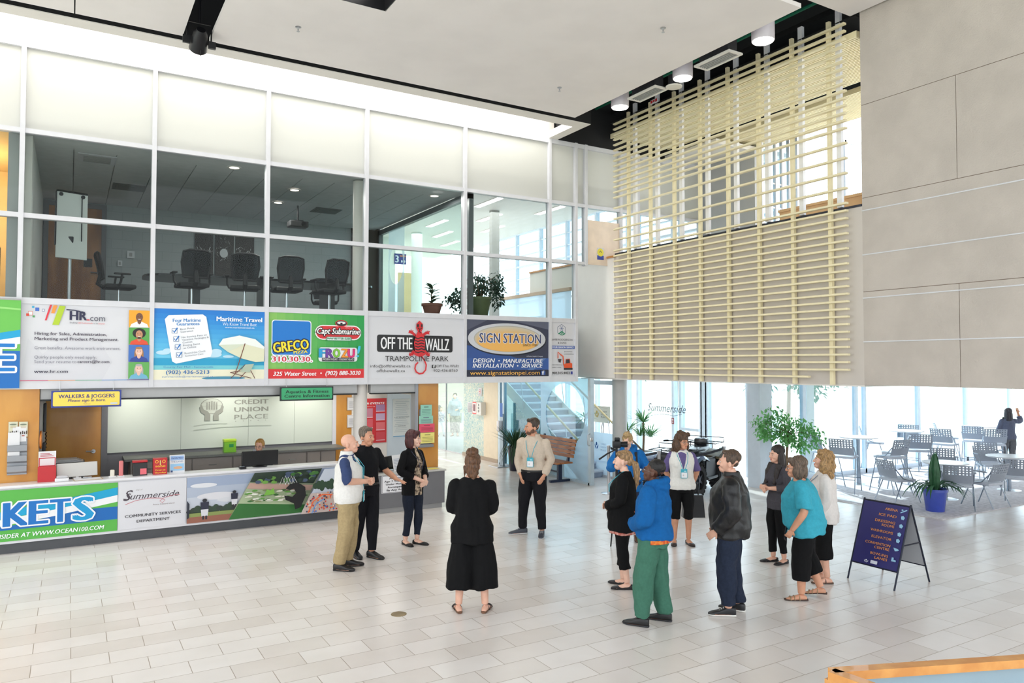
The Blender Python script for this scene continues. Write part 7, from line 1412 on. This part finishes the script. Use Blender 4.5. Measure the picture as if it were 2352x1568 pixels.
# floor drain cover
p = ground(916, 1410); t = thing('floor_drain', 'small round brass floor cover in the tiles', 'floor cover', p); mb = MB(); mb.lathe([(.085, 0), (.085, .003), (.078, .005)], n=28); mb.build('cover', mat('brass_dull', (150, 132, 100), .4, .5, noise_amt=.1), t)
# ================================================================ NEAR HANDRAIL (bottom right corner)
t = thing('handrail', 'oak handrail over a clear glass panel at the bottom right corner', 'handrail', (0, 0, 0)); ZR = 2.0
c0 = ground(1910, 1538, ZR); cr = ground(2352, 1508, ZR); d1 = (cr-c0).normalized(); cl = ground(2010, 1574, ZR); d2 = (cl-c0).normalized(); OK2 = wood('oak_rail', (206, 146, 76), (190, 126, 60), .3, (3, 3, 3), 6)
def railbox(p, q, w_, h_):
    d = (q-p).normalized(); n_ = V((-d.y, d.x, 0)); mb = MB(); mb.loft([[c+n_*a+V((0, 0, b)) for a, b in ((-w_/2, -h_), (w_/2, -h_), (w_/2, 0), (-w_/2, 0))] for c in (p, q)]); return mb
railbox(c0+V((0, 0, 0)), c0+d1*3, .030, .020).build('top_rail', OK2, t); railbox(c0, c0+d2*1.6, .030, .020).build('top_rail', OK2, t)
mb = MB(); mb.box((c0.x-.012, c0.y-.03, 1.05), (c0.x+.03, c0.y+.01, ZR-.020)); mb.build('corner_post', OK2, t)
n_ = V((-d1.y, d1.x, 0)); mb = MB(); mb.loft([[c+n_*a+V((0, 0, b)) for a, b in ((-.004, -.85), (.004, -.85), (.004, -.018), (-.004, -.018))] for c in (c0+d1*.06, c0+d1*3)]); mb.build('glass_panel', glass('rail_glass', (206, 226, 236), .05, .35, (206, 222, 234)), t)
mb = MB(); mb.box((-3.0, -4, 1.0), (6, .80, 1.1)); lo = struct('floor_landing', mb, WHITE)
# ================================================================ THINGS ON AND BEHIND THE COUNTER
ZC = .965; YC_ = 12.93; REDP = mat('red_plastic', (190, 36, 44), .35); WHP = mat('white_plastic', (226, 226, 228), .35)
def onc(px, py=1080, Y=YC_): return atY(px, py, Y).x
def simple(name, label, cat, loc, rz=0, group=None): return thing(name, label, cat, loc, rz, group)
t = simple('brochure_box', 'red acrylic leaflet box with a printed card at the left end of the counter', 'leaflet box', (onc(108), YC_, ZC)); mb = MB(); mb.bbox((-.115, -.06, 0), (.115, .06, .22), .006); mb.build('box', REDP, t); mb = MB(); mb.box((-.11, .03, .2), (.11, .036, .44)); c = mb.build('card', WHP, t)
A = Art(.22, .22); A.rect(.02, .02, .98, .62, (190, 40, 56)); A.rect(.08, .10, .92, .56, (226, 220, 222)); [A.rect(.1, .70+.09*k, .85-.1*k, .74+.09*k, (190, 90, 100)) for k in range(3)]; A.build('printed_artwork', c, face_Y(-.11, .0295, .21))
t = simple('computer_monitor', 'pale computer screen seen from behind on the left part of the counter', 'monitor', (onc(178), 13.02, ZC), .15); mb = MB(); mb.bbox((-.27, -.015, .03), (.27, .02, .24), .008, Matrix.Rotation(-.15, 4, 'X')); mb.build('screen', mat('monitor_silver', (206, 204, 200), .4), t); mb = MB(); mb.box((-.05, -.02, 0), (.05, .08, .02)); mb.box((-.02, .0, .015), (.02, .03, .1)); mb.build('stand', WHP, t)
t = simple('printer', 'dark printer with papers on top beside the amber door behind the counter', 'printer', (onc(146, 1050, 14.2), 14.2, .74)); mb = MB(); mb.bbox((-.3, -.2, 0), (.3, .2, .36), .02); mb.build('body', mat('dark_plastic', (52, 52, 54), .45), t); mb = MB(); [mb.box((-.24, -.16, .36+.012*k), (.28-.03*k, .15, .368+.012*k)) for k in range(4)]; mb.build('papers', WHP, t)
t = simple('back_desk', 'low work surface holding the printer behind the counter', 'desk', (onc(146, 1050, 14.2), 14.2, 0)); mb = MB(); mb.box((-.30, -.3, .70), (.5, .3, .74)); mb.build('top', GREYM, t); mb = MB(); mb.box((-.28, -.28, 0), (.48, .28, .70)); mb.build('body', GREYM, t)
t = simple('clipboard', 'clipboard with white paper lying on the counter edge', 'clipboard', (onc(202, 1100), 12.86, ZC+.001), .1); mb = MB(); mb.box((-.19, -.10, 0), (.19, .10, .006)); mb.build('board', mat('board_tan', (180, 160, 130), .6), t); mb = MB(); mb.box((-.18, -.095, .006), (.17, .09, .009)); mb.build('paper', WHP, t); mb = MB(); mb.bbox((-.06, .06, .008), (.06, .10, .03), .008); mb.build('clip', STEEL, t)
t = simple('desk_gadget', 'small white desk gadget beside the red leaflet box', 'desk gadget', (onc(137, 1095)+.03, 12.84, ZC)); mb = MB(); mb.bbox((-.09, -.05, 0), (.09, .05, .05), .015); mb.build('body', WHP, t); mb = MB(); mb.bbox((-.07, -.045, .05), (.08, .045, .085), .015); mb.build('lid', mat('gadget_grey', (190, 190, 194), .4), t)
for px, lab, c1, h in ((258, 'small white cup shaped holder on the counter', (226, 220, 206), .11), (278, 'slim red and white card stand on the counter', (214, 120, 120), .24)):
    t = simple('card_holder', lab, 'holder', (onc(px), YC_, ZC)); mb = MB(); mb.bbox((-.03, -.03, 0), (.03, .03, h), .012); mb.build('body', mat('holder_%d' % c1[1], c1, .4), t); mb = MB(); mb.bbox((-.05, -.045, 0), (.05, .045, .015), .005); mb.build('base', WHP, t)
t = simple('ballot_box', 'black counter box with a pink note on its front', 'box', (onc(321), YC_, ZC)); mb = MB(); mb.bbox((-.10, -.07, 0), (.10, .07, .20), .006); mb.build('box', mat('box_black', (30, 30, 32), .3), t); mb = MB(); mb.bbox((-.105, -.05, .20), (.105, .07, .23), .006); mb.build('lid', REDP, t); mb = MB(); mb.box((0, -.072, .02), (.09, -.07, .11)); mb.build('note', mat('note_pink', (232, 110, 120), .6), t)
t = simple('donation_box', 'bright red donation box with yellow print on the counter', 'box', (onc(367), YC_, ZC)); mb = MB(); mb.bbox((-.10, -.07, 0), (.10, .07, .25), .004); mb.build('box', REDP, t); A = Art(.2, .25); YL = (250, 200, 60)
for u in (.25, .75): A.ell(u, .80, .12, .10, YL); A.ell(u, .80, .08, .07, (190, 36, 44))
A.rect(.46, .58, .54, .88, (220, 200, 120)); A.text('50/50', .5, .46, .10, YL, .7, 'C', bold=.02); A.text('Draw on', .5, .24, .09, YL, .7, 'C', bold=.02); A.text('Thursdays', .5, .08, .09, YL, .8, 'C', bold=.02); A.build('printed_artwork', t, face_Y(-.10, -.0705, 0))
t = simple('leaflet_stand', 'white leaflet stand with a blue and white poster on the counter', 'leaflet stand', (onc(407), YC_, ZC)); mb = MB(); mb.box((-.11, -.005, 0), (.11, .005, .28), Matrix.Rotation(-.12, 4, 'X')); mb.build('sheet', WHP, t); mb = MB(); mb.box((-.11, 0, 0), (.11, .10, .006)); mb.build('foot', WHP, t)
A = Art(.22, .28); A.rect(.05, .70, .95, .95, (150, 180, 220)); A.text('WARMED', .5, .78, .09, (70, 90, 150), .8, 'C', bold=.02); A.text('THE LANES', .5, .58, .09, (110, 130, 170), .8, 'C'); A.rect(.05, .12, .95, .5, (150, 196, 230)); A.ell(.55, .28, .3, .08, (220, 170, 130)); A.rect(.06, .04, .2, .14, (40, 60, 110)); A.build('printed_artwork', t, Matrix.Rotation(-.12, 4, 'X') @ face_Y(-.11, -.0055, 0))
def monitor(label, x, y, z, rz):
    t = simple('computer_monitor', label, 'monitor', (x, y, z), rz); mb = MB(); mb.bbox((-.30, -.02, .0), (.30, .02, .25), .01, Matrix.Translation((0, 0, .02)) @ Matrix.Rotation(.06, 4, 'X')); mb.build('screen', mat('monitor_black', (22, 22, 24), .35), t); mb = MB(); mb.lathe([(.12, 0), (.12, .01), (.03, .02)], n=20); mb.box((-.03, .02, .01), (.03, .05, .2)); mb.build('stand', BLK, t); mb = MB(); mb.bbox((-.12, -.03, .265), (-.07, .01, .295), .006); mb.build('webcam', mat('cam_grey', (120, 120, 124), .4), t); return t
monitor('black computer monitor in front of the seated receptionist', atY(597, 1060, 13.0).x, 13.0, ZC-.09+.09, .03)
monitor('black computer monitor behind the man in the black polo', atY(878, 1058, 13.05).x, 13.02, .715, .5)
t = simple('card_terminal', 'small card payment terminal beside the receptionist monitor', 'card terminal', (onc(555, 1072), 12.86, ZC)); mb = MB(); mb.bbox((-.05, -.07, 0), (.05, .07, .035), .01); mb.build('body', BLK, t); mb = MB(); mb.box((-.035, 0, .035), (.035, .05, .038)); mb.build('screen', mat('term_screen', (150, 160, 170), .2), t)
t = simple('office_chair', 'dark office chair under the seated receptionist', 'chair', (3.07, 14.35, 0)); mb = MB(); mb.bbox((-.24, -.24, .39), (.24, .22, .45), .03); mb.build('seat', CHB, t); mb = MB(); mb.bbox((-.22, .20, .45), (.22, .24, .86), .02); mb.build('backrest', CHB, t); mb = MB(); mb.cyl((0, 0, .04), (0, 0, .34), .03, 12); mb.cyl((0, .21, .36), (0, .22, .5), .02, 8); mb.build('stem', CHR, t)
for k in range(5): a = 1.257*k; mb = MB(); mb.tube([(0, 0, .06), (.3*math.cos(a), .3*math.sin(a), .02)], .02, 8); mb.build('base_leg', CHB, t)
# back cabinets and worktop
xb = [atY(q, 1060, 14.85).x for q in (300, 375, 442, 535, 637, 705, 737, 772)]; CBG = mat('cabinet_taupe', (150, 142, 136), .5, noise_amt=.02)
for k, (a, b) in enumerate(zip(xb[:-1], xb[1:])):
    lab = ('leftmost taupe cabinet under the glass wall, partly hidden by the leaflet stand', 'taupe drawer cabinet right of the leaflet stand', 'taupe two drawer cabinet below the hands emblem', 'taupe two drawer cabinet behind the receptionist monitor', 'taupe two drawer cabinet right of the receptionist', 'narrow taupe cabinet with one deep drawer', 'narrow taupe cabinet at the right end under the glass wall')[k]
    t = simple('cabinet', lab, 'cabinet', (a, 14.86, 0), 0, 'cabinets under the glass wall'); w_ = b-a; mb = MB(); mb.box((0, .02, .05), (w_-.004, .6, .95)); mb.build('body', CBG, t)
    for z0_, z1_ in (((.60, .93), (.28, .58)) if k < 5 else ((.28, .93),)):
        mb = MB(); mb.bbox((.01, 0, z0_), (w_-.014, .02, z1_), .004); d = mb.build('drawer', CBG, t); mb = MB(); x = w_/2; mb.tube([(x-.06, 0, (z0_+z1_)/2+.05), (x-.06, -.025, (z0_+z1_)/2+.05), (x+.06, -.025, (z0_+z1_)/2+.05), (x+.06, 0, (z0_+z1_)/2+.05)], .006, 6); mb.build('handle', STEEL, d)
mb = MB(); mb.bbox((xb[0]-.1, 14.82, .955), (xb[-1]+.2, 15.49, 1.0), .008); tag(mb.build('worktop', mat('worktop_grey', (116, 118, 114), .4, noise_amt=.06, noise_scale=40)), 'dark grey worktop running along the glass wall behind the counter', 'worktop')
x = atY(527, 1030, 15.1).x; t = simple('suggestion_box', 'lime green box on the dark worktop below the hands emblem', 'box', (x, 15.1, 1.0)); mb = MB(); mb.bbox((-.11, -.08, 0), (.11, .08, .20), .008); mb.build('box', mat('lime', (130, 200, 50), .4), t); mb = MB(); mb.bbox((-.115, -.085, .20), (.115, .085, .25), .01); mb.build('lid', mat('lime2', (190, 226, 60), .4), t); mb = MB(); mb.box((-.02, -.083, .10), (.06, -.08, .16)); mb.build('label_patch', mat('green_patch', (40, 150, 80), .5), t)
# items on the second desk
t = simple('paper_stand', 'white leaflet leaning on the grey desk beside the cardigan woman', 'leaflet', (atY(915, 1065, 12.95).x, 12.95, .715), .3); mb = MB(); mb.box((-.10, -.003, 0), (.10, .003, .30), Matrix.Rotation(-.25, 4, 'X')); mb.build('sheet', WHP, t); mb = MB(); mb.box((-.10, .0, 0), (.10, .09, .006)); mb.build('foot', WHP, t); A = Art(.2, .3); [A.rect(.1, .1+.09*k, .85-.1*(k % 3), .13+.09*k, (150, 160, 180)) for k in range(8)]; A.build('printed_artwork', t, Matrix.Rotation(-.25, 4, 'X') @ face_Y(-.1, -.0035, 0))
t = simple('bottle', 'dark green bottle lying on the grey desk behind the leaflet', 'bottle', (atY(905, 1062, 13.08).x+.12, 13.085, .745)); mb = MB(); mb.tube([(-.12, 0, 0), (.04, 0, 0), (.08, 0, 0), (.13, 0, 0)], [.03, .03, .014, .012], 14); mb.build('body', mat('bottle_green', (30, 90, 50), .15), t, True); mb = MB(); mb.cyl((.13, 0, 0), (.145, 0, 0), .013, 10); mb.build('cap', BLK, t)
for px, py, c, lab, rz in ((992, 1073, (236, 226, 120), 'yellow sheet lying at the right end of the grey desk', .1), (968, 1077, (226, 226, 230), 'white sheet lying on the grey desk by the birch pier', -.2)):
    x = atY(px, py, 12.92).x; mb = MB(); mb.box((-.12, -.08, 0), (.12, .08, .004)); o = mb.build('paper_sheet', mat('paper_%d' % c[2], c, .7)); o.location = (x, 12.92, .7155); o.rotation_euler = (0, 0, rz); tag(o, lab, 'paper', 'loose sheets on the grey desk')
# leaflet rack on the birch pier
YP_ = 13.135
for k, (x0, y0, x1, y1, c, lab) in enumerate(((966, 929, 992, 955, (150, 206, 186), 'mint green leaflet at the top of the rack on the birch pier'), (962, 954, 994, 974, (150, 170, 190), 'grey blue leaflet in the rack on the birch pier'), (962, 972, 997, 993, (226, 84, 110), 'pink red leaflet in the rack on the birch pier'), (964, 992, 996, 1018, (238, 226, 130), 'yellow leaflet at the bottom of the rack on the birch pier'))):
    a = atY(x0, y1, YP_-.03); b = atY(x1, y0, YP_-.03); t = simple('leaflet', lab, 'leaflet', (a.x, YP_-.03-.012*k, a.z), 0, 'leaflets in the rack on the birch pier'); w_, h_ = b.x-a.x, b.z-a.z; mb = MB(); mb.box((0, 0, 0), (w_, .008, h_)); mb.build('sheet', mat('leaflet_%d' % c[0], c, .6), t); A = Art(w_, h_); d = tuple(int(v*.7) for v in c); A.rect(.3, .75, .7, .85, d); [A.rect(.12, .15+.13*q, .88, .19+.13*q, d) for q in range(4)]; A.build('printed_artwork', t, face_Y(0, -.0005, 0))
a = atY(960, 1027, YP_); b = atY(992, 1018, YP_); t = simple('leaflet_rack', 'grey plastic leaflet rack fixed to the birch pier', 'rack', (a.x, YP_, a.z)); w_ = b.x-a.x; mb = MB(); mb.bbox((0, -.09, 0), (w_, 0, b.z-a.z), .01); mb.build('bottom_pocket', mat('rack_grey', (130, 132, 136), .45), t); mb = MB(); mb.box((.02, -.018, 0), (w_-.02, -.004, .72)); mb.build('back_plate', mat('rack_grey', (130, 132, 136), .45), t)
# leaflet rack on the left birch wall
YL_ = 13.075; a = atY(16, 1091, YL_); b = atY(63, 1005, YL_); t = simple('leaflet_rack', 'grey curved leaflet rack with white papers on the left birch wall', 'rack', (a.x, YL_, a.z)); w_, h_ = b.x-a.x, b.z-a.z
mb = MB(); mb.box((0, -.02, 0), (w_, 0, h_)); mb.build('back_plate', mat('rack_silver', (156, 160, 166), .4, .2), t)
for k in range(3): mb = MB(); mb.prism([(0, -.02, .02+.15*k), (0, -.075, .05+.15*k), (0, -.085, .13+.15*k), (0, -.07, .135+.15*k), (0, -.02, .05+.15*k)], (w_, 0, 0)); mb.build('pocket', mat('rack_silver', (156, 160, 166), .4, .2), t)
for u0, u1, z0_, z1_, lab in ((.02, .62, .28, .62, 'white paper sheet in the left leaflet rack'), (.25, .95, .48, .70, 'smaller white paper sheet behind it in the left leaflet rack')):
    mb = MB(); mb.box((u0*w_, -.050 if u0 < .1 else -.03, z0_), (u1*w_, -.046 if u0 < .1 else -.026, z1_)); o = mb.build('paper_sheet', WHP); o.location = (a.x, YL_, a.z); tag(o, lab, 'paper')
for k, (x0, x1) in enumerate(((19, 41), (43, 64))):
    a2 = atY(x0, 1003, YL_-.03); b2 = atY(x1, 968, YL_-.03); t = simple('leaflet', ('left', 'right')[k]+' one of the two tall cream leaflets above the left rack', 'leaflet', (a2.x, YL_-.028, a2.z), 0, 'cream leaflets above the left rack'); w2, h2 = b2.x-a2.x, b2.z-a2.z; mb = MB(); mb.box((0, 0, 0), (w2, .006, h2)); mb.build('sheet', mat('leaflet_cream', (214, 214, 190), .6), t); A = Art(w2, h2); A.ell(.5, .82, .38, .05, (120, 130, 110)); [A.rect(.2, .58+.05*q, .8, .60+.05*q, (190, 170, 120)) for q in range(3)]; [A.rect(.15+.22*q, .18, .27+.22*q, .34+.06*(q % 2), (80, 70, 64)) for q in range(4)]; A.rect(.35, .04, .65, .1, (170, 80, 60)); A.build('printed_artwork', t, face_Y(0, -.0005, 0))
a = atY(92, 1010, 13.2); t = simple('wooden_disc', 'round orange wooden disc on the edge of the left birch wall', 'disc', (-.36, 13.2, a.z)); mb = MB(); mb.v = []; mb.lathe([(.02, 0), (.13, 0), (.14, .02), (.12, .03), (.02, .03)], n=28); R = Matrix.Rotation(math.pi/2, 4, 'Y'); mb.v = [tuple(R @ V(v)) for v in mb.v]; mb.build('disc', mat('orange_wood', (206, 120, 40), .4, noise_amt=.1), t, True)
# key board and papers in the doorway recess
mb = MB(); mb.box((-.40, 13.4, 0), (-.34, 15.4, 2.4)); struct('wall_recess', mb, mat('recess_grey', (176, 178, 178), .6, noise_amt=.03))
for k, (y, z, h_, c, lab) in enumerate(((13.9, 1.62, .45, (60, 60, 64), 'dark telephone handset on the narrow grey wall left of the amber door'), (14.4, 1.42, .38, (222, 222, 226), 'white paper pinned on the narrow grey wall left of the amber door'), (13.7, 1.25, .22, (50, 50, 54), 'small black switch box on the narrow grey wall left of the amber door'))):
    t = simple(('telephone', 'paper_sheet', 'switch_box')[k], lab, ('telephone', 'paper', 'switch')[k], (-.335, y, z)); mb = MB(); mb.bbox((0, -.08, 0), (.04 if k != 1 else .006, .08, h_), .002 if k == 1 else .012); mb.build('body', mat('recess_%d' % c[0], c, .5), t)
    if k == 0: mb = MB(); mb.tube([(.03, 0, -.25+.03*q) if q % 2 else (.045, .02, -.25+.03*q) for q in range(9)], .008, 6); mb.build('cord', BLK, t)
# framed papers, events poster, rules sheet
for k, (y0, y1, lab) in enumerate(((912, 942, 'upper framed white notice on the birch strip left of the white column'), (952, 982, 'lower framed white notice on the birch strip left of the white column'))):
    a = atY(797, y1, 15.48); b = atY(818, y0, 15.48); t = simple('framed_notice', lab, 'notice', (a.x, 15.487, a.z), 0, 'framed notices on the birch strip'); w_, h_ = b.x-a.x, b.z-a.z; mb = MB(); mb.bbox((0, -.02, 0), (w_, 0, h_), .004); mb.build('frame', mat('frame_pale', (206, 200, 196), .4), t); mb = MB(); mb.box((.015, -.022, .015), (w_-.015, -.02, h_-.015)); mb.build('paper', WHP, t); A = Art(w_, h_); [A.rect(.2, .2+.08*q, .8-.1*(q % 3), .22+.08*q, (150, 150, 154)) for q in range(7)]; A.build('printed_artwork', t, face_Y(0, -.0225, 0))
a = atY(836, 1018, 15.45); b = atY(888, 914, 15.45); t = simple('poster', 'red events poster board with photo pockets behind the white column', 'poster', (a.x, 15.47, a.z)); w_, h_ = b.x-a.x, b.z-a.z; mb = MB(); mb.box((0, -.02, 0), (w_, 0, h_)); mb.build('board', mat('poster_red', (206, 40, 48), .4), t); A = Art(w_, h_)
A.text('& EVENTS', .10, .87, .045, (244, 240, 240), .80, bold=.03, shear=.2); A.text('dine.ca', .10, .81, .025, (244, 220, 220), .38)
for q, (u0, u1, v0, v1, c) in enumerate(((.1, .38, .57, .78, (196, 130, 150)), (.52, .92, .70, .86, (170, 130, 170)), (.52, .92, .50, .66, (196, 170, 200)), (.1, .38, .34, .54, (214, 90, 100)), (.52, .92, .28, .46, (222, 110, 116)), (.52, .92, .05, .24, (206, 70, 80)))): A.rect(u0, v0, u1, v1, c); A.rect(u0, v0, u1, v0+.015, (236, 200, 210))
A.build('printed_artwork', t, face_Y(0, -.0205, 0))
a = atY(903, 1003, 15.45); b = atY(943, 915, 15.45); t = simple('rules_sheet', 'tall white sheet of printed rules on glass, right of the red poster', 'notice', (a.x, 15.48, a.z)); w_, h_ = b.x-a.x, b.z-a.z; mb = MB(); mb.box((0, -.01, 0), (w_, 0, h_)); mb.build('sheet', mat('sheet_white', (222, 228, 226), .5), t); A = Art(w_, h_); [A.rect(.08+.05*(q % 3), .12+.05*q, .92-.06*(q % 4), .128+.05*q, (170, 186, 190)) for q in range(17)]; A.text('RULES - BIRTHDAY PARTY', .5, .50, .02, (90, 96, 100), .9, 'C'); A.text('SLIDE RULES', .5, .27, .025, (90, 96, 100), .45, 'C'); A.rect(0, 0, 1, .02, (110, 170, 210)); A.build('printed_artwork', t, face_Y(0, -.0105, 0))
# ================================================================ THINGS PEOPLE CARRY
p = ground(1444, 1240); q = atY(1416, 1020, p.y-.28)
t = simple('video_camera', 'black video camera on a slim tripod held by the photographer', 'camera', (q.x, q.y, q.z), -.6); mb = MB(); mb.bbox((-.06, -.07, -.05), (.06, .07, .05), .015); mb.build('body', BLK, t, True); mb = MB(); mb.tube([(.06, 0, 0), (.10, 0, 0), (.16, 0, 0)], [.038, .042, .045], 18); mb.build('lens', BLK, t, True); mb = MB(); mb.bbox((-.03, -.03, .05), (.05, .03, .10), .012); mb.build('viewfinder', BLK, t, True); mb = MB(); mb.tube([(-.02, 0, -.08), (-.14, -.02, -.14), (-.26, -.04, -.22)], [.010, .012, .014], 8); mb.build('pan_handle', BLK, t, True)
mb = MB(); mb.cyl((0, 0, -.05), (0, 0, -.62), .018, 10); mb.build('column', BLK, t, True)
for k in range(3): a = 2.09*k+.5; mb = MB(); mb.tube([(0, 0, -.55), (.10*math.cos(a), .10*math.sin(a), -q.z+.005)], [.014, .010], 8); mb.build('leg', BLK, t, True)
p = ground(1596, 1200); t = simple('handbag', 'large black bag held low behind the woman in the white vest', 'bag', (8.24, 8.42, .36), -.5); mb = MB(); mb.prism([(-.17, -.06, 0), (.17, -.06, 0), (.14, -.05, .34), (-.14, -.05, .34)], (0, .12, 0)); me = mb; me.build('body', mat('bag_black', (26, 26, 30), .4, noise_amt=.1), t); mb = MB(); mb.tube([(-.08, 0, .33), (-.07, 0, .50), (0, 0, .55), (.07, 0, .50), (.08, 0, .33)], .010, 8); mb.build('handle', BLK, t)
gt = ground(1852, 1374); q = atX(1805, 1224, gt.x-.25); t = simple('mobile_phone', 'dark mobile phone held low by the woman in the teal shirt', 'phone', (q.x, q.y, q.z), .4); mb = MB(); mb.bbox((-.038, -.005, -.075), (.038, .005, .075), .004, Matrix.Rotation(.5, 4, 'Y')); mb.build('body', BLK, t); mb = MB(); mb.box((-.034, -.0055, -.07), (.034, -.005, .07), Matrix.Rotation(.5, 4, 'Y')); mb.build('screen', mat('phone_glass', (40, 46, 56), .1), t)
q = ground(1045, 1001); t = simple('tote_bag', 'pale mint tote bag carried by the woman behind the corridor glass', 'bag', (q.x+.35, q.y-.12, .48)); mb = MB(); mb.prism([(-.17, -.04, 0), (.17, -.04, 0), (.15, -.03, .38), (-.15, -.03, .38)], (0, .08, 0)); mb.build('body', mat('tote', (196, 214, 208), .7), t); mb = MB(); mb.tube([(-.08, 0, .38), (-.06, 0, .56), (.06, 0, .56), (.08, 0, .38)], .010, 6); mb.build('handle', mat('tote', (196, 214, 208), .7), t)
q = ground(1001, 1001); t = simple('waste_bin', 'grey waste bin beside the birch pier behind the corridor glass', 'bin', (11.15, 24.4, 0)); mb = MB(); mb.lathe([(.18, 0), (.22, .85), (.20, .88)], n=24); mb.build('body', mat('bin_grey', (150, 152, 150), .5), t, True); mb = MB(); mb.lathe([(.21, .88), (.10, .98)], n=24); mb.build('lid', mat('bin_lid', (120, 122, 122), .5), t)
# handwritten style lettering on the entrance glazing
a = atX(1488, 957, 13.94); b = atX(1576, 930, 13.94); t = simple('window_lettering', 'dark handwritten style lettering on the entrance glass above the plant', 'lettering', (13.93, a.y, a.z)); w_ = a.y-b.y; A = Art(w_, w_*.4); A.text('Summerside', 0, .3, .35, (84, 96, 104), 1.0, shear=.35); A.stroke([(.1, .08), (.4, .2), (.7, .15), (.9, .25)], .02, (130, 140, 150)); A.build('print', t, face_X(0, 0, 0))
a = atX(1546, 968, 13.94); t = simple('window_sticker', 'small dark red sticker on the entrance glazing frame', 'sticker', (13.93, a.y, a.z-.06)); mb = MB(); mb.box((-.006, -.05, 0), (0, .05, .16)); mb.build('plate', mat('sticker_red', (150, 70, 80), .5), t); A = Art(.1, .16); A.rect(.2, .55, .8, .85, (226, 210, 214)); A.rect(.2, .2, .8, .4, (226, 210, 214)); A.build('print', t, face_X(-.0065, .05, 0))
# trees outside
R_ = random.Random(77)
for x, y, h, r, lab in ((24, 29, 7.5, 3.2, 'leafy tree outside beyond the entrance doors, seen left of the door frame'), (31, 33, 8.5, 3.4, 'leafy tree outside, seen right of the entrance doors'), (26, 21, 6.0, 2.2, 'leafy tree outside behind the indoor fig tree')):
    t = thing('tree', lab, 'tree', (x, y, -.2), 0, 'trees outside'); mb = MB(); mb.tube([(0, 0, 0), (.1, 0, h*.35), (0, .1, h*.6)], [.10, .07, .04], 8)
    for k in range(7): a = .9*k; mb.tube([(0, 0, h*(.3+.04*k)), (r*.6*math.cos(a), r*.6*math.sin(a), h*(.4+.07*k))], [.06, .02], 5)
    mb.build('trunk', mat('bark_pale', (150, 140, 130), .9), t); mb = MB()
    for k in range(26): a = R_.random()*6.3; rr = r*R_.random()**.5; clump(mb, (rr*math.cos(a), rr*math.sin(a), h*(.3+.65*R_.random())), (.7, .7, .6), 26, .28, .16, R_)
    mb.build('foliage', mat('leaf_outdoor', (74, 108, 96), .7, noise_amt=.2, transl=.3), t)
